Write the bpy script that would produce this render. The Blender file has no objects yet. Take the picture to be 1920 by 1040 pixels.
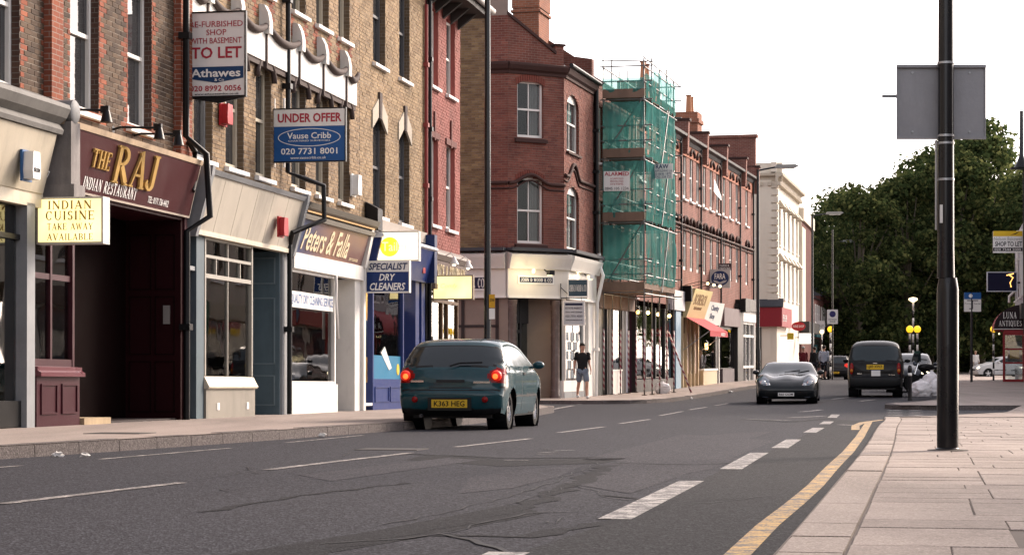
import bpy, bmesh, math, random
from math import radians, sin, cos, tan, pi, sqrt
from mathutils import Matrix, Vector, noise

scene = bpy.context.scene
COL = scene.collection
random.seed(11)

# ------------------------------------------------------------------ camera
FPX, CX, HOR, HC = 4000.0, 960.0, 705.0, 0.83      # focal length and horizon in 1920-wide pixels, eye height
cam_d = bpy.data.cameras.new('camera'); cam = bpy.data.objects.new('camera', cam_d); COL.objects.link(cam)
cam.location = (0, 0, HC); cam.rotation_euler = (radians(90), 0, 0)
cam_d.sensor_width = 36; cam_d.lens = FPX / 1920 * 36
cam_d.shift_y = (HOR - 520) / 1920
cam_d.clip_start = 0.1; cam_d.clip_end = 3000
scene.camera = cam

# ------------------------------------------------------------------ sky, sun, exposure
SUN_EL, SUN_AZ = radians(28), radians(47)           # azimuth clockwise from +Y (down the street) towards the right
world = bpy.data.worlds.new('World'); scene.world = world; world.use_nodes = True
wn = world.node_tree; wn.nodes.clear()
wo = wn.nodes.new('ShaderNodeOutputWorld'); wb = wn.nodes.new('ShaderNodeBackground')
sk = wn.nodes.new('ShaderNodeTexSky'); sk.sky_type = 'NISHITA'; sk.sun_disc = False
sk.sun_elevation = SUN_EL; sk.sun_rotation = SUN_AZ
sk.air_density = 1.0; sk.dust_density = 1.6; sk.ozone_density = 1.0
hs = wn.nodes.new('ShaderNodeHueSaturation'); hs.inputs['Saturation'].default_value = 0.35
mx = wn.nodes.new('ShaderNodeMix'); mx.data_type = 'RGBA'; mx.blend_type = 'MULTIPLY'
mx.inputs[0].default_value = 1.0; mx.inputs[7].default_value = (1.0, 0.905, 0.875, 1)
wn.links.new(sk.outputs[0], hs.inputs['Color']); wn.links.new(hs.outputs[0], mx.inputs[6])
wn.links.new(mx.outputs[2], wb.inputs[0]); wb.inputs[1].default_value = 0.12
wn.links.new(wb.outputs[0], wo.inputs[0])
sun_d = bpy.data.lights.new('sun', 'SUN'); sun = bpy.data.objects.new('sun', sun_d); COL.objects.link(sun)
sun_d.energy = 1.5; sun_d.angle = radians(16); sun_d.color = (1.0, 0.83, 0.68)
sun.rotation_euler = (Vector((-sin(SUN_AZ)*cos(SUN_EL), -cos(SUN_AZ)*cos(SUN_EL), -sin(SUN_EL)))).to_track_quat('-Z', 'Y').to_euler()
sun.location = (40, 30, 60)
scene.view_settings.view_transform = 'Standard'; scene.view_settings.look = 'None'
scene.view_settings.gamma = 1.0; scene.view_settings.use_curve_mapping = False
scene.view_settings.exposure = 1.88
scene.render.engine = 'CYCLES'
cy = scene.cycles
cy.use_denoising = True
try: cy.denoiser = 'OPENIMAGEDENOISE'
except Exception: pass
cy.max_bounces = 6; cy.diffuse_bounces = 3; cy.glossy_bounces = 3; cy.transparent_max_bounces = 12; cy.transmission_bounces = 3
cy.caustics_reflective = False; cy.caustics_refractive = False
cy.sample_clamp_indirect = 6.0

# ------------------------------------------------------------------ terrain height and picture rays
def lerp_tab(tab, t):
    if t <= tab[0][0]: return tab[0][1]
    for (a, va), (b, vb) in zip(tab, tab[1:]):
        if t <= b:
            k = (t - a) / (b - a); return va + (vb - va) * k
    return tab[-1][1]
def sstep(a, b, x):
    t = max(0.0, min(1.0, (x - a) / (b - a))); return t * t * (3 - 2 * t)
ZT = [(-40, .05), (20, .03), (30, .01), (45, -.03), (54, -.05), (62, 0.0), (68, .04), (88, .2), (110, .4), (150, .72), (200, 1.12), (260, 1.4), (600, 2.0)]
def gz(x, y):
    return lerp_tab(ZT, y) + .13 * sstep(56, 70, y) * sstep(5, 11, x) * (1 - .5 * sstep(100, 150, y))
def at(px, py, d):
    return Vector(((px - CX) * d / FPX, d, HC + (HOR - py) * d / FPX))
def gnd(px, py, h=0.0):
    d = 30.0
    for _ in range(40):
        x = (px - CX) * d / FPX
        nd = (HC - gz(x, d) - h) * FPX / max(py - HOR, .5)
        d = d + .6 * (nd - d)
    return Vector(((px - CX) * d / FPX, d, 0))

# ------------------------------------------------------------------ mesh helpers
class MB:
    def __init__(s): s.v = []; s.f = []; s.m = []
    def add(s, verts, faces, mi=0):
        o = len(s.v); s.v += [tuple(p) for p in verts]
        s.f += [tuple(o + i for i in f) for f in faces]; s.m += [mi] * len(faces); return s
    def box(s, x0, x1, y0, y1, z0, z1, mi=0, skip=()):
        if x0 > x1: x0, x1 = x1, x0
        if y0 > y1: y0, y1 = y1, y0
        if z0 > z1: z0, z1 = z1, z0
        V = [(x0,y0,z0),(x1,y0,z0),(x1,y1,z0),(x0,y1,z0),(x0,y0,z1),(x1,y0,z1),(x1,y1,z1),(x0,y1,z1)]
        Fs = {'b':(0,3,2,1),'t':(4,5,6,7),'f':(0,1,5,4),'r':(1,2,6,5),'k':(2,3,7,6),'l':(3,0,4,7)}
        return s.add(V, [f for k, f in Fs.items() if k not in skip], mi)
    def prism(s, prof, x0, x1, mi=0, axis='x'):
        n = len(prof)
        def P(a, p):
            return {'x': (a, p[0], p[1]), 'y': (p[0], a, p[1]), 'z': (p[0], p[1], a)}[axis]
        V = [P(x0, p) for p in prof] + [P(x1, p) for p in prof]
        Fc = [(i, (i+1) % n, n + (i+1) % n, n + i) for i in range(n)] + [tuple(range(n))[::-1], tuple(range(n, 2*n))]
        return s.add(V, Fc, mi)
    def tube(s, pts, r, n=8, mi=0, caps=True):
        pts = [Vector(p) for p in pts]
        if not isinstance(r, (list, tuple)): r = [r] * len(pts)
        V = []; up0 = None
        for i, p in enumerate(pts):
            t = (pts[min(i+1, len(pts)-1)] - pts[max(i-1, 0)]).normalized()
            if up0 is None: up0 = Vector((0,0,1)) if abs(t.z) < .9 else Vector((1,0,0))
            a = t.cross(up0)
            if a.length < 1e-4: a = t.cross(Vector((0,1,0)))
            a.normalize(); b = a.cross(t).normalized()
            for k in range(n):
                q = 2*pi*k/n; V.append(p + (a*cos(q) + b*sin(q)) * r[i])
        Fc = []
        for i in range(len(pts)-1):
            for k in range(n):
                Fc.append((i*n+k, (i+1)*n+k, (i+1)*n+(k+1) % n, i*n+(k+1) % n))
        if caps: Fc.append(tuple(range(n))); Fc.append(tuple(range((len(pts)-1)*n, len(pts)*n))[::-1])
        return s.add(V, Fc, mi)
    def lathe(s, prof, c=(0,0,0), n=16, mi=0, axis='z', caps=True):
        V = []; c = Vector(c)
        for r, h in prof:
            for k in range(n):
                q = 2*pi*k/n
                o = {'z': Vector((r*cos(q), r*sin(q), h)), 'y': Vector((r*cos(q), h, r*sin(q))), 'x': Vector((h, r*cos(q), r*sin(q)))}[axis]
                V.append(c + o)
        Fc = []
        for i in range(len(prof)-1):
            for k in range(n): Fc.append((i*n+k, i*n+(k+1) % n, (i+1)*n+(k+1) % n, (i+1)*n+k))
        if caps: Fc.append(tuple(range(n))[::-1]); Fc.append(tuple(range((len(prof)-1)*n, len(prof)*n)))
        return s.add(V, Fc, mi)
    def ball(s, c, r, n=12, m=8, mi=0):
        if not isinstance(r, (tuple, list)): r = (r, r, r)
        V = []; Fc = []
        for i in range(m+1):
            th = pi*i/m
            for k in range(n):
                q = 2*pi*k/n; V.append((c[0]+r[0]*sin(th)*cos(q), c[1]+r[1]*sin(th)*sin(q), c[2]+r[2]*cos(th)))
        for i in range(m):
            for k in range(n): Fc.append((i*n+k, (i+1)*n+k, (i+1)*n+(k+1) % n, i*n+(k+1) % n))
        return s.add(V, Fc, mi)
    def poly(s, pts, mi=0): return s.add(pts, [tuple(range(len(pts)))], mi)
    def plate(s, pts, t, mi=0):      # flat polygon in x,z at y=0 made t thick towards +y
        n = len(pts); V = [(p[0], p[1], p[2]) for p in pts] + [(p[0], p[1]+t, p[2]) for p in pts]
        return s.add(V, [tuple(range(n)), tuple(range(n, 2*n))[::-1]] + [(i, n+i, n+(i+1) % n, (i+1) % n) for i in range(n)], mi)
    def mesh(s, name, mats, smooth=False):
        me = bpy.data.meshes.new(name); me.from_pydata(s.v, [], s.f)
        for m in (mats if isinstance(mats, (list, tuple)) else [mats]): me.materials.append(m)
        if any(s.m): me.polygons.foreach_set('material_index', s.m)
        if smooth:
            me.polygons.foreach_set('use_smooth', [True]*len(s.f))
        bm = bmesh.new(); bm.from_mesh(me); bmesh.ops.recalc_face_normals(bm, faces=bm.faces); bm.to_mesh(me); bm.free()
        me.update(); return me
    def build(s, name, mats, parent=None, smooth=False, M=None, auto=None):
        me = s.mesh(name, mats, smooth)
        if auto is not None:
            try: me.set_sharp_from_angle(angle=radians(auto)); me.polygons.foreach_set('use_smooth', [True]*len(me.polygons))
            except Exception: pass
        o = bpy.data.objects.new(name, me); COL.objects.link(o)
        if parent is not None: o.parent = parent
        if M is not None: o.matrix_local = M
        return o

def tag(o, label=None, cat=None, group=None, kind=None):
    if label: o['label'] = label
    if cat: o['category'] = cat
    if group: o['group'] = group
    if kind: o['kind'] = kind
    return o
def thing(name, label, cat, M=None, group=None):
    o = bpy.data.objects.new(name, None); COL.objects.link(o); o.empty_display_size = .2
    if M is not None: o.matrix_world = M
    return tag(o, label, cat, group)
def bx(name, m, parent, *b, M=None): return MB().box(*b).build(name, m, parent, M=M)
def kids(o): return list(o.children)
def copy_tree(o, parent=None):
    c = o.copy(); COL.objects.link(c)
    if parent is not None: c.parent = parent
    for ch in kids(o): copy_tree(ch, c)
    return c
def T(x, y, z): return Matrix.Translation((x, y, z))
def RZ(a): return Matrix.Rotation(a, 4, 'Z')

class Frame:
    """local x runs along the face (left to right seen from the street), y into the building, z up"""
    def __init__(s, x, y, z, dx, dy, grade=0.0):
        L = sqrt(dx*dx + dy*dy); dx, dy = dx/L, dy/L
        s.ux = Vector((dx, dy, grade)).normalized(); s.yi = Vector((-dy, dx, 0)); s.zz = s.ux.cross(s.yi)
        s.o = Vector((x, y, z))
        s.M = Matrix(((s.ux.x, s.yi.x, s.zz.x, x), (s.ux.y, s.yi.y, s.zz.y, y), (s.ux.z, s.yi.z, s.zz.z, z), (0,0,0,1)))
    def hit(s, px, py, y=0.0):
        r = Vector(((px-CX)/FPX, 1, (HOR-py)/FPX)); C = Vector((0,0,HC))
        t = (y - (C - s.o).dot(s.yi)) / r.dot(s.yi)
        p = C + r*t - s.o
        return p.dot(s.ux), p.dot(s.zz)
    def U(s, px, y=0.0, py=600): return s.hit(px, py, y)[0]
    def Z(s, px, py, y=0.0): return s.hit(px, py, y)[1]
    def at(s, u, y, z): return s.M @ T(u, y, z)
    def side(s, u, y, z):     # frame of a sign that sticks out: x outwards, y along the street, z up
        p = s.o + s.ux*u + s.yi*y + s.zz*z; w = -s.yi; u_ = Vector((s.ux.x, s.ux.y, 0)).normalized()
        return Matrix(((w.x, u_.x, 0, p.x), (w.y, u_.y, 0, p.y), (0, 0, 1, p.z), (0,0,0,1)))

# ------------------------------------------------------------------ materials
MATS = {}
def nodes_of(name):
    m = bpy.data.materials.new(name); m.use_nodes = True; nt = m.node_tree
    b = nt.nodes['Principled BSDF']; return m, nt, b
def N(nt, t, **kw):
    n = nt.nodes.new(t)
    for k, v in kw.items():
        if k in n.inputs: n.inputs[k].default_value = v
        else: setattr(n, k, v)
    return n
def mixc(nt, fac, a, b, mode='MIX'):
    n = nt.nodes.new('ShaderNodeMix'); n.data_type = 'RGBA'; n.blend_type = mode
    for sock, val in ((0, fac), (6, a), (7, b)):
        if hasattr(val, 'is_linked') or hasattr(val, 'links'): nt.links.new(val, n.inputs[sock])
        elif sock == 0: n.inputs[0].default_value = val
        else: n.inputs[sock].default_value = (*val, 1) if len(val) == 3 else val
    return n.outputs[2]
def pm(name, col, rough=.6, metal=0.0, var=.25, scale=3.0, bump=.12, fine=40.0, spec=.22, coat=0.0, grime=0.0):
    """paint, stone or metal with blotches, fine grain and a little wear"""
    if name in MATS: return MATS[name]
    m, nt, b = nodes_of(name); L = nt.links.new
    geo = N(nt, 'ShaderNodeNewGeometry'); pos = geo.outputs['Position']
    n1 = N(nt, 'ShaderNodeTexNoise', Scale=scale, Detail=6.0, Roughness=.6); L(pos, n1.inputs['Vector'])
    n2 = N(nt, 'ShaderNodeTexNoise', Scale=fine, Detail=3.0); L(pos, n2.inputs['Vector'])
    dk = tuple(max(0, c*(1-var)) for c in col); lt = tuple(min(1, c*(1+var*.6)) for c in col)
    c1 = mixc(nt, n1.outputs[0], dk, lt)
    c2 = mixc(nt, .25, c1, mixc(nt, n2.outputs[0], dk, lt))
    if grime > 0:
        n3 = N(nt, 'ShaderNodeTexNoise', Scale=1.1, Detail=8.0, Roughness=.7)
        mp = N(nt, 'ShaderNodeMapping'); mp.inputs['Scale'].default_value = (1.6, 1.6, .35); L(pos, mp.inputs[0]); L(mp.outputs[0], n3.inputs['Vector'])
        rp = N(nt, 'ShaderNodeValToRGB'); rp.color_ramp.elements[0].position = .5; rp.color_ramp.elements[1].position = .72
        L(n3.outputs[0], rp.inputs[0])
        mm = N(nt, 'ShaderNodeMath', operation='MULTIPLY'); L(rp.outputs[0], mm.inputs[0]); mm.inputs[1].default_value = grime
        c2 = mixc(nt, mm.outputs[0], c2, tuple(c*.35 + .01 for c in col))
    L(c2, b.inputs['Base Color'])
    b.inputs['Metallic'].default_value = metal; b.inputs['Specular IOR Level'].default_value = spec
    if coat: b.inputs['Coat Weight'].default_value = coat; b.inputs['Coat Roughness'].default_value = .04
    rr = N(nt, 'ShaderNodeMapRange'); L(n1.outputs[0], rr.inputs[0])
    rr.inputs[3].default_value = max(.02, rough-.12); rr.inputs[4].default_value = min(1, rough+.12); L(rr.outputs[0], b.inputs['Roughness'])
    if bump:
        bp = N(nt, 'ShaderNodeBump', Strength=bump, Distance=.01); L(n2.outputs[0], bp.inputs['Height']); L(bp.outputs[0], b.inputs['Normal'])
    MATS[name] = m; return m
def emi(name, col, st):
    if name in MATS: return MATS[name]
    m, nt, b = nodes_of(name); b.inputs['Base Color'].default_value = (*col, 1)
    b.inputs['Emission Color'].default_value = (*col, 1); b.inputs['Emission Strength'].default_value = st
    MATS[name] = m; return m
def lit_panel(name, col, st, blot=.35):
    """a translucent sign face lit unevenly by the tubes behind it"""
    if name in MATS: return MATS[name]
    m, nt, b = nodes_of(name); L = nt.links.new
    tc = N(nt, 'ShaderNodeTexCoord'); n1 = N(nt, 'ShaderNodeTexNoise', Scale=2.2, Detail=2.0); L(tc.outputs['Object'], n1.inputs['Vector'])
    rr = N(nt, 'ShaderNodeMapRange'); L(n1.outputs[0], rr.inputs[0]); rr.inputs[1].default_value = .3; rr.inputs[2].default_value = .7
    rr.inputs[3].default_value = st*(1-blot); rr.inputs[4].default_value = st*(1+blot)
    b.inputs['Base Color'].default_value = (*[min(1, c*.8) for c in col], 1); b.inputs['Emission Color'].default_value = (*col, 1)
    L(rr.outputs[0], b.inputs['Emission Strength']); b.inputs['Roughness'].default_value = .3
    MATS[name] = m; return m
def glass(name, tint=(.8,.84,.85), base=.06, rough=.015, boost=1.0):
    if name in MATS: return MATS[name]
    m, nt, b = nodes_of(name); L = nt.links.new; nt.nodes.remove(b)
    out = [n for n in nt.nodes if n.type == 'OUTPUT_MATERIAL'][0]
    fr = N(nt, 'ShaderNodeFresnel', IOR=1.5); tr = N(nt, 'ShaderNodeBsdfTransparent'); tr.inputs[0].default_value = (*tint, 1)
    gl = N(nt, 'ShaderNodeBsdfGlossy', Roughness=rough); gl.inputs[0].default_value = (.95,.95,.95,1)
    ma = N(nt, 'ShaderNodeMath', operation='MULTIPLY_ADD'); ma.use_clamp = True; L(fr.outputs[0], ma.inputs[0]); ma.inputs[1].default_value = boost; ma.inputs[2].default_value = base
    nz = N(nt, 'ShaderNodeTexNoise', Scale=.9, Detail=2.0); geo = N(nt, 'ShaderNodeNewGeometry'); L(geo.outputs['Position'], nz.inputs['Vector'])
    bp = N(nt, 'ShaderNodeBump', Strength=.06, Distance=.05); L(nz.outputs[0], bp.inputs['Height']); L(bp.outputs[0], gl.inputs['Normal'])
    ms = N(nt, 'ShaderNodeMixShader'); L(ma.outputs[0], ms.inputs[0]); L(tr.outputs[0], ms.inputs[1]); L(gl.outputs[0], ms.inputs[2]); L(ms.outputs[0], out.inputs[0])
    MATS[name] = m; return m
def brick_mat(name, tones, rough=.85, dark=.0):
    """colour of laid bricks: every brick (mesh island or object) takes its own tone"""
    if name in MATS: return MATS[name]
    m, nt, b = nodes_of(name); L = nt.links.new
    geo = N(nt, 'ShaderNodeNewGeometry'); oi = N(nt, 'ShaderNodeObjectInfo')
    a = N(nt, 'ShaderNodeMath', operation='ADD'); L(geo.outputs['Random Per Island'], a.inputs[0]); L(oi.outputs['Random'], a.inputs[1])
    fr = N(nt, 'ShaderNodeMath', operation='FRACT'); L(a.outputs[0], fr.inputs[0])
    rp = N(nt, 'ShaderNodeValToRGB'); rp.color_ramp.interpolation = 'LINEAR'
    els = rp.color_ramp.elements
    while len(els) < len(tones): els.new(.5)
    for i, c in enumerate(tones): els[i].position = i/(len(tones)-1); els[i].color = (*c, 1)
    L(fr.outputs[0], rp.inputs[0])
    n1 = N(nt, 'ShaderNodeTexNoise', Scale=.9, Detail=6.0, Roughness=.65); L(geo.outputs['Position'], n1.inputs['Vector'])
    n2 = N(nt, 'ShaderNodeTexNoise', Scale=55.0, Detail=4.0); L(geo.outputs['Position'], n2.inputs['Vector'])
    r1 = N(nt, 'ShaderNodeMapRange'); L(n1.outputs[0], r1.inputs[0]); r1.inputs[1].default_value=.3; r1.inputs[2].default_value=.7; r1.inputs[3].default_value = .62; r1.inputs[4].default_value = 1.15
    r2 = N(nt, 'ShaderNodeMapRange'); L(n2.outputs[0], r2.inputs[0]); r2.inputs[3].default_value = .7; r2.inputs[4].default_value = 1.3
    mu = N(nt, 'ShaderNodeMath', operation='MULTIPLY'); L(r1.outputs[0], mu.inputs[0]); L(r2.outputs[0], mu.inputs[1])
    vm = N(nt, 'ShaderNodeVectorMath', operation='SCALE'); L(rp.outputs[0], vm.inputs[0]); L(mu.outputs[0], vm.inputs['Scale'])
    L(vm.outputs[0], b.inputs['Base Color']); b.inputs['Roughness'].default_value = rough; b.inputs['Specular IOR Level'].default_value = .2
    bp = N(nt, 'ShaderNodeBump', Strength=.4, Distance=.004); L(n2.outputs[0], bp.inputs['Height']); L(bp.outputs[0], b.inputs['Normal'])
    MATS[name] = m; return m
def far_brick(name, c1, c2, mortar, scale=1.0):
    """coursed brickwork too far off to lay brick by brick (x, z of the wall's own frame)"""
    if name in MATS: return MATS[name]
    m, nt, b = nodes_of(name); L = nt.links.new
    tc = N(nt, 'ShaderNodeTexCoord'); sp = N(nt, 'ShaderNodeSeparateXYZ'); cb = N(nt, 'ShaderNodeCombineXYZ')
    L(tc.outputs['Object'], sp.inputs[0])
    ad = N(nt, 'ShaderNodeMath', operation='ADD'); L(sp.outputs[0], ad.inputs[0]); L(sp.outputs[1], ad.inputs[1])
    L(ad.outputs[0], cb.inputs[0]); L(sp.outputs[2], cb.inputs[1])
    bt = N(nt, 'ShaderNodeTexBrick'); L(cb.outputs[0], bt.inputs['Vector'])
    bt.inputs['Scale'].default_value = 1.0; bt.inputs['Brick Width'].default_value = .225*scale; bt.inputs['Row Height'].default_value = .075*scale
    bt.inputs['Mortar Size'].default_value = .006; bt.inputs['Mortar Smooth'].default_value = .3; bt.inputs['Bias'].default_value = .0
    bt.inputs['Color1'].default_value = (*c1, 1); bt.inputs['Color2'].default_value = (*c2, 1); bt.inputs['Mortar'].default_value = (*mortar, 1)
    geo = N(nt, 'ShaderNodeNewGeometry')
    n1 = N(nt, 'ShaderNodeTexNoise', Scale=1.0, Detail=7.0, Roughness=.7); L(geo.outputs['Position'], n1.inputs['Vector'])
    r1 = N(nt, 'ShaderNodeMapRange'); L(n1.outputs[0], r1.inputs[0]); r1.inputs[1].default_value=.3; r1.inputs[2].default_value=.7; r1.inputs[3].default_value = .65; r1.inputs[4].default_value = 1.15
    vm = N(nt, 'ShaderNodeVectorMath', operation='SCALE'); L(bt.outputs[0], vm.inputs[0]); L(r1.outputs[0], vm.inputs['Scale'])
    L(vm.outputs[0], b.inputs['Base Color']); b.inputs['Roughness'].default_value = .88; b.inputs['Specular IOR Level'].default_value = .2
    bp = N(nt, 'ShaderNodeBump', Strength=.5, Distance=.008); L(bt.outputs['Fac'], bp.inputs['Height']); bp.invert = True; L(bp.outputs[0], b.inputs['Normal'])
    MATS[name] = m; return m
def carpaint(name, col, rough=.22, coat=.55):
    if name in MATS: return MATS[name]
    m, nt, b = nodes_of(name); L = nt.links.new
    geo = N(nt, 'ShaderNodeNewGeometry'); n1 = N(nt, 'ShaderNodeTexNoise', Scale=2.5, Detail=6.0, Roughness=.7); L(geo.outputs['Position'], n1.inputs['Vector'])
    rp = N(nt, 'ShaderNodeMapRange'); L(n1.outputs[0], rp.inputs[0]); rp.inputs[1].default_value = .4; rp.inputs[2].default_value = .8
    c = mixc(nt, rp.outputs[0], col, tuple(.8*x + .02 for x in col)); L(c, b.inputs['Base Color'])
    b.inputs['Metallic'].default_value = 0.0; b.inputs['Roughness'].default_value = .5; b.inputs['Specular IOR Level'].default_value = .08
    b.inputs['Coat Weight'].default_value = coat; b.inputs['Coat IOR'].default_value = 1.4
    r2 = N(nt, 'ShaderNodeMapRange'); L(n1.outputs[0], r2.inputs[0]); r2.inputs[3].default_value = .02; r2.inputs[4].default_value = .12; L(r2.outputs[0], b.inputs['Coat Roughness'])
    MATS[name] = m; return m

WHITE = pm('white_paint', (.72,.70,.66), .5, var=.12, grime=.25)
SILLW = pm('white_sill', (.78,.76,.73), .55, var=.1, grime=.2)
CREAM = pm('cream_paint', (.56,.50,.39), .5, var=.2, grime=.4)
BLACK = pm('black_iron', (.007,.007,.008), .4, var=.4, bump=.2)
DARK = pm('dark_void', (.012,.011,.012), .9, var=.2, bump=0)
GREYP = pm('grey_paint', (.25,.26,.27), .5, var=.35, grime=.55)
BLUEGREY = pm('blue_grey_paint', (.085,.12,.14), .5, var=.35, grime=.5)
PLUM = pm('plum_paint', (.048,.010,.016), .35, var=.3, grime=.2)
MAHOG = pm('mahogany', (.010,.0035,.0035), .7, var=.4, spec=.04)
BLUE = pm('royal_blue_paint', (.022,.040,.15), .35, var=.25)
DKBLUE = pm('dark_blue_paint', (.010,.022,.085), .35, var=.25)
ALU = pm('galvanised_steel', (.42,.43,.44), .45, metal=.8, var=.2)
GOLD = pm('gold_leaf', (.62,.40,.13), .35, metal=.5, var=.25)
REDP = pm('red_plastic', (.35,.02,.025), .4, var=.2)
PANE = None
def pane_mat():
    m, nt, b = nodes_of('window_pane'); L = nt.links.new
    geo = N(nt, 'ShaderNodeNewGeometry'); n1 = N(nt, 'ShaderNodeTexNoise', Scale=1.3, Detail=3.0); L(geo.outputs['Position'], n1.inputs['Vector'])
    c = mixc(nt, n1.outputs[0], (.012,.013,.015), (.05,.052,.055)); L(c, b.inputs['Base Color'])
    b.inputs['Roughness'].default_value = .04; b.inputs['IOR'].default_value = 1.5; b.inputs['Specular IOR Level'].default_value = .5
    bp = N(nt, 'ShaderNodeBump', Strength=.05, Distance=.05); L(n1.outputs[0], bp.inputs['Height']); L(bp.outputs[0], b.inputs['Normal'])
    return m
PANE = pane_mat()
SHOPGLASS = glass('shop_glass', base=.09)

# ------------------------------------------------------------------ lettering
TMP = bpy.data.scenes.new('workbench')
def evaluated_mesh(ob):
    TMP.collection.objects.link(ob); vl = TMP.view_layers[0]; vl.update()
    me = bpy.data.meshes.new_from_object(ob.evaluated_get(vl.depsgraph)); TMP.collection.objects.unlink(ob); return me
def text(parent, s, x0, x1, z0, z1, y, m, name='lettering', ext=.006, shear=0.0, bold=0.0, keep=False, fn=None, M=None, space=1.0):
    cu = bpy.data.curves.new(name, 'FONT'); cu.body = s; cu.size = 1; cu.resolution_u = 2
    cu.extrude = .01; cu.shear = shear; cu.offset = bold; cu.space_character = space; cu.align_x = 'CENTER'
    ob = bpy.data.objects.new(name, cu); me = evaluated_mesh(ob)
    bpy.data.objects.remove(ob); bpy.data.curves.remove(cu)
    if not me.vertices: return None
    xs = [v.co.x for v in me.vertices]; ys = [v.co.y for v in me.vertices]
    ax, bx_, ay, by = min(xs), max(xs), min(ys), max(ys)
    sx = (x1-x0)/(bx_-ax); sz = (z1-z0)/(by-ay); ox = x0; oz = z0
    if keep:
        k = min(sx, sz); ox = (x0+x1)/2 - k*(bx_-ax)/2; oz = (z0+z1)/2 - k*(by-ay)/2; sx = sz = k
    for v in me.vertices:
        a, c, d = ox + (v.co.x-ax)*sx, oz + (v.co.y-ay)*sz, -ext if v.co.z > 0 else 0
        v.co = fn(a, c, d) if fn else (a, y + d, c)
    me.materials.clear(); me.materials.append(m); me.name = name
    for p in me.polygons: p.material_index = 0; p.use_smooth = False
    o = bpy.data.objects.new(name, me); COL.objects.link(o)
    if parent is not None: o.parent = parent
    if M is not None: o.matrix_local = M
    return o
INK_RED = pm('sign_red_ink', (.36,.03,.05), .5, var=.1, bump=0)
INK_BLUE = pm('sign_blue_ink', (.012,.03,.10), .5, var=.1, bump=0)
INK_WHITE = pm('sign_white_ink', (.78,.77,.74), .5, var=.06, bump=0)
INK_BLACK = pm('sign_black_ink', (.012,.012,.014), .5, var=.1, bump=0)
SIGNBLUE = pm('sign_board_blue', (.016,.085,.26), .4, var=.12, bump=0)
SIGNWHITE = pm('sign_board_white', (.72,.71,.68), .4, var=.08, bump=0, grime=.15)

# =================================================================== ground, road, pavements
def asphalt(name, col, spk=.5, joint=None):
    m, nt, b = nodes_of(name); L = nt.links.new
    geo = N(nt, 'ShaderNodeNewGeometry'); pos = geo.outputs['Position']
    big = N(nt, 'ShaderNodeTexNoise', Scale=.22, Detail=6.0, Roughness=.6); L(pos, big.inputs['Vector'])
    mp = N(nt, 'ShaderNodeMapping'); mp.inputs['Scale'].default_value = (1.3, .22, 1); mp.inputs['Rotation'].default_value = (0,0,radians(11)); L(pos, mp.inputs[0])
    trk = N(nt, 'ShaderNodeTexNoise', Scale=.9, Detail=4.0); L(mp.outputs[0], trk.inputs['Vector'])
    v = N(nt, 'ShaderNodeTexVoronoi', Scale=75.0); L(pos, v.inputs['Vector'])
    fn = N(nt, 'ShaderNodeTexNoise', Scale=120.0, Detail=3.0); L(pos, fn.inputs['Vector'])
    md = N(nt, 'ShaderNodeTexNoise', Scale=14.0, Detail=5.0, Roughness=.7); L(pos, md.inputs['Vector'])
    sp = N(nt, 'ShaderNodeSeparateColor'); L(v.outputs['Color'], sp.inputs[0])
    rs = N(nt, 'ShaderNodeValToRGB'); rs.color_ramp.elements[0].position = .55; rs.color_ramp.elements[1].position = 1.0; L(sp.outputs[0], rs.inputs[0])
    c = mixc(nt, big.outputs[0], tuple(x*.6 for x in col), tuple(x*1.35 for x in col))
    tk = N(nt, 'ShaderNodeMapRange'); L(trk.outputs[0], tk.inputs[0]); tk.inputs[1].default_value = .3; tk.inputs[2].default_value = .7
    c = mixc(nt, .55, c, mixc(nt, tk.outputs[0], tuple(x*.5 for x in col), tuple(x*1.6 for x in col)))
    c = mixc(nt, .35, c, mixc(nt, md.outputs[0], tuple(x*.2 for x in col), tuple(x*1.9 for x in col)))
    gr = N(nt, 'ShaderNodeTexNoise', Scale=48.0, Detail=2.0, Roughness=.9); L(pos, gr.inputs['Vector'])
    gs = N(nt, 'ShaderNodeMapRange'); L(gr.outputs[0], gs.inputs[0]); gs.inputs[1].default_value = .38; gs.inputs[2].default_value = .62
    c = mixc(nt, .5 if spk > .2 else .12, c, mixc(nt, gs.outputs[0], tuple(x*.35 for x in col), tuple(x*1.75 for x in col)))
    k = N(nt, 'ShaderNodeMath', operation='MULTIPLY'); L(rs.outputs[0], k.inputs[0]); k.inputs[1].default_value = spk
    c = mixc(nt, k.outputs[0], c, tuple(min(1, x*3.2 + .02) for x in col))
    L(c, b.inputs['Base Color']); b.inputs['Roughness'].default_value = .85; b.inputs['Specular IOR Level'].default_value = .12
    bp = N(nt, 'ShaderNodeBump', Strength=.55, Distance=.006); L(v.outputs['Distance'], bp.inputs['Height'])
    b2 = N(nt, 'ShaderNodeBump', Strength=.3, Distance=.02); L(md.outputs[0], b2.inputs['Height']); L(bp.outputs[0], b2.inputs['Normal']); L(b2.outputs[0], b.inputs['Normal'])
    MATS[name] = m; return m
ASPH = asphalt('road_asphalt', (.0180,.0180,.0225), .9)
ASPH_D = asphalt('road_asphalt_dark', (.0130,.0132,.0150), .7)
ASPH_P = asphalt('road_asphalt_repair', (.0095,.0095,.0115), .6)
ASPH_L = asphalt('road_asphalt_worn', (.0255,.0245,.029), .85)
STONE = asphalt('pavement_concrete', (.27,.225,.20), .12)
KERB = asphalt('kerb_granite', (.085,.074,.072), .35)
KERB_L = asphalt('kerb_granite_pale', (.285,.243,.215), .2)
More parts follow.
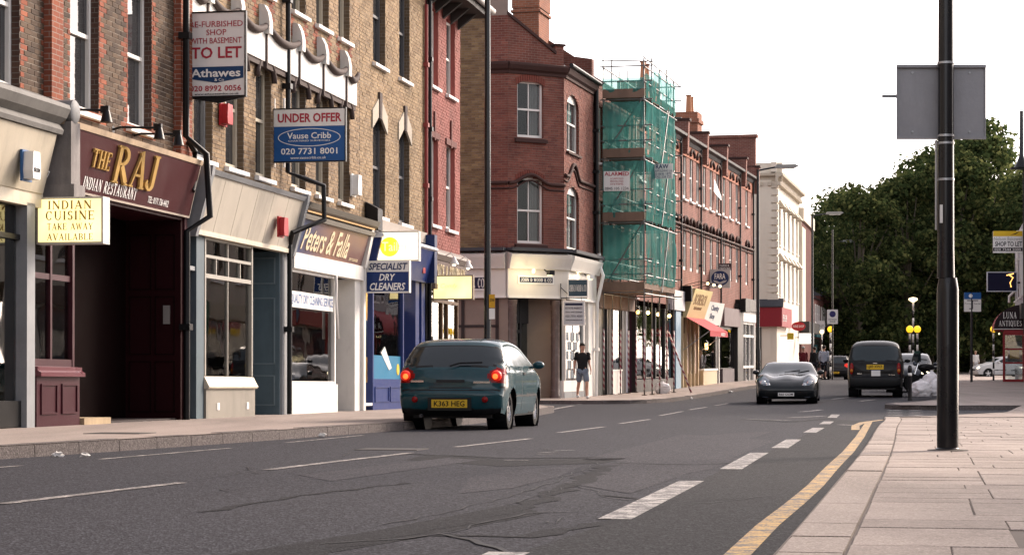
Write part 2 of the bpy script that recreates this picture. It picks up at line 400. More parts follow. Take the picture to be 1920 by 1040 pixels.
def slab_mat(name, col):
    m = asphalt(name, col, .15); nt = m.node_tree; b = nt.nodes['Principled BSDF']
    src = b.inputs['Base Color'].links[0].from_socket; oi = N(nt, 'ShaderNodeObjectInfo')
    rr = N(nt, 'ShaderNodeMapRange'); nt.links.new(oi.outputs['Random'], rr.inputs[0]); rr.inputs[3].default_value = .88; rr.inputs[4].default_value = 1.08
    vm = N(nt, 'ShaderNodeVectorMath', operation='SCALE'); nt.links.new(src, vm.inputs[0]); nt.links.new(rr.outputs[0], vm.inputs['Scale'])
    vo = N(nt, 'ShaderNodeTexVoronoi', Scale=4.5); g2 = N(nt, 'ShaderNodeNewGeometry'); nt.links.new(g2.outputs['Position'], vo.inputs['Vector'])     # trodden-in gum and spots
    r3 = N(nt, 'ShaderNodeMapRange'); nt.links.new(vo.outputs['Distance'], r3.inputs[0]); r3.inputs[1].default_value = .07; r3.inputs[2].default_value = .11; r3.inputs[3].default_value = .45; r3.inputs[4].default_value = 0.0
    st = N(nt, 'ShaderNodeTexNoise', Scale=1.7, Detail=8.0, Roughness=.7); nt.links.new(g2.outputs['Position'], st.inputs['Vector'])
    r4 = N(nt, 'ShaderNodeMapRange'); nt.links.new(st.outputs[0], r4.inputs[0]); r4.inputs[1].default_value = .5; r4.inputs[2].default_value = .75; r4.inputs[3].default_value = 0.0; r4.inputs[4].default_value = .45
    c3 = mixc(nt, r3.outputs[0], vm.outputs[0], (.10,.09,.085)); c3 = mixc(nt, r4.outputs[0], c3, tuple(x*.55 for x in col)); nt.links.new(c3, b.inputs['Base Color'])
    return m
SLAB = slab_mat('paving_slab_concrete', (.295,.25,.222))
JOINT = pm('dark_joint_sand', (.15,.125,.11), .95, var=.4)
def paint_mat(name, col, worn):
    m, nt, b = nodes_of(name); L = nt.links.new
    geo = N(nt, 'ShaderNodeNewGeometry'); n = N(nt, 'ShaderNodeTexNoise', Scale=9.0, Detail=8.0, Roughness=.75); L(geo.outputs['Position'], n.inputs['Vector'])
    v = N(nt, 'ShaderNodeTexNoise', Scale=70.0, Detail=3.0); L(geo.outputs['Position'], v.inputs['Vector'])
    ad = N(nt, 'ShaderNodeMath', operation='MULTIPLY_ADD'); L(v.outputs[0], ad.inputs[0]); ad.inputs[1].default_value = .5; L(n.outputs[0], ad.inputs[2])
    rp = N(nt, 'ShaderNodeValToRGB'); rp.color_ramp.elements[0].position = .80-worn*.3; rp.color_ramp.elements[1].position = .98-worn*.3; L(ad.outputs[0], rp.inputs[0])
    c = mixc(nt, rp.outputs[0], col, (.075,.068,.066)); L(c, b.inputs['Base Color']); b.inputs['Roughness'].default_value = .75
    bp = N(nt, 'ShaderNodeBump', Strength=.3, Distance=.004); L(v.outputs[0], bp.inputs['Height']); L(bp.outputs[0], b.inputs['Normal'])
    MATS[name] = m; return m
PAINT_W = paint_mat('road_paint_white', (.46,.43,.40), .6)
PAINT_T = paint_mat('road_paint_worn', (.50,.46,.43), .65)
PAINT_Y = paint_mat('road_paint_yellow', (.50,.30,.075), .5)

def grid_sheet(name, xs, ys, dz, m):
    mb = MB(); nx = len(xs)
    mb.v = [(x, y, gz(x, y) + dz) for y in ys for x in xs]
    mb.f = [(j*nx+i, j*nx+i+1, (j+1)*nx+i+1, (j+1)*nx+i) for j in range(len(ys)-1) for i in range(nx-1)]
    mb.m = [0]*len(mb.f)
    return tag(mb.build(name, m, smooth=True), kind='structure')
grid_sheet('ground', [-900,-400,-150,-60,-30,-10,0,5,8,11,20,40,70,150,400,900], [-300,-60,0,20,30,45,54,58,62,65,68,72,80,88,100,110,125,150,200,260,400,600,1500], -.06, ASPH)
road = grid_sheet('road', [-40+1.0*i for i in range(91)], [-25+1.0*i for i in range(250)], 0.0, ASPH)

def resample(pl, step):
    out = []; acc = 0.0
    pts = [Vector((p[0], p[1], 0)) for p in pl]
    L = [0.0]
    for a, b in zip(pts, pts[1:]): L.append(L[-1] + (b-a).length)
    n = max(1, int(round(L[-1]/step)))
    for k in range(n+1):
        s = L[-1]*k/n; i = 0
        while i < len(L)-2 and L[i+1] < s: i += 1
        t = (s-L[i])/max(1e-6, L[i+1]-L[i]); out.append(pts[i].lerp(pts[i+1], t))
    return out
def smooth_pl(pl, it=2):
    pts = [Vector((p[0], p[1], 0)) for p in pl]
    for _ in range(it):
        o = [pts[0]]
        for a, b in zip(pts, pts[1:]): o += [a.lerp(b, .25), a.lerp(b, .75)]
        o.append(pts[-1]); pts = o
    return pts
def pavement(name, kerb, inner, h, m):
    k = resample(kerb, .8); mb = MB(); n = len(k); C = 6
    for p in k:
        q = inner(p)
        for c in range(C+1):
            r = p.lerp(q, (c/C)**1.5); hh = h(r) if callable(h) else h
            mb.v.append((r.x, r.y, gz(r.x, r.y) + hh))
    for i in range(n-1):
        for c in range(C): mb.f.append((i*(C+1)+c, (i+1)*(C+1)+c, (i+1)*(C+1)+c+1, i*(C+1)+c+1)); mb.m.append(0)
    return tag(mb.build(name, m, smooth=True), kind='structure')
def kerb_stones(parent, kerb, h, w, m, step=.915, left=True, side=.0):
    """every kerb stone its own piece; left: stones lie to the left of the walking direction"""
    k = resample(kerb, step)
    for i, (a, b) in enumerate(zip(k, k[1:])):
        d = (b-a).normalized(); nrm = Vector((-d.y, d.x, 0)) if left else Vector((d.y, -d.x, 0))
        g = .006; a2, b2 = a + d*g, b - d*g; jig = random.uniform(-.004, .004)
        ha = h if not callable(h) else h(a); t = ha + .003 + jig
        mb = MB(); V = []
        for p in (a2, b2):
            base = gz(p.x, p.y)
            for off, z in ((-.0, -.08), (.004, t-.018), (.022, t), (w, t), (w, -.08)):
                q = p + nrm*off; V.append((q.x, q.y, base+z))
        mb.add(V, [(0,1,6,5),(1,2,7,6),(2,3,8,7),(3,4,9,8),(4,3,2,1,0),(5,6,7,8,9)])
        o = mb.build('kerb_stone', m, parent)

KL1 = smooth_pl([(-13.5,-6),(-8.2,10.5),(-4.92,20.5),(-2.2,30.2),(-.55,38),(.55,46.5),(1.2,53.0),(.6,57.2),(-3,57.9),(-9,59.2),(-25,63)])
pl = pavement('pavement_left', KL1, lambda p: Vector((min(p.x-4.5, .196*p.y-12.6), p.y + (0 if p.y < 52 else -3), 0)) if p.y < 56.5 else Vector((p.x-3.5, p.y-5.5, 0)), .13, STONE)
kerb_stones(pl, [p for p in KL1 if p.y > 14], .13, .16, KERB)
KL2 = smooth_pl([(-25,69.5),(-8,65.4),(-1,63.7),(1.8,63.0),(3.6,63.2),(4.7,65.6),(5.9,70.5),(10.2,89),(14.5,109),(18.85,130),(26.8,170),(34,205)])
pl2 = pavement('pavement_far_left', KL2, lambda p: Vector((p.x-7, p.y+2.5, 0)), .11, STONE)
kerb_stones(pl2, [p for p in KL2 if p.x > -2 and p.y < 120], .11, .16, KERB)
KR1 = smooth_pl([(-2.7,-12),(.28,5),(1.26,9.9),(2.2,14.75),(3.78,22.9),(6.0,35),(7.0,40),(7.55,43.3)])
def hr(p): return .03 + .09*sstep(50, 55.2, p.y)
pr = pavement('pavement_right', KR1, lambda p: Vector((.2*p.y+14, p.y-1.5, 0)), lambda p: .02, JOINT)
kerb_stones(pr, [p for p in KR1 if p.y > 3], .03, .30, KERB_L, left=False)
KR1b = [(7.55,43.3),(8.6,44.2),(11.4,49.5),(13.2,55.2)]
pr1 = pavement('pavement_right_corner', KR1b, lambda p: Vector((.2*p.y+14, p.y+.2, 0)), hr, STONE)
kerb_stones(pr1, KR1b, lambda p: hr(p), .2, KERB_L, left=False)
KR2 = smooth_pl([(13.2,55.2),(10.0,55.1),(9.9,57.5),(12.0,61),(13.2,64),(15,76),(17.5,90),(18.9,100),(21,112),(29,150),(36,185)], 1)
pr2 = pavement('pavement_far_right', KR2, lambda p: Vector((.2*p.y+16, max(p.y, 55.3)+.6, 0)), .12, STONE)
kerb_stones(pr2, [p for p in KR2 if p.y < 100], .12, .2, KERB, left=False)

# paving slabs on the near right pavement, one by one
ang = math.atan(.192); dv = Vector((sin(ang), cos(ang), 0)); nv = Vector((cos(ang), -sin(ang), 0))
O0 = Vector((1.26, 9.9, 0)) - dv*3.0
KRD = resample(KR1, .1); rng = random.Random(5); row = 0; s = 0.0; nsl = 0
while s < 40:
    dep = .60 if rng.random() < .8 else .45
    kp = min(KRD, key=lambda q: abs((q-O0).dot(dv)-(s+dep/2))); t = (kp-O0).dot(nv) + .315; first = True
    while t < 7.5:
        w = rng.choice([.6, .75, .9, .9, 1.05]); 
        if first: w = rng.choice([.45, .6, .75, .9]); first = False
        c = O0 + dv*(s+dep/2) + nv*(t+w/2)
        px = CX + FPX*c.x/max(c.y, 1)
        if c.y > 6 and px < 2050 and c.y < 42.6:
            g = .003 if rng.random() < .85 else .007
            tz = .03 + rng.uniform(-.003, .003); mb = MB(); V = []
            for (a, b2) in ((s+g, t+g), (s+dep-g, t+g), (s+dep-g, t+w-g), (s+g, t+w-g)):
                q = O0 + dv*a + nv*b2; V.append((q.x, q.y, gz(q.x, q.y) + tz))
            ce = sum((Vector(v) for v in V), Vector())/4
            V2 = [tuple(Vector(v).lerp(ce, .012) + Vector((0,0,.0))) for v in V]; V1 = [(v[0], v[1], v[2]-.004) for v in V]; V0 = [(v[0], v[1], v[2]-.03) for v in V]
            mb.add(V2+V1+V0, [(3,2,1,0)] + [(i,(i+1)%4,4+(i+1)%4,4+i) for i in range(4)] + [(4+i,4+(i+1)%4,8+(i+1)%4,8+i) for i in range(4)])
            if nsl < 300: mb.build('paving_slab', SLAB, pr); nsl += 1
        t += w
    s += dep; row += 1

# road markings, repairs and cracks
def ribbon(name, path, w, dz, m, parent=None, wob=0.0, label=None, closed=False):
    pts = resample([(p.x, p.y) for p in path], .6 if not wob else .25); mb = MB(); r = random.Random(hash(name+str(len(pts))) & 999)
    for i, p in enumerate(pts):
        d = (pts[min(i+1, len(pts)-1)] - pts[max(0, i-1)]).normalized(); n = Vector((-d.y, d.x, 0))
        ww = w*(1 if not wob else r.uniform(.35, 1.4)); o = n*(r.uniform(-wob, wob) if wob else 0)
        for s in (-1, 1):
            q = p + o + n*ww*s/2; mb.v.append((q.x, q.y, gz(q.x, q.y) + dz))
    for i in range(len(pts)-1): mb.f.append((2*i, 2*i+1, 2*i+3, 2*i+2)); mb.m.append(0)
    o = mb.build(name, m, parent)
    return o
def patch(name, pxs, dz, m, parent):
    P = [gnd(*p) for p in pxs]; n = len(P)//2; A, B = P[:n], P[n:][::-1]; mb = MB(); C = 4; R = 8
    A2 = []; B2 = []
    for i in range(n-1):
        for k in range(R): A2.append(A[i].lerp(A[i+1], k/R)); B2.append(B[i].lerp(B[i+1], k/R))
    A2.append(A[-1]); B2.append(B[-1])
    for a, b in zip(A2, B2):
        for c in range(C+1):
            q = a.lerp(b, c/C); mb.v.append((q.x, q.y, gz(q.x, q.y)+dz))
    for i in range(len(A2)-1):
        for c in range(C): mb.f.append((i*(C+1)+c, (i+1)*(C+1)+c, (i+1)*(C+1)+c+1, i*(C+1)+c+1)); mb.m.append(0)
    return mb.build(name, m, parent)
# resurfaced strips
patch('resurfaced_strip', [(900,1060),(1130,985),(1235,938),(1352,882),(1462,838),(1530,805),(1560,785), (1650,792),(1640,815),(1600,872),(1540,948),(1480,1012),(1430,1070),(1400,1100)], .003, ASPH_D, road)
patch('worn_patch', [(1090,862),(1230,866),(1340,872), (1452,826),(1370,818),(1280,814)], .002, ASPH_L, road)
patch('worn_patch', [(1060,905),(1180,925),(1255,900), (1350,866),(1290,860),(1180,856)], .0025, ASPH_L, road)
patch('trench_repair', [(760,862),(940,874),(1130,868), (1180,858),(960,862),(800,852)], .002, ASPH_P, road)
patch('trench_repair', [(420,1040),(700,995),(960,945), (1020,962),(760,1012),(560,1046)], .002, ASPH_P, road)
for path, w in (([(520,1052),(700,1012),(850,985),(1000,945),(1080,905),(1140,872)], .16), ([(830,1002),(960,1008),(1120,985),(1240,948)], .14), ([(1130,928),(1260,944),(1450,930)], .10), ([(1150,868),(1300,872),(1460,862)], .12), ([(770,851),(960,859),(1130,857)], .16), ([(1395,786),(1480,791),(1560,784)], .22), ([(380,960),(560,930),(760,905)], .07)):
    ribbon('tar_seam', [gnd(*p) for p in path], w, .0032, ASPH_P, road, wob=.05)
for q in ([(1150,905),(1230,898),(1330,880), (1395,858),(1300,860),(1210,868)], [(860,925),(960,915),(1050,893), (1095,872),(980,880),(880,895)], [(560,890),(700,874),(840,858), (900,862),(760,882),(620,902)], [(1230,838),(1330,832),(1420,818), (1450,808),(1370,812),(1280,822)]): patch('worn_patch', q, .0024, ASPH_L, road)
CRACK = pm('tarred_crack', (.016,.015,.016), .7, var=.3)
for path, w in (([(600,1020),(760,1010),(830,1000),(1000,960),(1180,958)], .035), ([(830,1000),(870,1012),(960,1036)], .045), ([(720,985),(900,945),(1010,915),(1120,868)], .02),
                ([(1130,930),(1180,938),(1300,945),(1450,930)], .025), ([(1060,905),(1130,925)], .02), ([(1390,785),(1500,790),(1560,780)], .03), ([(1160,868),(1300,870),(1450,866)], .02),
                ([(950,945),(1060,915)], .018), ([(1420,800),(1500,798)], .03), ([(770,851),(960,858),(1100,858)], .02)):
    ribbon('tar_crack', [gnd(*p) for p in path], w*.7, .0062, CRACK, road, wob=.035)
for a, b in (((-160,961),(-60,951)), ((0,945),(340,905)), ((500,881),(770,849)), ((855,838),(995,822)), ((1047,811),(1132,800)), ((1162,794),(1218,786)), ((1237,779),(1280,771)), ((1292,768),(1325,763)), ((1340,760),(1365,756))):
    ribbon('centre_line_dash', [gnd(*a), gnd(*b)], .10, .005, PAINT_T, road)
for a, b in (((-100,884),(40,873)), ((187,861),(432,840)), ((535,830),(680,816))):
    ribbon('edge_line_dash', [gnd(*a), gnd(*b)], .07, .005, PAINT_T, road)
for a, b in (((955,1036),(900,1062)), ((1152,974),(1297,902)), ((1370,880),(1424,849)), ((1462,840),(1488,824)), ((1518,811),(1535,802)), ((1546,795),(1554,790)), ((1560,783),(1567,777))):
    ribbon('bay_line_dash', [gnd(*a), gnd(*b)], .19, .0058, PAINT_W, road)
ribbon('yellow_line', [gnd(*p) for p in ((1340,1085),(1388,1036),(1440,985),(1490,945),(1528,912),(1560,877),(1590,848),(1612,820),(1624,800),(1630,790))], .12, .0065, PAINT_Y, road)
ribbon('yellow_line', [gnd(*p) for p in ((1604,806),(1604,798),(1618,792),(1655,787))], .13, .0068, PAINT_Y, road)
for a, b in (((1012,849),(1045,847)), ((1040,845),(1078,844)), ((1008,851.5),(1042,851)), ((945,863),(992,863))):
    ribbon('survey_mark', [gnd(*a), gnd(*b)], .05, .0058, PAINT_T, road)
for a, b in (((1025,769),(1075,760)), ((1085,757.5),(1108,754)), ((1120,757),(1150,754))):
    ribbon('give_way_dash', [gnd(*a), gnd(*b)], .14, .005, PAINT_T, road)
for a, b in (((1400,786),(1480,788)), ((1480,783),(1545,780)), ((1575,796),(1600,797))):
    ribbon('old_line', [gnd(*a), gnd(*b)], .16, .0056, PAINT_T, road)
for k in range(5):
    for x0, x1 in ((1664, 1690), (1706, 1728)):
        yy = 766.5 + k*2.9
        ribbon('ladder_stripe', [gnd(x0, yy), gnd(x1, yy)], .55, .006, PAINT_W, road)
for a, b in (((1560,748),(1600,744)), ((1500,772),(1540,768)), ((1612,752),(1640,749))):
    ribbon('far_lane_dash', [gnd(*a), gnd(*b)], .16, .0056, PAINT_T, road)
r5 = random.Random(9)
for k in range(9):      # fine cracking over the old surface
    px, py = r5.uniform(350, 1500), r5.uniform(800, 1030); q = [(px, py)]
    for _ in range(4): px += r5.uniform(-60, 110)*(py-705)/300; py += r5.uniform(-14, 12)*(py-705)/300; q.append((px, py))
    ribbon('hair_crack', [gnd(*p) for p in q], .010, .0064, CRACK, road, wob=.015)
# iron covers let into the left pavement
cov = pm('cast_iron_cover', (.05,.045,.042), .6, var=.4)
for (px, py) in ((225,812), (735,842)):
    g = gnd(px, py, .13 if py < 830 else 0); h = .1345 if py < 830 else .004
    M = T(g.x, g.y, gz(g.x, g.y) + h) @ RZ(-.2)
    o = MB().box(-.35,.35,-.28,.28,-.02,.002).build('inspection_cover', cov, pl if py < 830 else road); o.matrix_world = M

# =================================================================== wall, window and shopfront builders
def sub_frame(fr, u0):
    f = Frame.__new__(Frame); f.ux, f.yi, f.zz = fr.ux, fr.yi, fr.zz; f.o = fr.o + fr.ux*u0
    f.M = fr.M @ T(u0, 0, 0); return f
def half_open(o, z):
    """free interval of an opening (a, b, z0, z1, rise) at height z"""
    a, b, z0, z1, rise = o
    if z <= z0 or z >= z1: return None
    if rise > 0 and z > z1 - rise:
        k = (z - (z1 - rise))/rise; w = (b-a)/2*sqrt(max(0, 1-k*k)); c = (a+b)/2; return (c-w, c+w)
    return (a, b)
def wall_backing(name, parent, u0, u1, z0, z1, ops, mats, y=.008, reveal=.22, M=None, thick=.0):
    us = sorted({u0, u1, *[o[0] for o in ops], *[o[1] for o in ops]}); zs = sorted({z0, z1, *[o[2] for o in ops], *[o[3] for o in ops]})
    us = [u for u in us if u0 <= u <= u1]; zs = [z for z in zs if z0 <= z <= z1]
    mb = MB()
    for a, b in zip(us, us[1:]):
        for c, d in zip(zs, zs[1:]):
            um, zm = (a+b)/2, (c+d)/2
            if any(o[0] < um < o[1] and o[2] < zm < o[3] for o in ops): continue
            mb.poly([(a,y,c),(b,y,c),(b,y,d),(a,y,d)])
    for o in ops:
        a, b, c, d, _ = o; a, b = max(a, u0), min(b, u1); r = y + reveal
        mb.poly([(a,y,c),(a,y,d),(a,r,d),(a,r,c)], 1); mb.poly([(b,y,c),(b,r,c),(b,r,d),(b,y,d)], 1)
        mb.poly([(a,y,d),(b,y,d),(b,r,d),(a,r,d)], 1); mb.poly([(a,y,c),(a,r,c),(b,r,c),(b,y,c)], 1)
    if thick:
        mb.poly([(u0,y,z0),(u0,y,z1),(u0,thick,z1),(u0,thick,z0)]); mb.poly([(u1,y,z0),(u1,thick,z0),(u1,thick,z1),(u1,y,z1)])
        mb.poly([(u0,y,z1),(u1,y,z1),(u1,thick,z1),(u0,thick,z1)]); mb.poly([(u0,thick,z0),(u0,thick,z1),(u1,thick,z1),(u1,thick,z0)])
    me_o = mb.build(name, mats, parent, M=M); return me_o
UNIT_BRICK = {}
def unit_brick(m):
    if m.name not in UNIT_BRICK:
        UNIT_BRICK[m.name] = MB().box(-.5,.5,0,1,-.5,.5, skip=('k',)).mesh('brick', m)
    return UNIT_BRICK[m.name]
def lay_bricks(parent, fr, u0, u1, z0, z1, ops, zones, n_single=300, M=None, seed=1, bl=.225, bh=.075, gap=.012, depth=.03):
    """zones: function (u, z) -> material. The bricks nearest the eye are pieces of their own, the rest one part"""
    r = random.Random(seed); rows = int((z1-z0)/bh); B = []
    for k in range(rows):
        za, zb = z0 + k*bh, z0 + (k+1)*bh; zm = (za+zb)/2
        cuts = sorted([c for c in (half_open(o, zm) for o in ops) if c]); free = []; p = u0
        for a, b in cuts:
            if a > p: free.append((p, min(a, u1)))
            p = max(p, b)
        if p < u1: free.append((p, u1))
        off = (k % 2)*bl/2
        for a, b in free:
            i = math.floor((a - u0 - off)/bl)
            while True:
                s = u0 + off + i*bl; e = s + bl; i += 1
                if s >= b: break
                s2, e2 = max(s, a), min(e, b)
                if e2 - s2 < .035: continue
                B.append((s2+gap/2, e2-gap/2, za+gap/2, zb-gap/2, r.uniform(-.004, .004)))
    def near(bk):
        w = fr.M @ Vector(((bk[0]+bk[1])/2, 0, (bk[2]+bk[3])/2)); py = HOR - (w.z-HC)*FPX/w.y
        return (py < 0, w.y)
    B.sort(key=near)
    for (a, b, c, d, j) in B[:n_single]:
        m = zones((a+b)/2, (c+d)/2)
        o = bpy.data.objects.new('brick', unit_brick(m)); COL.objects.link(o); o.parent = parent
        ML = T((a+b)/2, j, (c+d)/2) @ Matrix.Diagonal((b-a, depth, d-c, 1)); o.matrix_local = ML if M is None else M @ ML
    rest = {}
    for (a, b, c, d, j) in B[n_single:]:
        m = zones((a+b)/2, (c+d)/2); rest.setdefault(m.name, (m, MB()))[1].box(a, b, j, j+depth, c, d, skip=('k',))
    for m, mb in rest.values():
        tag(mb.build('brickwork', m, parent, M=M), kind='stuff')
def sash(parent, u0, u1, z0, z1, y=.14, frame=None, sill=True, bars=0, rise=0, M=None, pane=None, curtain=None, name='window', sillm=None, deep=.10, fw=.07):
    frame = frame or WHITE; pane = pane or PANE; mb = MB(); zm = (z0+z1)/2
    mb.box(u0, u0+fw, y, y+.1, z0, z1); mb.box(u1-fw, u1, y, y+.1, z0, z1)
    mb.box(u0+fw, u1-fw, y+.004, y+.096, z0, z0+fw*1.2); mb.box(u0+fw, u1-fw, y+.004, y+.096, z1-fw-rise*.6, z1)
    mb.box(u0+fw, u1-fw, y+.01, y+.075, zm-.03, zm+.03)
    if bars:
        uc = (u0+u1)/2; mb.box(uc-.016, uc+.016, y+.03, y+.07, z0+fw, z1-fw)
    w = mb.build(name, frame, parent, M=M)
    MB().box(u0+fw*.6, u1-fw*.6, y+.060, y+.066, z0+fw*.8, zm).build('pane', pane, w)
    MB().box(u0+fw*.6, u1-fw*.6, y+.036, y+.042, zm, z1-fw*.6).build('pane', pane, w)
    if sill: MB().prism([(-.09,z0-.10),(-.09,z0-.03),(y+.02,z0+.012),(y+.02,z0-.10)], u0-.07, u1+.07).build('sill', sillm or SILLW, w)
    if curtain:
        for (a, b) in ((u0+.05, u0+(u1-u0)*.16), (u1-(u1-u0)*.40, u1-.05)):
            c = MB(); n = 22; V = []
            for i in range(n+1):
                t = i/n; V += [(a+(b-a)*t, y+.17+.03*sin(t*26), z0), (a+(b-a)*t, y+.17+.03*sin(t*26), z1)]
            c.add(V, [(2*i, 2*i+2, 2*i+3, 2*i+1) for i in range(n)]); c.build('curtain', curtain, w, smooth=True)
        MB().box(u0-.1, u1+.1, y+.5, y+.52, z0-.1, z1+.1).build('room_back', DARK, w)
    return w
def panel_row(mb, u0, u1, z0, z1, y, n, b=.07):
    """raised mouldings round n panels"""
    w = (u1-u0)/n
    for i in range(n):
        a, c = u0+i*w+b, u0+(i+1)*w-b; d, e = z0+b, z1-b; t = .025
        mb.box(a, c, y-.02, y+.002, d, d+t); mb.box(a, c, y-.02, y+.002, e-t, e); mb.box(a, a+t, y-.02, y+.002, d+t, e-t); mb.box(c-t, c, y-.02, y+.002, d+t, e-t)
def board(parent, x0, x1, z0, z1, m, t=.05, frame=None, fm=None, y=0.0, name='panel'):
    """flat sign board in its frame; its face looks towards -y"""
    p = MB().box(x0, x1, y, y+t, z0, z1).build(name, m, parent)
    if frame:
        f = frame; MB().box(x0-f, x1+f, y-.012, y+t+.012, z1, z1+f).box(x0-f, x1+f, y-.012, y+t+.012, z0-f, z0).box(x0-f, x0, y-.012, y+t+.012, z0, z1).box(x1, x1+f, y-.012, y+t+.012, z0, z1).build('frame', fm or BLACK, parent)
    return p
def interior(parent, u0, u1, y0, y1, z0, z1, m, name='shop_interior', lamp=None, lm=None):
    mb = MB(); mb.poly([(u0,y1,z0),(u1,y1,z0),(u1,y1,z1),(u0,y1,z1)]); mb.poly([(u0,y0,z0),(u0,y1,z0),(u0,y1,z1),(u0,y0,z1)])
    mb.poly([(u1,y1,z0),(u1,y0,z0),(u1,y0,z1),(u1,y1,z1)]); mb.poly([(u0,y0,z1),(u0,y1,z1),(u1,y1,z1),(u1,y0,z1)]); mb.poly([(u0,y0,z0),(u1,y0,z0),(u1,y1,z0),(u0,y1,z0)])
    o = mb.build(name, m, parent)
    if lamp:
        for (a, b, c, r) in lamp: MB().ball((a, b, c), r, 10, 6).build('light_bulb', lm, parent, smooth=True)
    return o
def drainpipe(parent, pts, r=.055, m=None, name='drainpipe', collars=True):
    mb = MB().tube(pts, r, 10)
    if collars:
        for a, b in zip(pts, pts[1:]):
            a, b = Vector(a), Vector(b)
            if abs((b-a).normalized().z) > .95 and (b-a).length > 1.2:
                n = int((b-a).length/1.8)
                for k in range(1, n+1):
                    c = a.lerp(b, k/(n+1)); mb.box(c.x-r*1.5, c.x+r*1.5, c.y-r*1.4, c.y+r*1.9, c.z-.05, c.z+.05)
    return mb.build(name, m or BLACK, parent, auto=40)

# =================================================================== the near terrace on the left
F1 = Frame(.196*29-12.15, 29, .15, .196, 1, -.00425)
def U1(px, y=0.0): return F1.U(px, y)
BROWN_B = brick_mat('brown_brick', [(.052,.035,.026),(.085,.055,.037),(.115,.075,.048),(.066,.045,.033),(.14,.092,.058)])
RED_B = brick_mat('red_brick', [(.22,.065,.035),(.27,.082,.044),(.20,.06,.036),(.30,.10,.052)])
STOCK_B = brick_mat('stock_brick', [(.22,.15,.087),(.28,.195,.115),(.16,.105,.063),(.32,.225,.135),(.24,.165,.098)])
STOCK_C = brick_mat('stock_brick_pale', [(.25,.17,.095),(.30,.21,.12),(.21,.14,.08),(.34,.245,.145),(.27,.185,.105)])
PINK_B = brick_mat('pink_painted_brick', [(.265,.092,.078),(.29,.102,.086),(.24,.083,.07)])
MORTAR = pm('lime_mortar', (.40,.35,.295), .95, var=.35, grime=.3)
MORTAR_P = pm('pink_paint_joint', (.25,.08,.07), .8, var=.2)
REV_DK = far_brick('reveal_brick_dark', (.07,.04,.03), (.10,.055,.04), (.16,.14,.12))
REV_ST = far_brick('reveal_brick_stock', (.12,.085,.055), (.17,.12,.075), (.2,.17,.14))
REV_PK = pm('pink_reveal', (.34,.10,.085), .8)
SLATE = pm('roof_slate', (.06,.062,.07), .7, var=.35, grime=.3)

def roof_and_back(b, u1, ztop, depth=9.0):
    """flank walls, back wall and a slate roof behind the parapet"""
    m = far_brick('flank_stock_brick', (.22,.15,.09), (.16,.11,.065), (.26,.23,.19))
    MB().box(.02, u1-.02, .4, depth, -.4, ztop-.15, skip=('f','t','b')).build('rear_walls', m, b)
    MB().prism([(.15,ztop-.3),(depth/2,ztop+2.2),(depth,ztop-.3)], .05, u1-.05).build('roof', SLATE, b)
    MB().box(-.03, u1+.03, -.08, .30, ztop, ztop+.12).build('coping', pm('stone_coping', (.30,.27,.24), .8, grime=.4), b)

# ---- A: brown brick house with red dressings, two shops: px -170 .. 345
uA0, uA1 = U1(-170), U1(347)
FA = sub_frame(F1, uA0); A = thing('brick_building', 'dark brown brick building with red brick piers above a plum restaurant front', 'building', FA.M)
LA = uA1 - uA0; ua = lambda px, y=0.0: FA.U(px, y)
zs1, zs2 = 4.50, 8.1
winsA = [(ua(-128), ua(-86)), (ua(-20), ua(37)), (ua(131), ua(185)), (ua(239), ua(284))]
opsA = []
for a, b in winsA: opsA += [(a, b, zs1, zs1+2.25, .12), (a, b, zs2, zs2+1.9, .12)]
piersA = [(ua(81), ua(103)), (ua(325), ua(347))]
def zoneA(u, z):
    for a, b in piersA:
        if a < u < b: return RED_B
    for (a, b) in winsA:
        q = .10 if int(z/.30) % 2 else .19
        if a-q < u < b+q and (z > zs1-.1): return RED_B
    if abs(z-7.5) < .16: return RED_B
    return BROWN_B
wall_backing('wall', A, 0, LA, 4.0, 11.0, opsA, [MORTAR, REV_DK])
lay_bricks(A, FA, 0, LA, 4.0, 11.0, opsA, zoneA, 300, seed=2)
for a, b in piersA:      # piers stand a brick proud of the wall
    mb = MB().box(a, b, -.12, 0, 4.0, 11.0, skip=('k',)); p = mb.build('pier', far_brick('red_pier_brick', (.25,.075,.04), (.20,.06,.036), (.30,.25,.21)), A)
for i, (a, b) in enumerate(winsA):
    sash(A, a, b, zs1, zs1+2.25, frame=WHITE, y=.13); sash(A, a, b, zs2, zs2+1.9, frame=WHITE, y=.13)
roof_and_back(A, LA, 11.0)
# left-hand shop (only its edge is in view)
x0, x1 = 0.0, ua(70)
mb = MB().prism([(-.10,3.15),(-.30,3.95),(-.26,3.96),(0.05,3.96),(.05,3.15)], x0, x1-.05)
mb.build('fascia', pm('cream_fascia', (.46,.41,.32), .5, var=.2, grime=.5), A)
MB().prism([(0,3.96),(-.34,3.96),(-.36,4.02),(-.30,4.10),(-.40,4.18),(-.46,4.30),(-.44,4.36),(0,4.52)], x0, x1+.05).build('cornice', pm('grey_stone_cornice', (.17,.165,.155), .7, var=.4, grime=.6), A)
MB().prism([(0.05,2.96),(-.08,2.96),(-.08,3.15),(.05,3.15)], x0, x1).build('fascia_trim', CREAM, A)
MB().box(ua(48,-.06), ua(63,-.06), -.08, .3, -.3, 3.0).build('pilaster', GREYP, A)
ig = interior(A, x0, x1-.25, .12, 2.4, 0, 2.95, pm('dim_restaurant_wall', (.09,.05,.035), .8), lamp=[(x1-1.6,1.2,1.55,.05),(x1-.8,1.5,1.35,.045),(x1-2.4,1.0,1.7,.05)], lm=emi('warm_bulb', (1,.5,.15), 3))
MB().box(x1-2.2, x1-.7, .5, .52, .98, 1.06).build('neon_strip', emi('red_neon_strip', (1,.04,.03), .7), A)
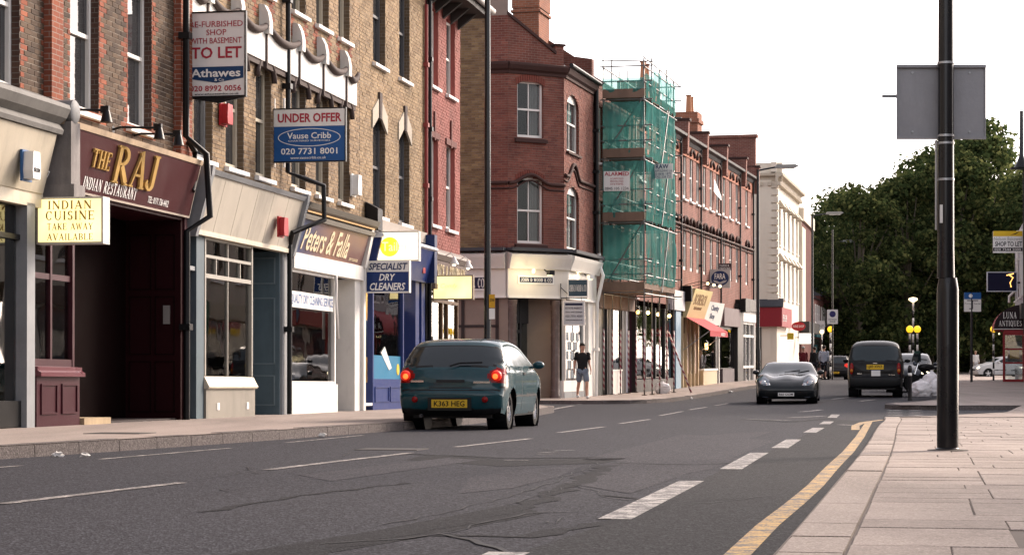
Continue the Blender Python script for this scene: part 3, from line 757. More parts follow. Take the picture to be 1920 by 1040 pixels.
MB().box(x0, x1-.3, .08, .086, .35, 2.95).build('shop_window', SHOPGLASS, A)
MB().box(x0, x1-.3, .0, .12, 0, .35).build('stall_riser', pm('black_tile', (.012,.012,.012), .3), A)
MB().box(x0, x1-.3, .02, .1, 2.5, 2.57).build('transom', BLACK, A)
# scroll console between the two shops
MB().lathe([(.14,-.32),(.165,-.3),(.165,.28),(.15,.3)], (ua(86),-.12,4.30), 14, axis='y').build('console', pm('lead_grey_console', (.22,.225,.23), .6, grime=.5), A, auto=40)
MB().box(ua(82)-.06, ua(96), -.42, 0, 3.3, 4.16).box(ua(82)-.1, ua(98), -.48,0,3.05,3.3).build('console_block', pm('peeling_stucco', (.24,.22,.21), .8, var=.6, grime=.7), A)
# The Raj front
r0, r1 = ua(80), ua(343)
tilt = lambda z: -.10 - (z-3.27)/.92*.22
FAS = pm('maroon_fascia', (.058,.013,.015), .35, var=.2, grime=.15)
fas = MB().prism([(tilt(3.27),3.27),(tilt(4.12),4.12),(.02,4.12),(.02,3.27)], r0, r1).build('fascia', FAS, A)
tr = MB().prism([(tilt(4.12)-.015,4.12),(tilt(4.19)-.02,4.20),(.0,4.26),(.0,4.12)], r0-.03, r1+.03).build('fascia_top_trim', pm('peeling_cream_trim', (.50,.38,.26), .7, var=.5, grime=.8), A)
bd = MB()
for (a, b, c, d) in ((r0, r1, 3.27, 3.30), (r0, r0+.025, 3.3, 4.12), (r1-.025, r1, 3.3, 4.12)):
    bd.add([(a, tilt(c)-.006, c), (b, tilt(c)-.006, c), (b, tilt(d)-.006, d), (a, tilt(d)-.006, d)], [(0,1,2,3)])
bd.build('border_line', pm('fascia_border', (.42,.36,.30), .6), fas)
fn = lambda a, c, d: (a, tilt(c)-.004 + d, c)
def serif(parent, s, x0, x1, z0, z1, fn, m, ext, name='lettering', th=.20):
    """roman capitals from stems, hairlines, bowls and serifs; proportions per letter"""
    W = {'T':.9,'H':1.0,'E':.82,'R':.98,'A':1.0,'J':.62,'I':.42,'N':1.0,'D':.98,'C':.9,'U':.98,'S':.72,' ':.5,'L':.8,'V':1.0,'B':.85,'K':.95,'W':1.3,'Y':.95,'O':1.0,'M':1.15,'G':.98,'P':.8,'F':.78,'&':.9}
    tot = sum(W.get(c, .9) + .16 for c in s) - .16; k = (x1-x0)/tot; Hh = z1-z0; mb = MB(); x = x0
    t = .085; sf = .05
    def quad(p):   # unit-height polygon to solid
        n = len(p); V = [fn(x + q[0]*k, z0 + q[1]*Hh, -ext) for q in p] + [fn(x + q[0]*k, z0 + q[1]*Hh, .0) for q in p]
        mb.add(V, [tuple(range(n))] + [(i, (i+1) % n, n+(i+1) % n, n+i) for i in range(n)])
    def bar(a, b, w):
        dx, dz = b[0]-a[0], b[1]-a[1]; l = sqrt(dx*dx+dz*dz); nx, nz = -dz/l*w/2, dx/l*w/2
        quad([(a[0]+nx,a[1]+nz),(a[0]-nx,a[1]-nz),(b[0]-nx,b[1]-nz),(b[0]+nx,b[1]+nz)])
    def foot(cx, z, w=.17): quad([(cx-w, z),(cx+w, z),(cx+w, z+sf),(cx-w, z+sf)] )
    def stem(cx, lo=0, hi=1, w=th):
        bar((cx, lo), (cx, hi), w)
        if lo == 0: foot(cx, 0)
        if hi == 1: foot(cx, 1-sf)
    def arc(cx, cz, rx, rz, a0, a1, w0, w1, n=12):
        for i in range(n):
            p = a0+(a1-a0)*i/n; q = a0+(a1-a0)*(i+1)/n
            wp = w0+(w1-w0)*abs(cos(p)); wq = w0+(w1-w0)*abs(cos(q))
            quad([(cx+(rx)*cos(p), cz+rz*sin(p)), (cx+(rx-wp)*cos(p), cz+(rz-wp*.9)*sin(p)), (cx+(rx-wq)*cos(q), cz+(rz-wq*.9)*sin(q)), (cx+rx*cos(q), cz+rz*sin(q))])
    for c in s:
        w = W.get(c, .9); m_ = w/2
        if c == 'T': stem(m_, 0, .99); bar((.03,.965),(w-.03,.965), .07); bar((.06,.97),(.06,.78),.05); bar((w-.06,.97),(w-.06,.78),.05)
        elif c == 'H': stem(.2); stem(w-.2); bar((.2,.5),(w-.2,.5),t)
        elif c == 'E' or c == 'F' or c == 'L':
            stem(.2)
            if c != 'L': bar((.2,.96),(w-.05,.96),.07); bar((w-.07,.97),(w-.07,.76),.05); bar((.2,.52),(w-.22,.52),.07); bar((w-.22,.62),(w-.22,.42),.05)
            if c != 'F': bar((.2,.04),(w-.03,.04),.07); bar((w-.05,.03),(w-.05,.26),.05)
        elif c in 'RPB':
            stem(.2); arc(.42,.745,.4,.255,-pi/2,pi/2,.07,th*.95); bar((.2,.965),(.45,.965),.07); bar((.2,.525),(.45,.525),.07)
            if c == 'R': bar((.42,.5),(w-.1,.05),th*.9); foot(w-.09,0,.12)
            if c == 'B': arc(.42,.265,.44,.265,-pi/2,pi/2,.07,th); bar((.2,.035),(.45,.035),.07)
        elif c == 'A': bar((.12,.03),(m_,.99),.075); bar((w-.16,.03),(m_-.02,.99),th); bar((.27,.34),(w-.3,.34),t*.8); foot(.12,0,.13); foot(w-.16,0,.16)
        elif c == 'V': bar((.16,.97),(m_,.02),th); bar((w-.12,.97),(m_,.02),.075); foot(.16,1-sf,.15); foot(w-.12,1-sf,.12)
        elif c == 'J': stem(.4,.18,1); arc(.2,.2,.3,.2,-pi,0,.07,th); mb2 = None; quad([(-.1,.2),(-.02,.12),(.06,.14),(.04,.26),(-.04,.3)])
        elif c == 'I': stem(m_)
        elif c == 'N': bar((.16,0),(.16,1),.08); foot(.16,0,.14); foot(.16,1-sf,.14); bar((.16,.97),(w-.14,.05),th); bar((w-.14,.0),(w-.14,1),.08); foot(w-.14,1-sf,.14)
        elif c == 'D': stem(.2); arc(.42,.5,.52,.5,-pi/2,pi/2,.07,th); bar((.2,.965),(.45,.965),.07); bar((.2,.035),(.45,.035),.07)
        elif c in 'COGQ':
            if c in 'OQ': arc(m_,.5,m_-.02,.52,0,2*pi,.06,th,24)
            else: arc(m_,.5,m_-.02,.52,.22*pi,1.78*pi,.06,th,20); bar((w-.13,.97),(w-.13,.68),.05)
            if c == 'Q': bar((m_,.22),(w-.02,-.1),.14)
            if c == 'G': bar((w-.16,.42),(w-.16,.05),th*.9)
        elif c == 'U': bar((.2,.35),(.2,1),th); foot(.2,1-sf); bar((w-.16,.35),(w-.16,1),.08); foot(w-.16,1-sf,.14); arc(m_+.02,.36,m_-.12,.38,pi,2*pi,.07,.14)
        elif c == 'S': arc(m_,.74,m_-.06,.27,.2*pi,1.5*pi,.07,th); arc(m_,.27,m_-.04,.28,-.8*pi,.5*pi,.07,th); bar((w-.1,.97),(w-.1,.72),.05); bar((.1,.03),(.1,.3),.05)
        elif c == 'K': stem(.2); bar((.3,.48),(w-.12,.98),.075); bar((.38,.52),(w-.12,.04),th); foot(w-.12,0,.14); foot(w-.14,1-sf,.12)
        elif c == 'W': bar((.14,.98),(.42,.02),th*.9); bar((.66,.98),(.42,.02),.07); bar((.64,.98),(.92,.02),th*.9); bar((w-.1,.98),(.92,.02),.07); foot(.14,1-sf,.13); foot(w-.1,1-sf,.12)
        elif c == 'Y': stem(m_,0,.5); bar((.14,.98),(m_,.45),th*.9); bar((w-.12,.98),(m_,.45),.075); foot(.14,1-sf,.14); foot(w-.12,1-sf,.12)
        elif c == 'M': bar((.16,0),(.16,1),.08); foot(.16,0,.13); bar((.18,.98),(m_,.1),th*.9); bar((w-.2,.98),(m_,.1),.07); stem(w-.2)
        elif c == '&': arc(.42,.72,.26,.28,0,2*pi,.06,.12,14); arc(.42,.28,.36,.3,.3*pi,2*pi,.06,.13,14); bar((.3,.6),(.85,.02),.12)
        x += (w + .16)*k
    o = mb.build(name, m, parent); return o
q = lambda px, y=-.2: ua(px, y)
serif(fas, 'THE', q(167), q(201), 3.66, 3.92, fn, GOLD, .03)
serif(fas, 'RAJ', q(209), q(288), 3.52, 4.06, fn, GOLD, .04)
serif(fas, 'INDIAN RESTAURANT', q(163), q(262), 3.35, 3.52, fn, INK_WHITE, .004)
text(fas, '277', q(88), q(99), 3.38, 3.47, 0, INK_WHITE, fn=fn)
text(fas, 'TEL: 0171 736 4412', q(284), q(322), 3.36, 3.46, 0, INK_WHITE, fn=fn)
# front below the fascia
w0, w1 = ua(64), ua(141)
zt = 3.25
mb = MB(); y = .05
mb.box(w0-.05, w0+.05, y-.04, y+.08, .80, zt); mb.box(w1-.07, w1, y-.04, y+.08, .80, zt); wm = ua(100)
mb.box(wm-.03, wm+.03, y-.02, y+.06, .92, zt); mb.box(w0+.05, w1-.07, y-.03, y+.07, .80, .92); mb.box(w0+.05, wm-.03, y-.01, y+.05, 2.02, 2.10); mb.box(wm+.03, w1-.07, y-.01, y+.05, 2.02, 2.10); mb.box(w0+.05, w1-.07, y-.03, y+.07, 3.1, zt)
sw = mb.build('shop_window', PLUM, A)
for a, b in ((w0+.04, wm), (wm, w1-.06)):
    for c, d in ((.9, 2.04), (2.08, 3.12)): MB().box(a, b, y+.02, y+.026, c, d).build('pane', SHOPGLASS, sw)
rs = MB().box(w0-.05, w1+.02, -.06, .3, -.3, .68); panel_row(rs, w0, w1, .08, .66, -.06, 2, .08)
rs = rs.build('stall_riser', PLUM, A)
MB().prism([(.12,.68),(-.13,.68),(-.13,.73),(-.08,.76),(-.08,.81),(.12,.83)], w0-.06, w1+.06).build('sill', pm('plum_sill', (.12,.035,.045), .3, var=.3), A)
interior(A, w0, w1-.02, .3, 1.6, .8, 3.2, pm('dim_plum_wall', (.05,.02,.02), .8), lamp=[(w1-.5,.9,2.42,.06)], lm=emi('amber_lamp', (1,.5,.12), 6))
MB().lathe([(.03,.06),(.16,-.06),(.15,-.07)], (w1-.5,.9,2.50), 14).build('lamp_shade', pm('brass_shade', (.35,.18,.05), .4, metal=.6), A)
MB().box(w0+.1, w0+.32, .35, .36, .9, 1.8).build('menu_card', SIGNWHITE, A)
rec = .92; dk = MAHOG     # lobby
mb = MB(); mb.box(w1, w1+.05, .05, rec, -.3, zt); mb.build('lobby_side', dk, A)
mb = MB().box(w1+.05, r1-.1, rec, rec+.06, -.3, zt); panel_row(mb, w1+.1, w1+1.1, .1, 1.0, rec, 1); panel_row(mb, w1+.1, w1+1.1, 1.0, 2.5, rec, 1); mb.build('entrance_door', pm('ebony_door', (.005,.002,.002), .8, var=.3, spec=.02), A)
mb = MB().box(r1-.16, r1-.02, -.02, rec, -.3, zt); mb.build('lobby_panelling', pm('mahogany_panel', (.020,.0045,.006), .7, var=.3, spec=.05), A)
mb = MB()
for (a, b) in ((.08,.42), (.48,.86)):
    for (c, d) in ((.12,.95), (1.05,2.0), (2.1,3.0)):
        mb.box(r1-.172, r1-.16, a, b, c, c+.02).box(r1-.172, r1-.16, a, b, d-.02, d).box(r1-.172, r1-.16, a, a+.02, c, d).box(r1-.172, r1-.16, b-.02, b, c, d)
mb.build('panel_moulding', MAHOG, A)
MB().box(r1-.19, r1-.16, .16, .27, 1.55, 1.85).build('entry_phone', pm('intercom_steel', (.32,.31,.30), .4, metal=.4), A)
MB().box(w1-.05, r1, -.02, rec, zt-.02, zt+.02).build('lobby_soffit', PLUM, A)
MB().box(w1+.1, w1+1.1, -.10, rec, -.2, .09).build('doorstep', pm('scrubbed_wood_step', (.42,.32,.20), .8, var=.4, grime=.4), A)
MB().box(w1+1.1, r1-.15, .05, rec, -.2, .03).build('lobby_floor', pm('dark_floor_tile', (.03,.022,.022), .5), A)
MB().box(r1-.06, r1+.06, -.05, .25, -.3, 4.1).build('pilaster', PLUM, A)
# rainwater pipes
up = ua(326); drainpipe(A, [(up,-.2,11),(up,-.2,4.55),(up+.35,-.42,4.30),(up+.45,-.45,3.3),(ua(337),-.12,3.05),(ua(337),-.12,-.05)])
drainpipe(A, [(up+.25,-.16,4.5),(up+.42,-.2,4.35),(up+.42,-.2,3.9),(up+.3,-.2,3.7)], .05, collars=False)
# swan-neck lamps over the fascia, each a thing
for i, (pa, pb) in enumerate(((120,190),(224,262),(262,302))):
    ua_, ub_ = ua(pa, -.1), ua(pb, -.3)
    M = FA.at(ua_, -.02, 4.36); o = thing('fascia_spotlight', ['black arm spotlight nearest the grey console above the maroon fascia', 'black arm spotlight in the middle above the maroon fascia', 'black arm spotlight nearest the drainpipe above the maroon fascia'][i], 'spotlight', M, 'spotlights over the restaurant fascia')
    MB().tube([(0,.02,0),(0,-.1,.03),(.1,-.62,.02)], .018, 8).lathe([(.06,0),(.06,.02)], (0,.02,0), 10, axis='y').build('arm', BLACK, o)
    MB().lathe([(.03,.1),(.05,.06),(.085,-.08),(.09,-.09)], (.1,-.66,-.06), 12).box(.07,.13,-.7,-.58,-.02,.08).build('lamp_head', BLACK, o, auto=40)

# ---- B: stock brick house with white frieze and swags, two shops: px 347 .. 674
uB0, uB1 = U1(347), U1(674)
FB = sub_frame(F1, uB0); B_ = thing('brick_building', 'stock brick building with white frieze and dark swags above the cream and white shops', 'building', FB.M)
LB = uB1 - uB0; ub = lambda px, y=0.0: FB.U(px, y)
wb = [(ub(363),ub(398)), (ub(423),ub(457)), (ub(479),ub(508)), (ub(546),ub(573)), (ub(592),ub(616)), (ub(634),ub(655))]
opsB = []
for a, b in wb: opsB += [(a, b, 4.35, 6.45, .35), (a, b, 7.72, 9.7, .1)]
def zoneB(u, z):
    for a, b in wb:
        if a-.12 < u < b+.12 and 7.2 < z < 7.7: return RED_B if abs(u-a) < .12 or abs(u-b) < .12 else STOCK_B
    return STOCK_B
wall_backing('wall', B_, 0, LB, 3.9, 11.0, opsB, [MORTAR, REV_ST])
lay_bricks(B_, FB, 0, LB, 3.9, 11.0, opsB, zoneB, 300, seed=3)
for a, b in wb:
    sash(B_, a, b, 4.35, 6.45, frame=GREYP if a < 1 else CREAM, y=.13, rise=.2); sash(B_, a, b, 7.72, 9.7, frame=CREAM, y=.13)
roof_and_back(B_, LB, 11.0)
STUCCO = pm('white_stucco', (.66,.64,.60), .7, var=.2, grime=.45); SWAG = pm('weathered_swag', (.075,.055,.05), .8, var=.5, grime=.4)
fins = [ub(p, -.12) for p in (390, 448, 500, 562, 607, 650)]
edges = [0.02] + fins + [ub(671, -.12)]
for a, b in zip(edges, edges[1:]):
    MB().box(a+.02, b-.02, -.10, .02, 6.42, 6.98).build('frieze_panel', STUCCO, B_)
    MB().box(a+.02, b-.02, -.075, .02, 6.32, 6.42).build('frieze_moulding', SWAG, B_)
    pts = [(a+(b-a)*t, -.13, 7.10 - .20*(1-(2*t-1)**2)) for t in [i/10 for i in range(11)]]
    MB().tube(pts, [.045+.03*sin(pi*i/10) for i in range(11)], 10).build('swag', SWAG, B_, smooth=True)
for f in fins:
    MB().prism([(-.20,6.92),(-.20,7.14),(-.17,7.3),(-.10,7.44),(-.03,7.46),(.02,7.46),(.02,6.92)], f-.10, f+.10).build('finial', STUCCO, B_)
    MB().box(f-.03, f+.03, -.13, 0, 6.3, 6.92).build('frieze_strip', SWAG, B_)
for a, b in wb:   # drip moulds over the first-floor arches
    pts = [((a+b)/2-(b-a)/2*1.12*cos(t), -.05, 6.12+.40*sin(t)) for t in [pi*i/10 for i in range(11)]]
    MB().tube(pts, .05, 8).build('hood_mould', SWAG, B_, smooth=True)
ud = ub(530); drainpipe(B_, [(ud,-.10,11),(ud,-.10,4.55),(ud+.25,-.35,4.45),(ud+.6,-.62,4.35),(ud+.65,-.62,3.7),(ub(543,-.2),-.25,3.4),(ub(541,-.10),-.12,3.2),(ub(541,-.10),-.12,.02)], .05)
# cream shop
c0, c1 = ub(352), ub(540)
CFAS = pm('cream_boards', (.44,.40,.335), .5, var=.2, grime=.5)
tl = lambda z: -.10 - (z-3.12)/.95*.25
nb = 6
cf = MB().prism([(tl(3.12)+.02,3.12),(tl(4.02)+.02,4.02),(.0,4.02),(.0,3.12)], c0+.05, c1-.1).build('fascia', CFAS, B_)
for i in range(nb):
    a = c0+.06+(c1-.12-c0-.05)*i/nb; b = c0+.05+(c1-.12-c0-.05)*(i+1)/nb
    MB().prism([(tl(3.12),3.12),(tl(4.02),4.02),(tl(4.02)+.018,4.02),(tl(3.12)+.018,3.12)], a, b-.004).build('fascia_board', CFAS, cf)
MB().prism([(tl(4.02)-.03,4.02),(tl(4.12)-.05,4.10),(.0,4.2),(.0,4.02)], c0, c1-.02).build('fascia_cornice', GREYP, B_)
MB().prism([(tl(3.12)-.02,3.04),(tl(3.12)-.02,3.12),(.05,3.12),(.05,3.04)], c0, c1-.02).build('fascia_trim', CREAM, B_)
for e in (c0-.02, c1-.12):
    MB().prism([(.02,3.0),(-.14,3.0),(-.42,4.0),(-.44,4.15),(.02,4.15)], e, e+.13).build('console', GREYP, B_)
TAUPE = pm('taupe_paint', (.24,.22,.185), .55, var=.3, grime=.5)
x383, x470 = ub(381), ub(471)
MB().box(ub(366), x383-.01, -.02, .5, -.3, 3.06).build('pilaster', BLUEGREY, B_)
MB().box(c0, ub(366), .75, .8, -.3, 3.06).build('side_door', pm('dark_green_door', (.02,.024,.022), .4), B_)
MB().box(c0, ub(366)+.02, .0, .8, 2.45, 2.52).build('door_transom', GREYP, B_)
mb = MB(); y = .0
mb.box(x383, x383+.06, y-.03, y+.08, .72, 3.06); mb.box(x470-.06, x470, y-.03, y+.08, .72, 3.06); mb.box(x383+.06, x470-.06, y-.02, y+.07, 2.36, 2.43); mb.box(x383+.06, x470-.06, y-.02, y+.07, 2.70, 2.75); mb.box(x383+.06, x470-.06, y-.02, y+.07, 3.0, 3.06)
for k in range(1, 4):
    uu = x383+(x470-x383)*k/4; mb.box(uu-.018, uu+.018, y-.01, y+.05, 2.43, 2.70)
mb.box((x383+x470)/2-.015, (x383+x470)/2+.015, y, y+.05, .72, 2.36); mb.box((x383+x470)/2-.015, (x383+x470)/2+.015, y, y+.05, 2.75, 3.0)
sw = mb.build('shop_window', pm('putty_frame', (.33,.31,.27), .5), B_)
for c, d in ((.72, 2.38), (2.42, 2.72), (2.74, 3.02)): MB().box(x383+.04, x470-.04, y+.03, y+.036, c, d).build('pane', SHOPGLASS, sw)
MB().box(x383-.02, x470+.04, -.06, .25, -.3, .5).build('stall_riser', TAUPE, B_)
MB().prism([(.1,.5),(-.10,.5),(-.12,.53),(-.03,.70),(.1,.72)], x383-.02, x470+.05).build('sill', CREAM, B_)
for px in (409, 464): MB().box(ub(px,-.06)-.06, ub(px,-.06)+.06, -.072, -.06, .14, .26).build('air_vent', SILLW, B_)
interior(B_, x383, x470, .25, 2.2, .5, 3.05, pm('grey_shop_wall', (.34,.33,.31), .8), lamp=None)
for k, (px, z, s) in enumerate(((402,.78,.10),(428,.76,.12),(450,.80,.14))):
    MB().lathe([(.04,0),(s*.7,.03),(s,.12),(s*.6,.24),(s*.25,.3),(s*.3,.36)], (ub(px,.2),.24+.1*k,.5+.22), 14).build('glass_vase', pm('white_china', (.6,.6,.6), .25), B_, smooth=True)
MB().box(ub(392,.3), ub(412,.3), .4, .6, 1.35, 1.75).build('display_card', SIGNWHITE, B_)
NEON = emi('red_neon', (1,.03,.03), .8)
MB().tube([(ub(398,.3),.3,1.95),(ub(410,.3),.3,2.0),(ub(412,.3),.3,2.25),(ub(414,.3),.3,1.98),(ub(420,.3),.3,1.95)], .03, 6).build('neon_sign', NEON, B_)
for k in range(5):
    uu = x383+.3+k*.42; MB().prism([(.35,1.2),(.33,1.55),(.45,1.68),(.6,1.68),(.72,1.55),(.7,1.2)], uu, uu+.06).build('shirt_display', pm('shirt_%d' % (k % 3), [(.45,.44,.42),(.10,.03,.04),(.28,.3,.34)][k % 3], .9), B_)
for k in range(4): MB().box(x383+.2+k*.55, x383+.5+k*.55, .5, .8, .5, .72+.1*(k % 2)).build('display_plinth', pm('plinth_grey', (.3,.29,.28), .7), B_)
MB().box(x383+.1, x470-.1, 1.0, 1.06, 2.6, 2.66).build('ceiling_tube', emi('added_fill_tube', (1,.9,.75), 3.5), B_)  # glowing tube added only to lift the dark cream shop window
d0, d1 = x470+.02, ub(527)     # recessed panelled door
MB().box(d1, ub(535)+.05, -.03, .6, -.3, 3.06).build('pilaster', GREYP, B_)
mb = MB().box(d1-.05, d1, .02, .62, -.3, 3.05); mb.build('door_reveal', BLUEGREY, B_)
mb = MB()
for (c, d) in ((.18,.75), (.95,2.2), (2.45,2.95)):
    mb.box(d1-.065, d1-.05, .1, .54, c, c+.025).box(d1-.065, d1-.05, .1, .54, d-.025, d).box(d1-.065, d1-.05, .1, .125, c, d).box(d1-.065, d1-.05, .515, .54, c, d)
mb.build('panel_moulding', pm('blue_grey_light', (.15,.19,.21), .45), B_)
mb = MB().box(d0, d1-.05, .6, .65, -.3, 3.05); panel_row(mb, d0+.05, d1-.1, .1, .9, .6, 1); panel_row(mb, d0+.05, d1-.1, 1.0, 2.2, .6, 1); mb.build('shop_door', BLUEGREY, B_)
MB().box(d0-.02, d0+.02, .05, .62, -.3, 3.05).build('door_reveal', BLUEGREY, B_)
# white dry-cleaner front (Peters and Falla)
p0, p1 = ub(541), ub(673)
tl2 = lambda z: -.06 - (z-3.02)/.7*.20
PF = pm('signwriters_fascia', (.12,.075,.07), .35, var=.2)
def pf_mat():
    m, nt, b = nodes_of('brown_blue_fascia'); L = nt.links.new
    tc = N(nt, 'ShaderNodeTexCoord'); sp = N(nt, 'ShaderNodeSeparateXYZ'); L(tc.outputs['Generated'], sp.inputs[0])
    n = N(nt, 'ShaderNodeTexNoise', Scale=2.0, Detail=2.0); L(tc.outputs['Generated'], n.inputs['Vector'])
    ad = N(nt, 'ShaderNodeMath', operation='MULTIPLY_ADD'); L(n.outputs[0], ad.inputs[0]); ad.inputs[1].default_value = .35; L(sp.outputs[0], ad.inputs[2])
    rp = N(nt, 'ShaderNodeValToRGB'); e = rp.color_ramp.elements
    e[0].position = .25; e[0].color = (.045,.06,.13,1); e[1].position = .95; e[1].color = (.16,.085,.075,1); q_ = e.new(.62); q_.color = (.26,.14,.09,1)
    L(ad.outputs[0], rp.inputs[0]); L(rp.outputs[0], b.inputs['Base Color']); b.inputs['Roughness'].default_value = .4; return m
pf = MB().prism([(tl2(3.08),3.08),(tl2(3.72),3.72),(.0,3.72),(.0,3.08)], p0+.12, p1-.12).build('fascia', pf_mat(), B_)
fn2 = lambda a, c, d: (a, tl2(c)-.004+d, c)
PALEGOLD = pm('pale_gold_letter', (.78,.66,.45), .4, var=.1, bump=0)
text(pf, 'Peters & Falla', ub(566,-.15), ub(652,-.15), 3.16, 3.64, 0, PALEGOLD, fn=fn2, shear=.25, ext=.01, bold=.012)
text(pf, 'DRY CLEANERS', ub(655,-.12), ub(671,-.12), 3.14, 3.20, 0, PALEGOLD, fn=fn2)
MB().prism([(0,3.72),(tl2(3.72)-.06,3.72),(tl2(3.72)-.08,3.80),(tl2(3.72)-.02,3.84),(tl2(3.72)-.14,3.92),(tl2(3.72)-.2,4.02),(0,4.16)], p0, p1+.1).build('cornice', pm('grey_wood_cornice', (.17,.155,.13), .6, grime=.4), B_)
MB().box(p0+.05, p1-.05, tl2(3.72)-.105, tl2(3.72)-.09, 3.845, 3.875).build('gold_line', pm('ochre_line', (.45,.24,.06), .5), B_)
MB().box(p0-.02, p1+.02, -.12, .1, 2.78, 3.08).build('lintel_board', STUCCO, B_)
xa, xb = ub(543), ub(625)
MB().box(xa-.1, ub(629), -.05, .25, -.3, .58).build('stall_riser', STUCCO, B_)
mb = MB(); y = .0
mb.box(xa-.05, xa+.03, y-.04, y+.1, .58, 2.78); mb.box(xb-.04, xb+.05, y-.04, y+.1, .58, 2.78); mb.box(xa+.03, xb-.04, y-.03, y+.08, .58, .64); mb.box(xa+.03, xb-.04, y-.03, y+.08, 2.72, 2.78)
sw = mb.build('shop_window', WHITE, B_)
MB().box(xa, xb, y+.03, y+.036, .6, 2.75).build('pane', SHOPGLASS, sw)
bn = MB().box(xa+.03, xb-.04, y-.008, y-.004, 2.05, 2.36).build('window_banner', SIGNWHITE, sw)
text(bn, 'QUALITY DRY CLEANING SERVICE', xa+.05, xb-.08, 2.10, 2.31, y-.009, SIGNBLUE, ext=.002, bold=.01)
interior(B_, xa, xb, .25, 2.4, 0, 2.78, pm('grey_cleaner_wall', (.34,.34,.34), .8), lamp=[((xa+xb)/2,1.6,2.5,.05)], lm=emi('added_fill_bulb', (.9,.95,1), 14))  # bulb added to brighten the stock, this interior shows no lamp
for k in range(9):   # clothes on the rail
    uu = xa+.4+k*.26; MB().prism([(.9,1.0),(.85,1.75),(1.05,1.95),(1.3,1.95),(1.5,1.75),(1.45,1.0)], uu, uu+.1).build('garment', pm('garment_%d' % (k % 3), [(.25,.25,.27),(.05,.05,.08),(.4,.38,.35)][k % 3], .9), B_)
dr0, dr1 = xb+.06, ub(661)
MB().box(dr0, dr1, .35, .4, -.3, 2.2).build('shop_door', pm('grey_door', (.13,.13,.135), .5), B_)
mb = MB(); panel_row(mb, dr0+.02, dr1-.1, .25, 1.05, .35, 1, .06); panel_row(mb, dr0+.02, dr1-.1, 1.1, 2.1, .35, 1, .06); mb.build('panel_moulding', GREYP, B_)
MB().box(dr0, dr1, .35, .4, 2.2, 2.78).box(dr0-.02, dr0+.01, .1, .36, 2.15, 2.78).build('door_overpanel', STUCCO, B_)
MB().box(dr0, dr1, .343, .35, -.1, .22).build('kick_plate', BLACK, B_)
MB().box(dr1, p1, -.05, .42, -.3, 2.78).build('pilaster', STUCCO, B_)
MB().box(p1-.05, p1+.12, -.12, .3, -.3, 3.1).build('pilaster', STUCCO, B_)
MB().tube([(ub(629,-.1),-.1,2.9),(ub(629,-.1),-.12,2.6),(ub(630,-.1),-.10,2.3),(ub(632,-.1),-.12,1.5)], .03, 8).build('door_handle', WHITE, B_, smooth=True)
MB().prism([(.02,3.05),(-.16,3.05),(-.30,3.72),(-.34,4.05),(.02,4.15)], p1-.1, p1+.08).build('console', STUCCO, B_)

# ---- C: plain stock brick house, blue dry cleaner: px 674 .. 796
uC0, uC1 = uB1+.005, U1(796)
FC = sub_frame(F1, uC0); C_ = thing('brick_building', 'plain pale stock brick building with keystoned windows above the blue dry cleaner', 'building', FC.M)
LC = uC1-uC0; uc = lambda px, y=0.0: FC.U(px, y)
wc = [(uc(699),uc(722)), (uc(748),uc(767.5))]
opsC = []
for a, b in wc: opsC += [(a, b, 4.30, 6.45, .12), (a, b, 7.62, 9.8, .1)]
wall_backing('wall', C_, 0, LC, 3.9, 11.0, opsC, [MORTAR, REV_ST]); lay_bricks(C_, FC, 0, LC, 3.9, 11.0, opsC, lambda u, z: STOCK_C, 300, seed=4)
KEY = pm('stone_keystone', (.42,.37,.30), .8, grime=.3)
DKFR = pm('dark_grey_frame', (.11,.11,.115), .5)
for a, b in wc:
    sash(C_, a, b, 4.30, 6.45, frame=DKFR, y=.13); sash(C_, a, b, 7.62, 9.8, frame=DKFR, y=.13)
    MB().prism([(a-.12,6.15),(a-.12,6.55),((a+b)/2-.14,6.85),((a+b)/2-.14,6.45)], -.03, .02, axis='y').build('lintel_stone', KEY, C_)
    MB().prism([(b+.12,6.15),((a+b)/2+.14,6.45),((a+b)/2+.14,6.85),(b+.12,6.55)], -.03, .02, axis='y').build('lintel_stone', KEY, C_)
    MB().prism([((a+b)/2-.08,6.42),((a+b)/2-.11,7.0),((a+b)/2+.11,7.0),((a+b)/2+.08,6.42)], -.05, .02, axis='y').build('keystone', SWAG, C_)
roof_and_back(C_, LC, 11.0)
f0, f1 = uc(690), uc(793)
bf = MB().prism([(-.12,3.0),(-.30,3.75),(.0,3.75),(.0,3.0)], f0, f1).build('fascia', BLUE, C_)
MB().prism([(-.30,3.75),(-.36,3.78),(-.36,3.83),(0,3.95),(0,3.75)], f0-.05, f1+.05).build('fascia_light_strip', pm('pale_tube_cover', (.75,.76,.80), .3), C_)
MB().box(f0-.1, f1, -.1, .02, 3.95, 4.2).build('cornice', pm('stone_cornice_c', (.34,.30,.26), .8, grime=.4), C_)
MB().box(f1-.15, f1+.12, -.32, .1, 3.0, 4.15).build('fascia_end', DKBLUE, C_)
MB().prism([(-.30,3.9),(-.02,3.9),(-.02,4.5),(-.30,4.35)], uc(683), uc(692)).build('alarm_bracket', BLACK, C_)
k0, k1 = uc(697), uc(753)
mb = MB().box(k0-.08, k1+.05, -.05, .25, -.3, .62); panel_row(mb, k0, k1, .12, .6, -.05, 2); mb.build('stall_riser', BLUE, C_)
mb = MB().box(k0-.06, k0+.03, -.04, .08, .62, 3.0).box(k1-.03, k1+.06, -.04, .08, .62, 3.0).box(k0+.03, k1-.03, -.04, .08, .62, .7); sw = mb.build('shop_window', BLUE, C_)
MB().box(k0, k1, .02, .026, .65, 3.0).build('pane', SHOPGLASS, sw)
WARM = emi('warm_tube', (1,.78,.42), 5)
interior(C_, k0, k1+1.2, .25, 2.0, 0, 3.0, pm('warm_shop_wall', (.6,.46,.28), .7), lamp=None)
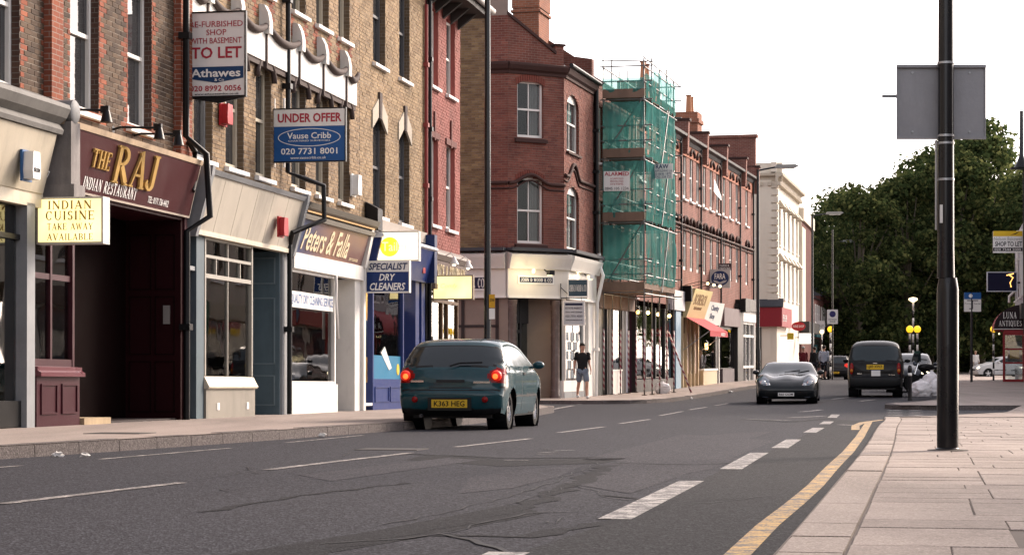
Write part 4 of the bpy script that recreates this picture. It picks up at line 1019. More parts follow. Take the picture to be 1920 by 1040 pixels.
MB().box(k0+.1, k1-.1, .10, .16, 2.66, 2.95).build('window_light_box', emi('warm_lightbox', (1,.74,.26), .45), C_); MB().box(k0+.2, k1+1, .9, 1.1, 2.8, 2.86).build('ceiling_tube', WARM, C_)
MB().box(k0+.05, k1-.05, .012, .016, .70, 1.22).build('window_poster', pm('turquoise_poster', (.02,.17,.30), .4), C_)
MB().lathe([(.13,0),(.13,.015)], (uc(746,.01),.004,.92), 16, axis='y').build('poster_roundel', pm('yellow_print', (.65,.45,.03), .5), C_)
MB().prism([(uc(715),1.28),(uc(722),1.42),(uc(735),.95),(uc(730),.9)], .004, .011, axis='y').build('poster_figure', SIGNWHITE, C_)
for k in range(4): MB().prism([(.6,1.2),(.6,2.0),(.8,2.1),(1.0,2.0),(1.0,1.2)], k0+.5+k*.5, k0+.62+k*.5).build('garment', pm('garment_blue', (.05,.10,.3), .9), C_)
MB().box(uc(681), k0-.06, .5, .55, -.3, 3.0).build('side_door', DKBLUE, C_); MB().box(uc(681), k0-.06, -.04, .1, .12, .18).build('letter_plate', SILLW, C_)
MB().box(k1+.1, k1+1.1, .30, .36, -.3, 2.4).build('shop_door', BLUE, C_); MB().box(k1+.2, k1+1.0, .285, .29, .5, 2.2).build('door_pane', SHOPGLASS, C_)
MB().box(k1+1.15, k1+1.5, -.05, .3, -.3, 3.0).box(k1+1.75, f1, -.05, .3, -.3, 3.0).box(k1+1.5, k1+1.75, .03, .3, -.3, 3.0).build('pilaster', BLUE, C_)

# ---- D: pink painted house on the corner: px 796 .. 862
uD0, uD1 = uC1+.005, U1(862.5)
FD = sub_frame(F1, uD0); D_ = thing('pink_house', 'pink painted corner house with white sash windows and a boxed eave', 'house', FD.M)
LD = uD1-uD0; ue = lambda px, y=0.0: FD.U(px, y)
wd = [(ue(806), ue(821)), (ue(836.5), ue(852.5))]
zD1, zD2 = FD.Z(845,430), FD.Z(845,180)
opsD = []
for a, b in wd: opsD += [(a, b, zD1, zD1+2.15, .1), (a, b, zD2, zD2+1.9, .0)]
ztD = zD2+2.3
wall_backing('wall', D_, 0, LD, 3.8, ztD, opsD, [MORTAR_P, REV_PK]); lay_bricks(D_, FD, 0, LD, 3.8, ztD, opsD, lambda u, z: PINK_B, 200, seed=6, depth=.02)
for a, b in wd:
    sash(D_, a, b, zD1, zD1+2.15, y=.12); sash(D_, a, b, zD2, zD2+1.9, y=.12)
    MB().box((a+b)/2-.06, (a+b)/2+.06, -.04, .02, zD1+2.05, zD1+2.75).build('keystone', pm('dark_pink_key', (.12,.04,.035), .8), D_)
    MB().box(a-.1, b+.1, -.035, .02, zD1+2.1, zD1+2.25).build('lintel', pm('dark_pink_key', (.12,.04,.035), .8), D_)
MB().box(-.02, LD+.0, .3, 9, -.4, ztD, skip=('f','b')).build('rear_walls', far_brick('pink_flank', (.42,.125,.105), (.40,.12,.10), (.36,.11,.09)), D_)
MB().prism([(-.75,ztD+.02),(-.75,ztD+.14),(4.5,ztD+2.6),(9.3,ztD+.14),(9.3,ztD+.02)], -.05, LD+.35).build('roof', SLATE, D_)
MB().prism([(-.70,ztD-.12),(-.72,ztD+.03),(.0,ztD+.03),(.0,ztD-.12)], -.05, LD+.3).build('eave_board', pm('dark_eave', (.04,.037,.035), .6), D_)
MB().tube([(-.05,-.80,ztD+.08),(LD+.35,-.80,ztD+.06)], .075, 10).build('gutter', pm('pale_gutter', (.36,.35,.34), .5), D_, smooth=True)
for k in range(5): MB().prism([(-.02,ztD-.5),(-.02,ztD-.12),(-.5,ztD-.12)], .15+k*.85, .27+k*.85).build('eave_bracket', pm('dark_eave', (.04,.037,.035), .6), D_)
drainpipe(D_, [(.12,-.10,ztD-.1),(.12,-.10,.0)], .05); drainpipe(D_, [(-.1,-.06,ztD-.5),(-.1,-.06,3.9)], .045, pm('red_lead_pipe', (.25,.05,.045), .5))
BRN = pm('brown_signboard', (.085,.05,.038), .5, var=.3)
g0, g1 = ue(804), ue(866)
cs = MB().box(g0, g1, -.14, .0, 3.02, 3.62).build('fascia', BRN, D_)
MB().prism([(0,3.62),(-.16,3.62),(-.24,3.74),(-.22,3.80),(0,3.92)], g0-.05, g1+.04).build('cornice', pm('taupe_cornice', (.22,.185,.165), .6, grime=.3), D_)
MB().box(g0, g1, -.16, 0, 2.9, 3.02).build('fascia_trim', pm('taupe_trim', (.20,.15,.13), .6), D_)
serif(cs, 'PAGE & COMPANY', g0+.08, g1-.3, 3.12, 3.52, lambda a, c, d: (a, -.142+d, c), pm('cream_letters', (.72,.60,.38), .4, var=.1), .012)
h0, h1 = ue(806), ue(858)
BRW = pm('varnished_brown', (.10,.055,.03), .35, var=.35)
mb = MB()
for uu in (h0, (h0+h1)/2-.3, (h0+h1)/2+.3, h1-.08): mb.box(uu, uu+.09, -.02, .1, .55, 2.9)
mb.box(h0-.1, h1+.1, -.04, .2, -.3, .5).box(h0, h1, -.05, .12, .5, .6).box(h0, h1, -.03, .1, 2.6, 2.68); sw = mb.build('shop_window', BRW, D_)
MB().box(h0, h1, .03, .036, .55, 2.9).build('pane', SHOPGLASS, sw)
interior(D_, h0, h1, .25, 1.8, 0, 2.9, pm('amber_shop_wall', (.42,.32,.2), .7)); MB().box(h0+.3, h1-.3, .6, .7, 2.62, 2.7).build('ceiling_tube', emi('amber_tube', (1,.72,.36), 6), D_)
for px in (843, 851): MB().box(ue(px,.2), ue(px,.2)+.35, .16, .17, 1.2, 2.2).build('window_poster', SIGNWHITE, D_)
MB().lathe([(.14,0),(.14,.01)], (ue(844.5,.2)+.12,.145,1.9), 18, axis='y').build('poster_roundel', SIGNBLUE, D_)
MB().box(-.06, ue(803), -.06, .2, -.3, 3.05).build('pilaster', BLACK, D_)
for px, l in ((842.5, 'white enamel lamp shade over the middle of the brown shop sign'), (869, 'white enamel lamp shade at the corner end of the brown shop sign')):
    o = thing('sign_lamp', l, 'lamp', FD.at(ue(px,-.3), -.14, 3.66), 'enamel lamps over the brown sign')
    MB().tube([(0,.0,.04),(0,-.2,.16),(0,-.28,.05)], .014, 6).build('arm', WHITE, o); MB().lathe([(.03,.06),(.05,.0),(.12,-.12),(.125,-.13)], (0,-.28,.0), 14).build('shade', SIGNWHITE, o, smooth=True)
    MB().ball((0,-.28,-.12), .05, 8, 6).build('bulb', emi('sign_bulb', (1,.86,.6), 1.5), o, smooth=True)

# =================================================================== corner building beyond the side street
def loc(th, fr): return th.matrix_world.inverted() @ fr.M
bpy.context.view_layer.update()
zE = gz(1.6, 67) + .11
FEb = Frame(1.64, 67, zE, .25, 1, .004); FEa = Frame(-.12, 65.94, zE, .858, .514, 0); FEf = Frame(-.12-.97*13, 65.94+.243*13, zE, .97, -.243, 0)
E = thing('corner_building', 'red brick corner building with chamfered corner and white estate agent shopfront', 'building', FEb.M.copy())
bpy.context.view_layer.update()
MEa, MEf = loc(E, FEa), loc(E, FEf)
REDE = brick_mat('corner_red_brick', [(.165,.058,.043),(.205,.075,.055),(.135,.047,.038),(.235,.092,.066)]); YELE = brick_mat('flank_yellow_brick', [(.23,.155,.08),(.19,.125,.065),(.14,.09,.05),(.27,.19,.10)])
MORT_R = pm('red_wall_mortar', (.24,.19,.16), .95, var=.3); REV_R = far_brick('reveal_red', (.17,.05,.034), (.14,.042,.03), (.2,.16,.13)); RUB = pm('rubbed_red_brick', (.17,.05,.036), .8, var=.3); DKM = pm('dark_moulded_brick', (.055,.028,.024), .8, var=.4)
LaE = (Vector((1.64,67.0,0))-Vector((-.12,65.94,0))).length
LbE = FEb.U(1113)
za = lambda py: FEa.Z(1000, py)
wz = [(za(262)+.06, za(153)), (za(460)+.06, za(333))]
a0, a1 = FEa.U(970), FEa.U(1019)
zcor, zfas = za(124), za(480)
opsEa = [(a0, a1, z0, z1, .14) for z0, z1 in wz]
wall_backing('wall', E, 0, LaE, zfas, zcor, opsEa, [MORT_R, REV_R], M=MEa); lay_bricks(E, FEa, 0, LaE, zfas, zcor, opsEa, lambda u, z: REDE, 300, M=MEa, seed=8)
CURT = pm('pale_curtain', (.42,.38,.33), .9, var=.2, bump=0)
CLEAR = glass('sash_glass', (.75,.78,.8), base=.0, boost=.4)
for z0, z1 in wz:
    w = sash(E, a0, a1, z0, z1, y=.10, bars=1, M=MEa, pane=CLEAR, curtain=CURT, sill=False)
    MB().prism([(-.10,z0-.16),(-.10,z0-.06),(.1,z0),(.1,z0-.16)], a0-.1, a1+.1).build('sill', DKM, w)
    n = 13    # rubbed brick arch, brick by brick
    for k in range(n):
        t0, t1 = k/n, (k+1)/n; f = lambda t: (a0-.05+(a1-a0+.1)*t, z1-.14+.16*(1-(2*t-1)**2))
        (p, q), (r, s) = f(t0+.01), f(t1-.01); e = (t0-.5)*.05, (t1-.5)*.05
        MB().prism([(p,q),(r,s),(r+e[1],s+.2),(p+e[0],q+.2)], -.015, .03, axis='y').build('arch_brick', RUB, E, M=MEa)
def ogee(parent, u0, u1, uc_, hw, z, M, amp=.28):
    """dark moulded string course that lifts over a window"""
    pts = []
    n = 40
    for i in range(n+1):
        u = u0+(u1-u0)*i/n; k = abs(u-uc_)/hw; pts.append((u, -.05, z + (amp*(.5+.5*cos(pi*min(k, 1)))))) 
    mb = MB(); mb.tube(pts, .055, 8); mb.tube([(p[0], -.02, p[2]-.17) for p in pts], .03, 6); return mb.build('string_course', DKM, parent, smooth=True, M=M)
ogee(E, 0, LaE, (a0+a1)/2, .75, za(345), MEa)
zg = [FEa.Z(953, 28), FEa.Z(1040, 82)]
MB().prism([(.0,zcor),(LaE,zcor),(LaE,za(82)),(LaE-.3,za(82)),(LaE-.32,za(98)),(0,za(32))], .03, .45, axis='y').build('gable_parapet', far_brick('gable_brick', (.19,.068,.05), (.145,.052,.04), (.22,.17,.14)), E, M=MEa)
MB().prism([(-.02,za(32)),(LaE-.30,za(98)),(LaE-.30,za(92)),(-.02,za(26))], -.02, .5, axis='y').box(LaE-.34, LaE+.04, -.03, .5, za(82), za(78)).build('coping', DKM, E, M=MEa)
cor = [(.02,zcor-.28),(-.05,zcor-.28),(-.06,zcor-.2),(-.14,zcor-.14),(-.20,zcor-.02),(-.20,zcor+.04),(.04,zcor+.10)]
MB().prism(cor, -.05, LaE+.05).build('cornice', DKM, E, M=MEa)
# street face
zb = lambda py: FEb.Z(1073, py); b0, b1 = FEb.U(1063), FEb.U(1086)
wzb = [(zb(286), zb(178)), (zb(468), zb(350))]
opsEb = [(b0, b1, p, q, .5) for p, q in wzb]
wall_backing('wall', E, 0, LbE, zfas, zcor, opsEb, [MORT_R, REV_R]); lay_bricks(E, FEb, 0, LbE, zfas, zcor, opsEb, lambda u, z: REDE, 0, seed=9)
for p, q in wzb: sash(E, b0, b1, p, q, y=.10, bars=1, sillm=DKM, rise=.3)
ogee(E, 0, LbE, (b0+b1)/2, .9, zb(352)+.3, None, .45)
MB().prism(cor, .03, LbE).build('cornice', DKM, E); MB().tube([(0,-.24,zcor+.1),(LbE,-.24,zcor+.08)], .07, 8).build('gutter', BLACK, E)
MB().prism([(.0,zcor+.08),(4.5,zcor+3.2),(9,zcor+.08)], .5, LbE).build('roof', SLATE, E)
MB().prism([(0,zcor),(0,zcor+.9),(.6,zcor+1.0),(4.5,zcor+3.6),(8.5,zcor+.9),(8.5,zcor)], LbE-.25, LbE+.1).build('party_wall', far_brick('gable_brick', (.19,.068,.05), (.145,.052,.04), (.22,.17,.14)), E)
# flank: red return, then yellow stock brick
Lf = 13.0; rr = .55
wall_backing('flank_wall', E, 0, Lf, -.3, za(0)+.6, [], [MORT_R, REV_R], M=MEf)
lay_bricks(E, FEf, Lf-rr, Lf, zfas, za(30), [], lambda u, z: REDE, 0, M=MEf, seed=10); lay_bricks(E, FEf, Lf-5, Lf-rr, 3.6, za(0)+.6, [], lambda u, z: YELE, 200, M=MEf, seed=12)
MB().prism(cor, Lf-rr, Lf+.05).build('cornice', DKM, E, M=MEf)
ogee(E, Lf-rr, Lf, Lf+3, .5, za(345), MEf, 0)
MB().box(.0, LbE, 5, 9, -.3, zcor, skip=('f','b','t')).build('rear_walls', far_brick('flank_stock_brick', (.22,.15,.09), (.16,.11,.065), (.26,.23,.19)), E)
# chimney stack with its oversailing courses
c = at(990, 60, 70.5); M = E.matrix_world.inverted() @ T(c.x, c.y, c.z) @ RZ(-.25)
MB().box(-.44,.44,-.3,1.2,-2.2,.75).box(-.50,.50,-.36,1.26,.60,.68).box(-.47,.47,-.33,1.23,.75,1.3).build('chimney', far_brick('chimney_brick', (.30,.11,.06), (.24,.085,.05), (.3,.25,.2)), E, M=M)
MB().lathe([(.13,1.3),(.11,1.8),(.14,1.85)], (0,.1,0), 12).build('chimney_pot', pm('terracotta', (.42,.20,.11), .8), E, M=M); MB().lathe([(.13,1.3),(.11,1.8),(.14,1.85)], (0,.7,0), 12).build('chimney_pot', pm('terracotta', (.42,.20,.11), .8), E, M=M)
# estate agent shopfront
GREYW = pm('stone_white_paint', (.60,.575,.53), .5, var=.1, grime=.15)
zs_, zm_, zl_ = za(478), za(505), za(558)
prof = [(.1,zm_),(-.22,zm_),(-.24,zm_+.08),(-.34,zs_-.1),(-.36,zs_),(.1,zs_+.12)]
for (fr, M, u0, u1) in ((FEa, MEa, -.08, LaE+.08), (FEb, None, .02, LbE-.1), (FEf, MEf, Lf-5, Lf-.05)):
    MB().prism(prof, u0, u1).build('shop_cornice', GREYW, E, M=M); MB().box(u0, u1, -.12, .1, zl_+.06, zm_).build('fascia', GREYW, E, M=M); MB().box(u0, u1, -.16, .1, zl_-.02, zl_+.06).build('fascia_trim', WHITE, E, M=M)
    MB().box(u0, u1, -.40, .1, zs_+.10, zs_+.2).build('lead_flashing', SLATE, E, M=M)
NAVY = pm('navy_sign', (.014,.022,.05), .4, bump=0)
def plate_sign(parent, M, u0, u1, z0, z1, y, txt, serif_=True):
    p = MB().box(u0, u1, y-.03, y, z0, z1).build('name_plate', SIGNWHITE, parent, M=M)
    q_ = MB().box(u0+.05, u1-.05, y-.036, y-.03, z0+.05, z1-.05).build('name_panel', NAVY, p)
    serif(q_, txt, u0+.10, u1-.10, z0+.08, z1-.08, lambda a, c, d: (a, y-.037+d, c), INK_WHITE, .006)
plate_sign(E, MEa, FEa.U(967), FEa.U(1034), za(533), za(517), -.12, 'JOHN D WOOD & CO')
plate_sign(E, MEf, Lf-1.95, Lf-.62, za(545), za(518), -.12, 'D WOOD & CO')
COLM = pm('brown_marble', (.13,.10,.09), .25, var=.5, scale=6)
for (px, M, fr) in ((949, MEa, FEa), (1041, MEa, FEa)):
    uu = fr.U(px); MB().lathe([(.17,0),(.17,.12),(.14,.16),(.135,zl_-.2),(.16,zl_-.12),(.16,zl_-.02)], (max(.15, min(LaE-.12, uu)),.0,-.05), 16).build('column', COLM, E, M=M, auto=40)
DGL = pm('dark_frame', (.03,.028,.028), .4)
# corner doorway behind the columns
mb = MB().box(.05, LaE-.05, .9, .96, 2.35, zl_).box(.05, .12, .88, .98, 0, zl_).box(.95, 1.02, .88, .98, 0, zl_).box(1.4, 1.48, .88, .98, 0, zl_).box(LaE-.1, LaE-.02, .88, .98, 0, zl_).box(.12,.95,.88,.98,2.05,2.15)
dw = mb.build('door_frame', DGL, E, M=MEa)
fw0 = Lf-4.8; mb = MB().box(fw0, Lf-.3, -.02, .1, .55, .65).box(fw0, Lf-.3, -.02, .1, 2.2, 2.28)
for k in range(5): mb.box(fw0+k*1.1, fw0+k*1.1+.1, -.02, .1, .55, zl_)
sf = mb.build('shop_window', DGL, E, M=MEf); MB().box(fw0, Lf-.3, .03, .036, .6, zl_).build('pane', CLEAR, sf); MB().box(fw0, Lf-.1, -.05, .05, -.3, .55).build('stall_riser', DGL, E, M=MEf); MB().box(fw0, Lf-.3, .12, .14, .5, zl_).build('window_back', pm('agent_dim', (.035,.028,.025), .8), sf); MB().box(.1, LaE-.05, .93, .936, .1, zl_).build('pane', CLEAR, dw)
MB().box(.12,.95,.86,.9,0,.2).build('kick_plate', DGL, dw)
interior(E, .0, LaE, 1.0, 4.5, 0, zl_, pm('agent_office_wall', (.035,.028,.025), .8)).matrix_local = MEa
for r_ in range(4):
    for c_ in range(3): MB().box(1.5+c_*.18, 1.66+c_*.18, 1.02, 1.025, .55+r_*.27, .78+r_*.27).build('property_card', SIGNWHITE if (r_+c_) % 3 else pm('photo_card', (.16,.19,.22), .4), dw)
# street window with property cards
mb = MB().box(FEb.U(1057), FEb.U(1094), .0, .3, -.3, .55).build('stall_riser', WHITE, E)
MB().box(FEb.U(1057), FEb.U(1094), -.02, 0, -.1, .2).build('plinth', GREYP, E)
mb = MB().box(.1, .17, -.02, .1, .55, zl_).box(FEb.U(1093), FEb.U(1095), -.02, .1, .55, zl_); sw = mb.build('shop_window', WHITE, E)
MB().box(.15, FEb.U(1094), .04, .046, .55, zl_).build('pane', CLEAR, sw)
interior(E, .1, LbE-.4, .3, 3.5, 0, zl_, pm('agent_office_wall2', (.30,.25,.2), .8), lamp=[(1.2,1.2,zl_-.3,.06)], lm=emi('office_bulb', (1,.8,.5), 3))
for r_ in range(5):
    for c_ in range(5): MB().box(.3+c_*.42, .62+c_*.42, .028, .034, .62+r_*.3, .88+r_*.3).build('property_card', SIGNWHITE if (r_+c_) % 2 else pm('photo_card', (.16,.19,.22), .4), sw)
MB().box(FEb.U(1094), FEb.U(1099), .1, .2, -.3, zl_).build('side_door', pm('brown_door', (.10,.06,.045), .5), E)
MB().box(FEb.U(1099), FEb.U(1112), -.08, .3, -.3, zl_).build('pilaster', WHITE, E)
drainpipe(E, [(LbE-.3,-.25,zs_+.3),(LbE-.3,-.28,zs_-.15),(LbE-.45,-.42,zm_),(LbE-.35,-.2,zl_),(LbE-.35,-.15,0)], .06, WHITE)
drainpipe(E, [(LbE-.05,-.12,zcor-.1),(LbE-.05,-.12,zs_+.3)], .07)
# yellow brick house at the back of the side street, closing the view between pink house and corner
Hs = thing('side_street_house', 'yellow brick house side seen between the pink house and the red corner', 'house', FEf.at(-9, 0, -.2))
wall_backing('wall', Hs, 0, 8.9, -.2, 11, [(2,3,4.6,6.4,0),(5.5,6.5,4.6,6.4,0)], [far_brick('flank_stock_brick', (.22,.15,.09), (.16,.11,.065), (.26,.23,.19)), REV_ST], thick=6)
sash(Hs, 2, 3, 4.6, 6.4); sash(Hs, 5.5, 6.5, 4.6, 6.4)
MB().prism([(-.3,11),(3,13),(6.3,11)], 0, 8.9).build('roof', SLATE, Hs)

# =================================================================== scaffolded house
FT = Frame(.25*71.5-15.1, 71.5, gz(2.8,71.5)+.11, .25, 1, .0085)
uF0, uF1 = .35, 6.6
FF = sub_frame(FT, uF0); Fh = thing('scaffolded_house', 'red brick house hidden behind green scaffold netting beside the corner building', 'house', FF.M)
LFh = uF1-uF0
wf = [(.5,1.3),(2.0,2.8),(3.4,4.2),(4.9,5.7)]; opsF = []
for a, b in wf: opsF += [(a, b, 4.6, 6.6, .4), (a, b, 7.9, 9.8, .4)]
RED_T = far_brick('terrace_red_brick', (.25,.10,.075), (.185,.072,.056), (.31,.25,.21))
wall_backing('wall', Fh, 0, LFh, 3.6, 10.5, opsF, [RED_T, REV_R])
for a, b in wf: sash(Fh, a, b, 4.6, 6.6, rise=.2); sash(Fh, a, b, 7.9, 9.8, rise=.2)
MB().box(0, LFh, .5, 9, -.3, 10.5, skip=('f','b')).build('rear_walls', RED_T, Fh); MB().prism([(0,10.5),(4.5,13.2),(9,10.5)], 0, LFh).build('roof', SLATE, Fh)
MB().box(0, LFh, -.12, .1, 2.95, 3.6).build('fascia', pm('weathered_fascia', (.16,.10,.075), .7, grime=.4), Fh)
for (a, b, m) in ((0,1.5,pm('dark_green_door', (.02,.024,.022), .4)), (1.75,2.3,MAHOG), (5.2,5.9,DKBLUE)): MB().box(a, b, .05, .12, -.3, 2.95).build('shop_door', m, Fh)
MB().box(2.3,2.42,-.05,.2,-.3,2.95).build('pilaster', WHITE, Fh); MB().box(1.5,1.75,-.05,.2,-.3,2.95).build('pilaster', DGL, Fh); MB().box(4.2,4.9,-.05,.2,-.3,2.95).build('pilaster', DGL, Fh)
MB().box(2.45,4.2,-.04,.2,-.3,.8).build('stall_riser', WHITE, Fh); MB().box(2.45,4.2,-.06,.2,.8,.86).build('sill', SILLW, Fh)
MB().box(2.45,4.2,.02,.026,.86,2.95).build('shop_window', SHOPGLASS, Fh); interior(Fh, 2.45, 4.2, .2, 2, 0, 2.95, pm('pale_shop_wall', (.25,.26,.25), .8))
MB().box(4.9,5.2,-.05,.2,-.3,2.95).build('pilaster', DKBLUE, Fh)
interior(Fh, 4.9, 6.2, .2, 2, 0, 2.95, pm('purple_shop_wall', (.16,.05,.12), .8)); MB().box(5.1,6.1,.3,.32,.6,2.3).build('window_display', pm('mixed_display', (.35,.15,.12), .6, var=.8, scale=6), Fh)

SC = thing('scaffolding', 'tube scaffolding wrapped in green debris netting over the pavement', 'scaffolding', FT.at(.9, 0, 0))
sx0, sx1, sy0, sy1 = 0.0, 5.9, -1.52, -.12
STEEL = pm('scaffold_tube', (.20,.20,.20), .45, metal=.6, var=.4); BOARDS = pm('scaffold_board', (.20,.135,.10), .85, var=.45, grime=.4); RUST = pm('rusty_fitting', (.08,.05,.04), .7)
def net_mat():
    m, nt, b = nodes_of('green_debris_net'); L = nt.links.new; nt.nodes.remove(b); out = [n for n in nt.nodes if n.type == 'OUTPUT_MATERIAL'][0]
    geo = N(nt, 'ShaderNodeNewGeometry'); n1 = N(nt, 'ShaderNodeTexNoise', Scale=1.3, Detail=5.0); L(geo.outputs['Position'], n1.inputs['Vector'])
    c = mixc(nt, n1.outputs[0], (.045,.21,.195), (.14,.41,.375))
    d = N(nt, 'ShaderNodeBsdfDiffuse'); t = N(nt, 'ShaderNodeBsdfTranslucent'); L(c, d.inputs[0]); L(c, t.inputs[0]); a = N(nt, 'ShaderNodeMixShader'); a.inputs[0].default_value = .5; L(d.outputs[0], a.inputs[1]); L(t.outputs[0], a.inputs[2])
    tr = N(nt, 'ShaderNodeBsdfTransparent'); tr.inputs[0].default_value = (.72,.92,.88,1); rr_ = N(nt, 'ShaderNodeMapRange'); L(n1.outputs[0], rr_.inputs[0]); rr_.inputs[3].default_value = .42; rr_.inputs[4].default_value = .9
    ms = N(nt, 'ShaderNodeMixShader'); L(rr_.outputs[0], ms.inputs[0]); L(tr.outputs[0], ms.inputs[1]); L(a.outputs[0], ms.inputs[2]); L(ms.outputs[0], out.inputs[0]); return m
NET = net_mat()
lv = [3.55, 5.9, 8.05, 10.05]; top = 11.35
nst = 4; xs_ = [sx0 + (sx1-sx0)*i/nst for i in range(nst+1)]
def stripe_mat():
    m, nt, b = nodes_of('red_white_tape'); L = nt.links.new; tc = N(nt, 'ShaderNodeTexCoord'); sp = N(nt, 'ShaderNodeSeparateXYZ'); L(tc.outputs['Object'], sp.inputs[0])
    at2 = N(nt, 'ShaderNodeMath', operation='ARCTAN2'); gg = N(nt, 'ShaderNodeNewGeometry'); sn = N(nt, 'ShaderNodeSeparateXYZ'); L(gg.outputs['Normal'], sn.inputs[0]); L(sn.outputs[1], at2.inputs[0]); L(sn.outputs[0], at2.inputs[1])
    k = N(nt, 'ShaderNodeMath', operation='MULTIPLY_ADD'); L(at2.outputs[0], k.inputs[0]); k.inputs[1].default_value = .159; s = N(nt, 'ShaderNodeMath', operation='MULTIPLY'); L(sp.outputs[2], s.inputs[0]); s.inputs[1].default_value = 4.6; L(s.outputs[0], k.inputs[2])
    f = N(nt, 'ShaderNodeMath', operation='FRACT'); L(k.outputs[0], f.inputs[0]); g = N(nt, 'ShaderNodeMath', operation='GREATER_THAN'); L(f.outputs[0], g.inputs[0]); g.inputs[1].default_value = .5
    c = mixc(nt, g.outputs[0], (.20,.025,.05), (.42,.37,.36)); L(c, b.inputs['Base Color']); b.inputs['Roughness'].default_value = .5; return m
TAPE = stripe_mat()
for i, x in enumerate(xs_):
    for y in (sy0, sy1):
        MB().tube([(x,y,-.05),(x,y,top + (.2 if i % 2 else 0))], .026, 8).build('upright_tube', STEEL, SC, smooth=True)
        MB().tube([(x,y,.18),(x,y,2.25)], .029, 10).build('striped_sleeve', TAPE, SC, smooth=True)
        MB().box(x-.08,x+.08,y-.08,y+.08,-.02,.02).build('base_plate', RUST, SC)
for z in lv:
    for dz in (-.12, .5, 1.0):
        if z+dz > top: continue
        for y in (sy0, sy1): MB().tube([(sx0-.25,y-.05,z+dz),(sx1+.35,y-.05,z+dz)], .024, 6).build('ledger_tube', STEEL, SC)
        for x in (sx0, sx1): MB().tube([(x-.05,sy0-.3,z+dz+.05),(x-.05,sy1+.1,z+dz+.05)], .024, 6).build('transom_tube', STEEL, SC)
    nb_ = 6
    for k in range(nb_):
        y = sy0+.03+(sy1-sy0-.06)*k/nb_; MB().box(sx0-.1, sx1+.1, y, y+.21, z, z+.045).build('platform_board', BOARDS, SC)
    MB().box(sx0-.1, sx1+.1, sy0-.03, sy0+.01, z+.045, z+.28).build('toe_board', BOARDS, SC); MB().box(sx0-.12, sx0-.085, sy0, sy1, z-.02, z+.28).build('toe_board', BOARDS, SC)
for z0, z1 in zip(lv, lv[1:]):
    MB().tube([(sx0-.07,sy1,z0),(sx0-.07,sy0,z1)], .024, 6).build('brace_tube', STEEL, SC); MB().tube([(xs_[2],sy0-.08,z0),(xs_[3],sy0-.08,z1)], .024, 6).build('brace_tube', STEEL, SC)
MB().tube([(xs_[3],sy0-.05,2.2),(xs_[3]+.5,sy0-.8,.0)], .034, 10).build('striped_sleeve', TAPE, SC, smooth=True)
MB().tube([(sx0-.4,sy0-.06,top),(sx1+1.2,sy0-.06,top-.1)], .022, 6).build('top_rail', STEEL, SC); MB().tube([(sx0-1.4,sy1,top-.2),(sx0+.1,sy0-.3,top-.1)], .022, 6).build('top_rail', STEEL, SC)
def net(x0, y0, x1, y1, z0, z1, seed, sag=.06):
    r = random.Random(seed); mb = MB(); nx, nz = 14, 10; n_ = Vector((y1-y0, -(x1-x0), 0)).normalized()
    for j in range(nz+1):
        for i in range(nx+1):
            t, s = i/nx, j/nz; w = noise.noise(Vector((t*5+seed*3.1, s*4, seed)))*sag + .05*sin(s*pi)*sin(t*pi*3)
            low = .12*noise.noise(Vector((t*4, seed, 2))) if j == 0 else 0
            mb.v.append((x0+(x1-x0)*t+n_.x*w, y0+(y1-y0)*t+n_.y*w, z0+(z1-z0)*s+low))
    mb.f = [(j*(nx+1)+i, j*(nx+1)+i+1, (j+1)*(nx+1)+i+1, (j+1)*(nx+1)+i) for j in range(nz) for i in range(nx)]; mb.m = [0]*len(mb.f)
    return mb.build('netting', NET, SC, smooth=True)
bt = [3.9, 6.0, 8.15, 10.15, 11.15]
for k, (z0, z1) in enumerate(zip(bt, bt[1:])):
    for i in range(nst): net(xs_[i], sy0-.06, xs_[i+1], sy0-.06, z0-.1, z1-.22 if k < 3 else z1 - .3*(i == 0), 10*k+i)
    net(sx0-.09, sy1, sx0-.09, sy0, z0, z1-.25 if k < 3 else z0+.55, 70+k)
# boards and bulkhead lamps on the scaffold
def side_sign(name, label, cat, fr, px, pz0, pz1, w, y=0.0, t=.04, group=None):
    """a board that sticks out from a facade: pz0/pz1 its bottom and top rows; returns thing and its height"""
    u = fr.U(px, y); z0, z1 = fr.Z(px, pz0, y), fr.Z(px, pz1, y)
    return thing(name, label, cat, fr.side(u, y, z0), group), z1-z0
dS = 72.4
def front_sign(name, label, cat, px0, px1, py0, py1, d, yaw=-.1):
    p = at((px0+px1)/2, py1, d); s = d/FPX
    return thing(name, label, cat, T(p.x, p.y, p.z) @ RZ(yaw)), (px1-px0)*s/2, (py1-py0)*s
o, w, h = front_sign('alarm_notice', 'white ALARMED notice tied to the scaffolding end', 'sign', 1132, 1181, 321, 358, 72.0)
p = board(o, -w, w, 0, h, SIGNWHITE, .015); text(p, 'ALARMED', -w*.93, w*.93, h*.77, h*.97, -.001, INK_RED, bold=.02)
for k, s in enumerate(('SCAFFOLD', 'PROTECTED', 'SYSTEMS')): text(p, s, -w*.5, w*.5, h*(.58-.14*k), h*(.67-.14*k), -.001, INK_RED)
text(p, '0845 105 1234', -w*.9, w*.9, h*.05, h*.2, -.001, INK_BLACK)
o, w, h = front_sign('scaffolders_sign', 'white RAW scaffolding board on the scaffold corner', 'sign', 1221, 1262, 307, 335, 73.4, -.3)
p = board(o, -w, w, 0, h, SIGNWHITE, .015); text(p, 'RAW', -w*.6, w*.6, h*.66, h*.97, -.001, INK_BLUE, bold=.02); text(p, 'SCAFFOLDING Ltd', -w*.92, w*.92, h*.45, h*.6, -.001, INK_BLUE); text(p, '020 8646 1870', -w*.85, w*.85, h*.24, h*.4, -.001, INK_BLUE); text(p, '07702 238 723', -w*.85, w*.85, h*.04, h*.2, -.001, INK_BLUE)
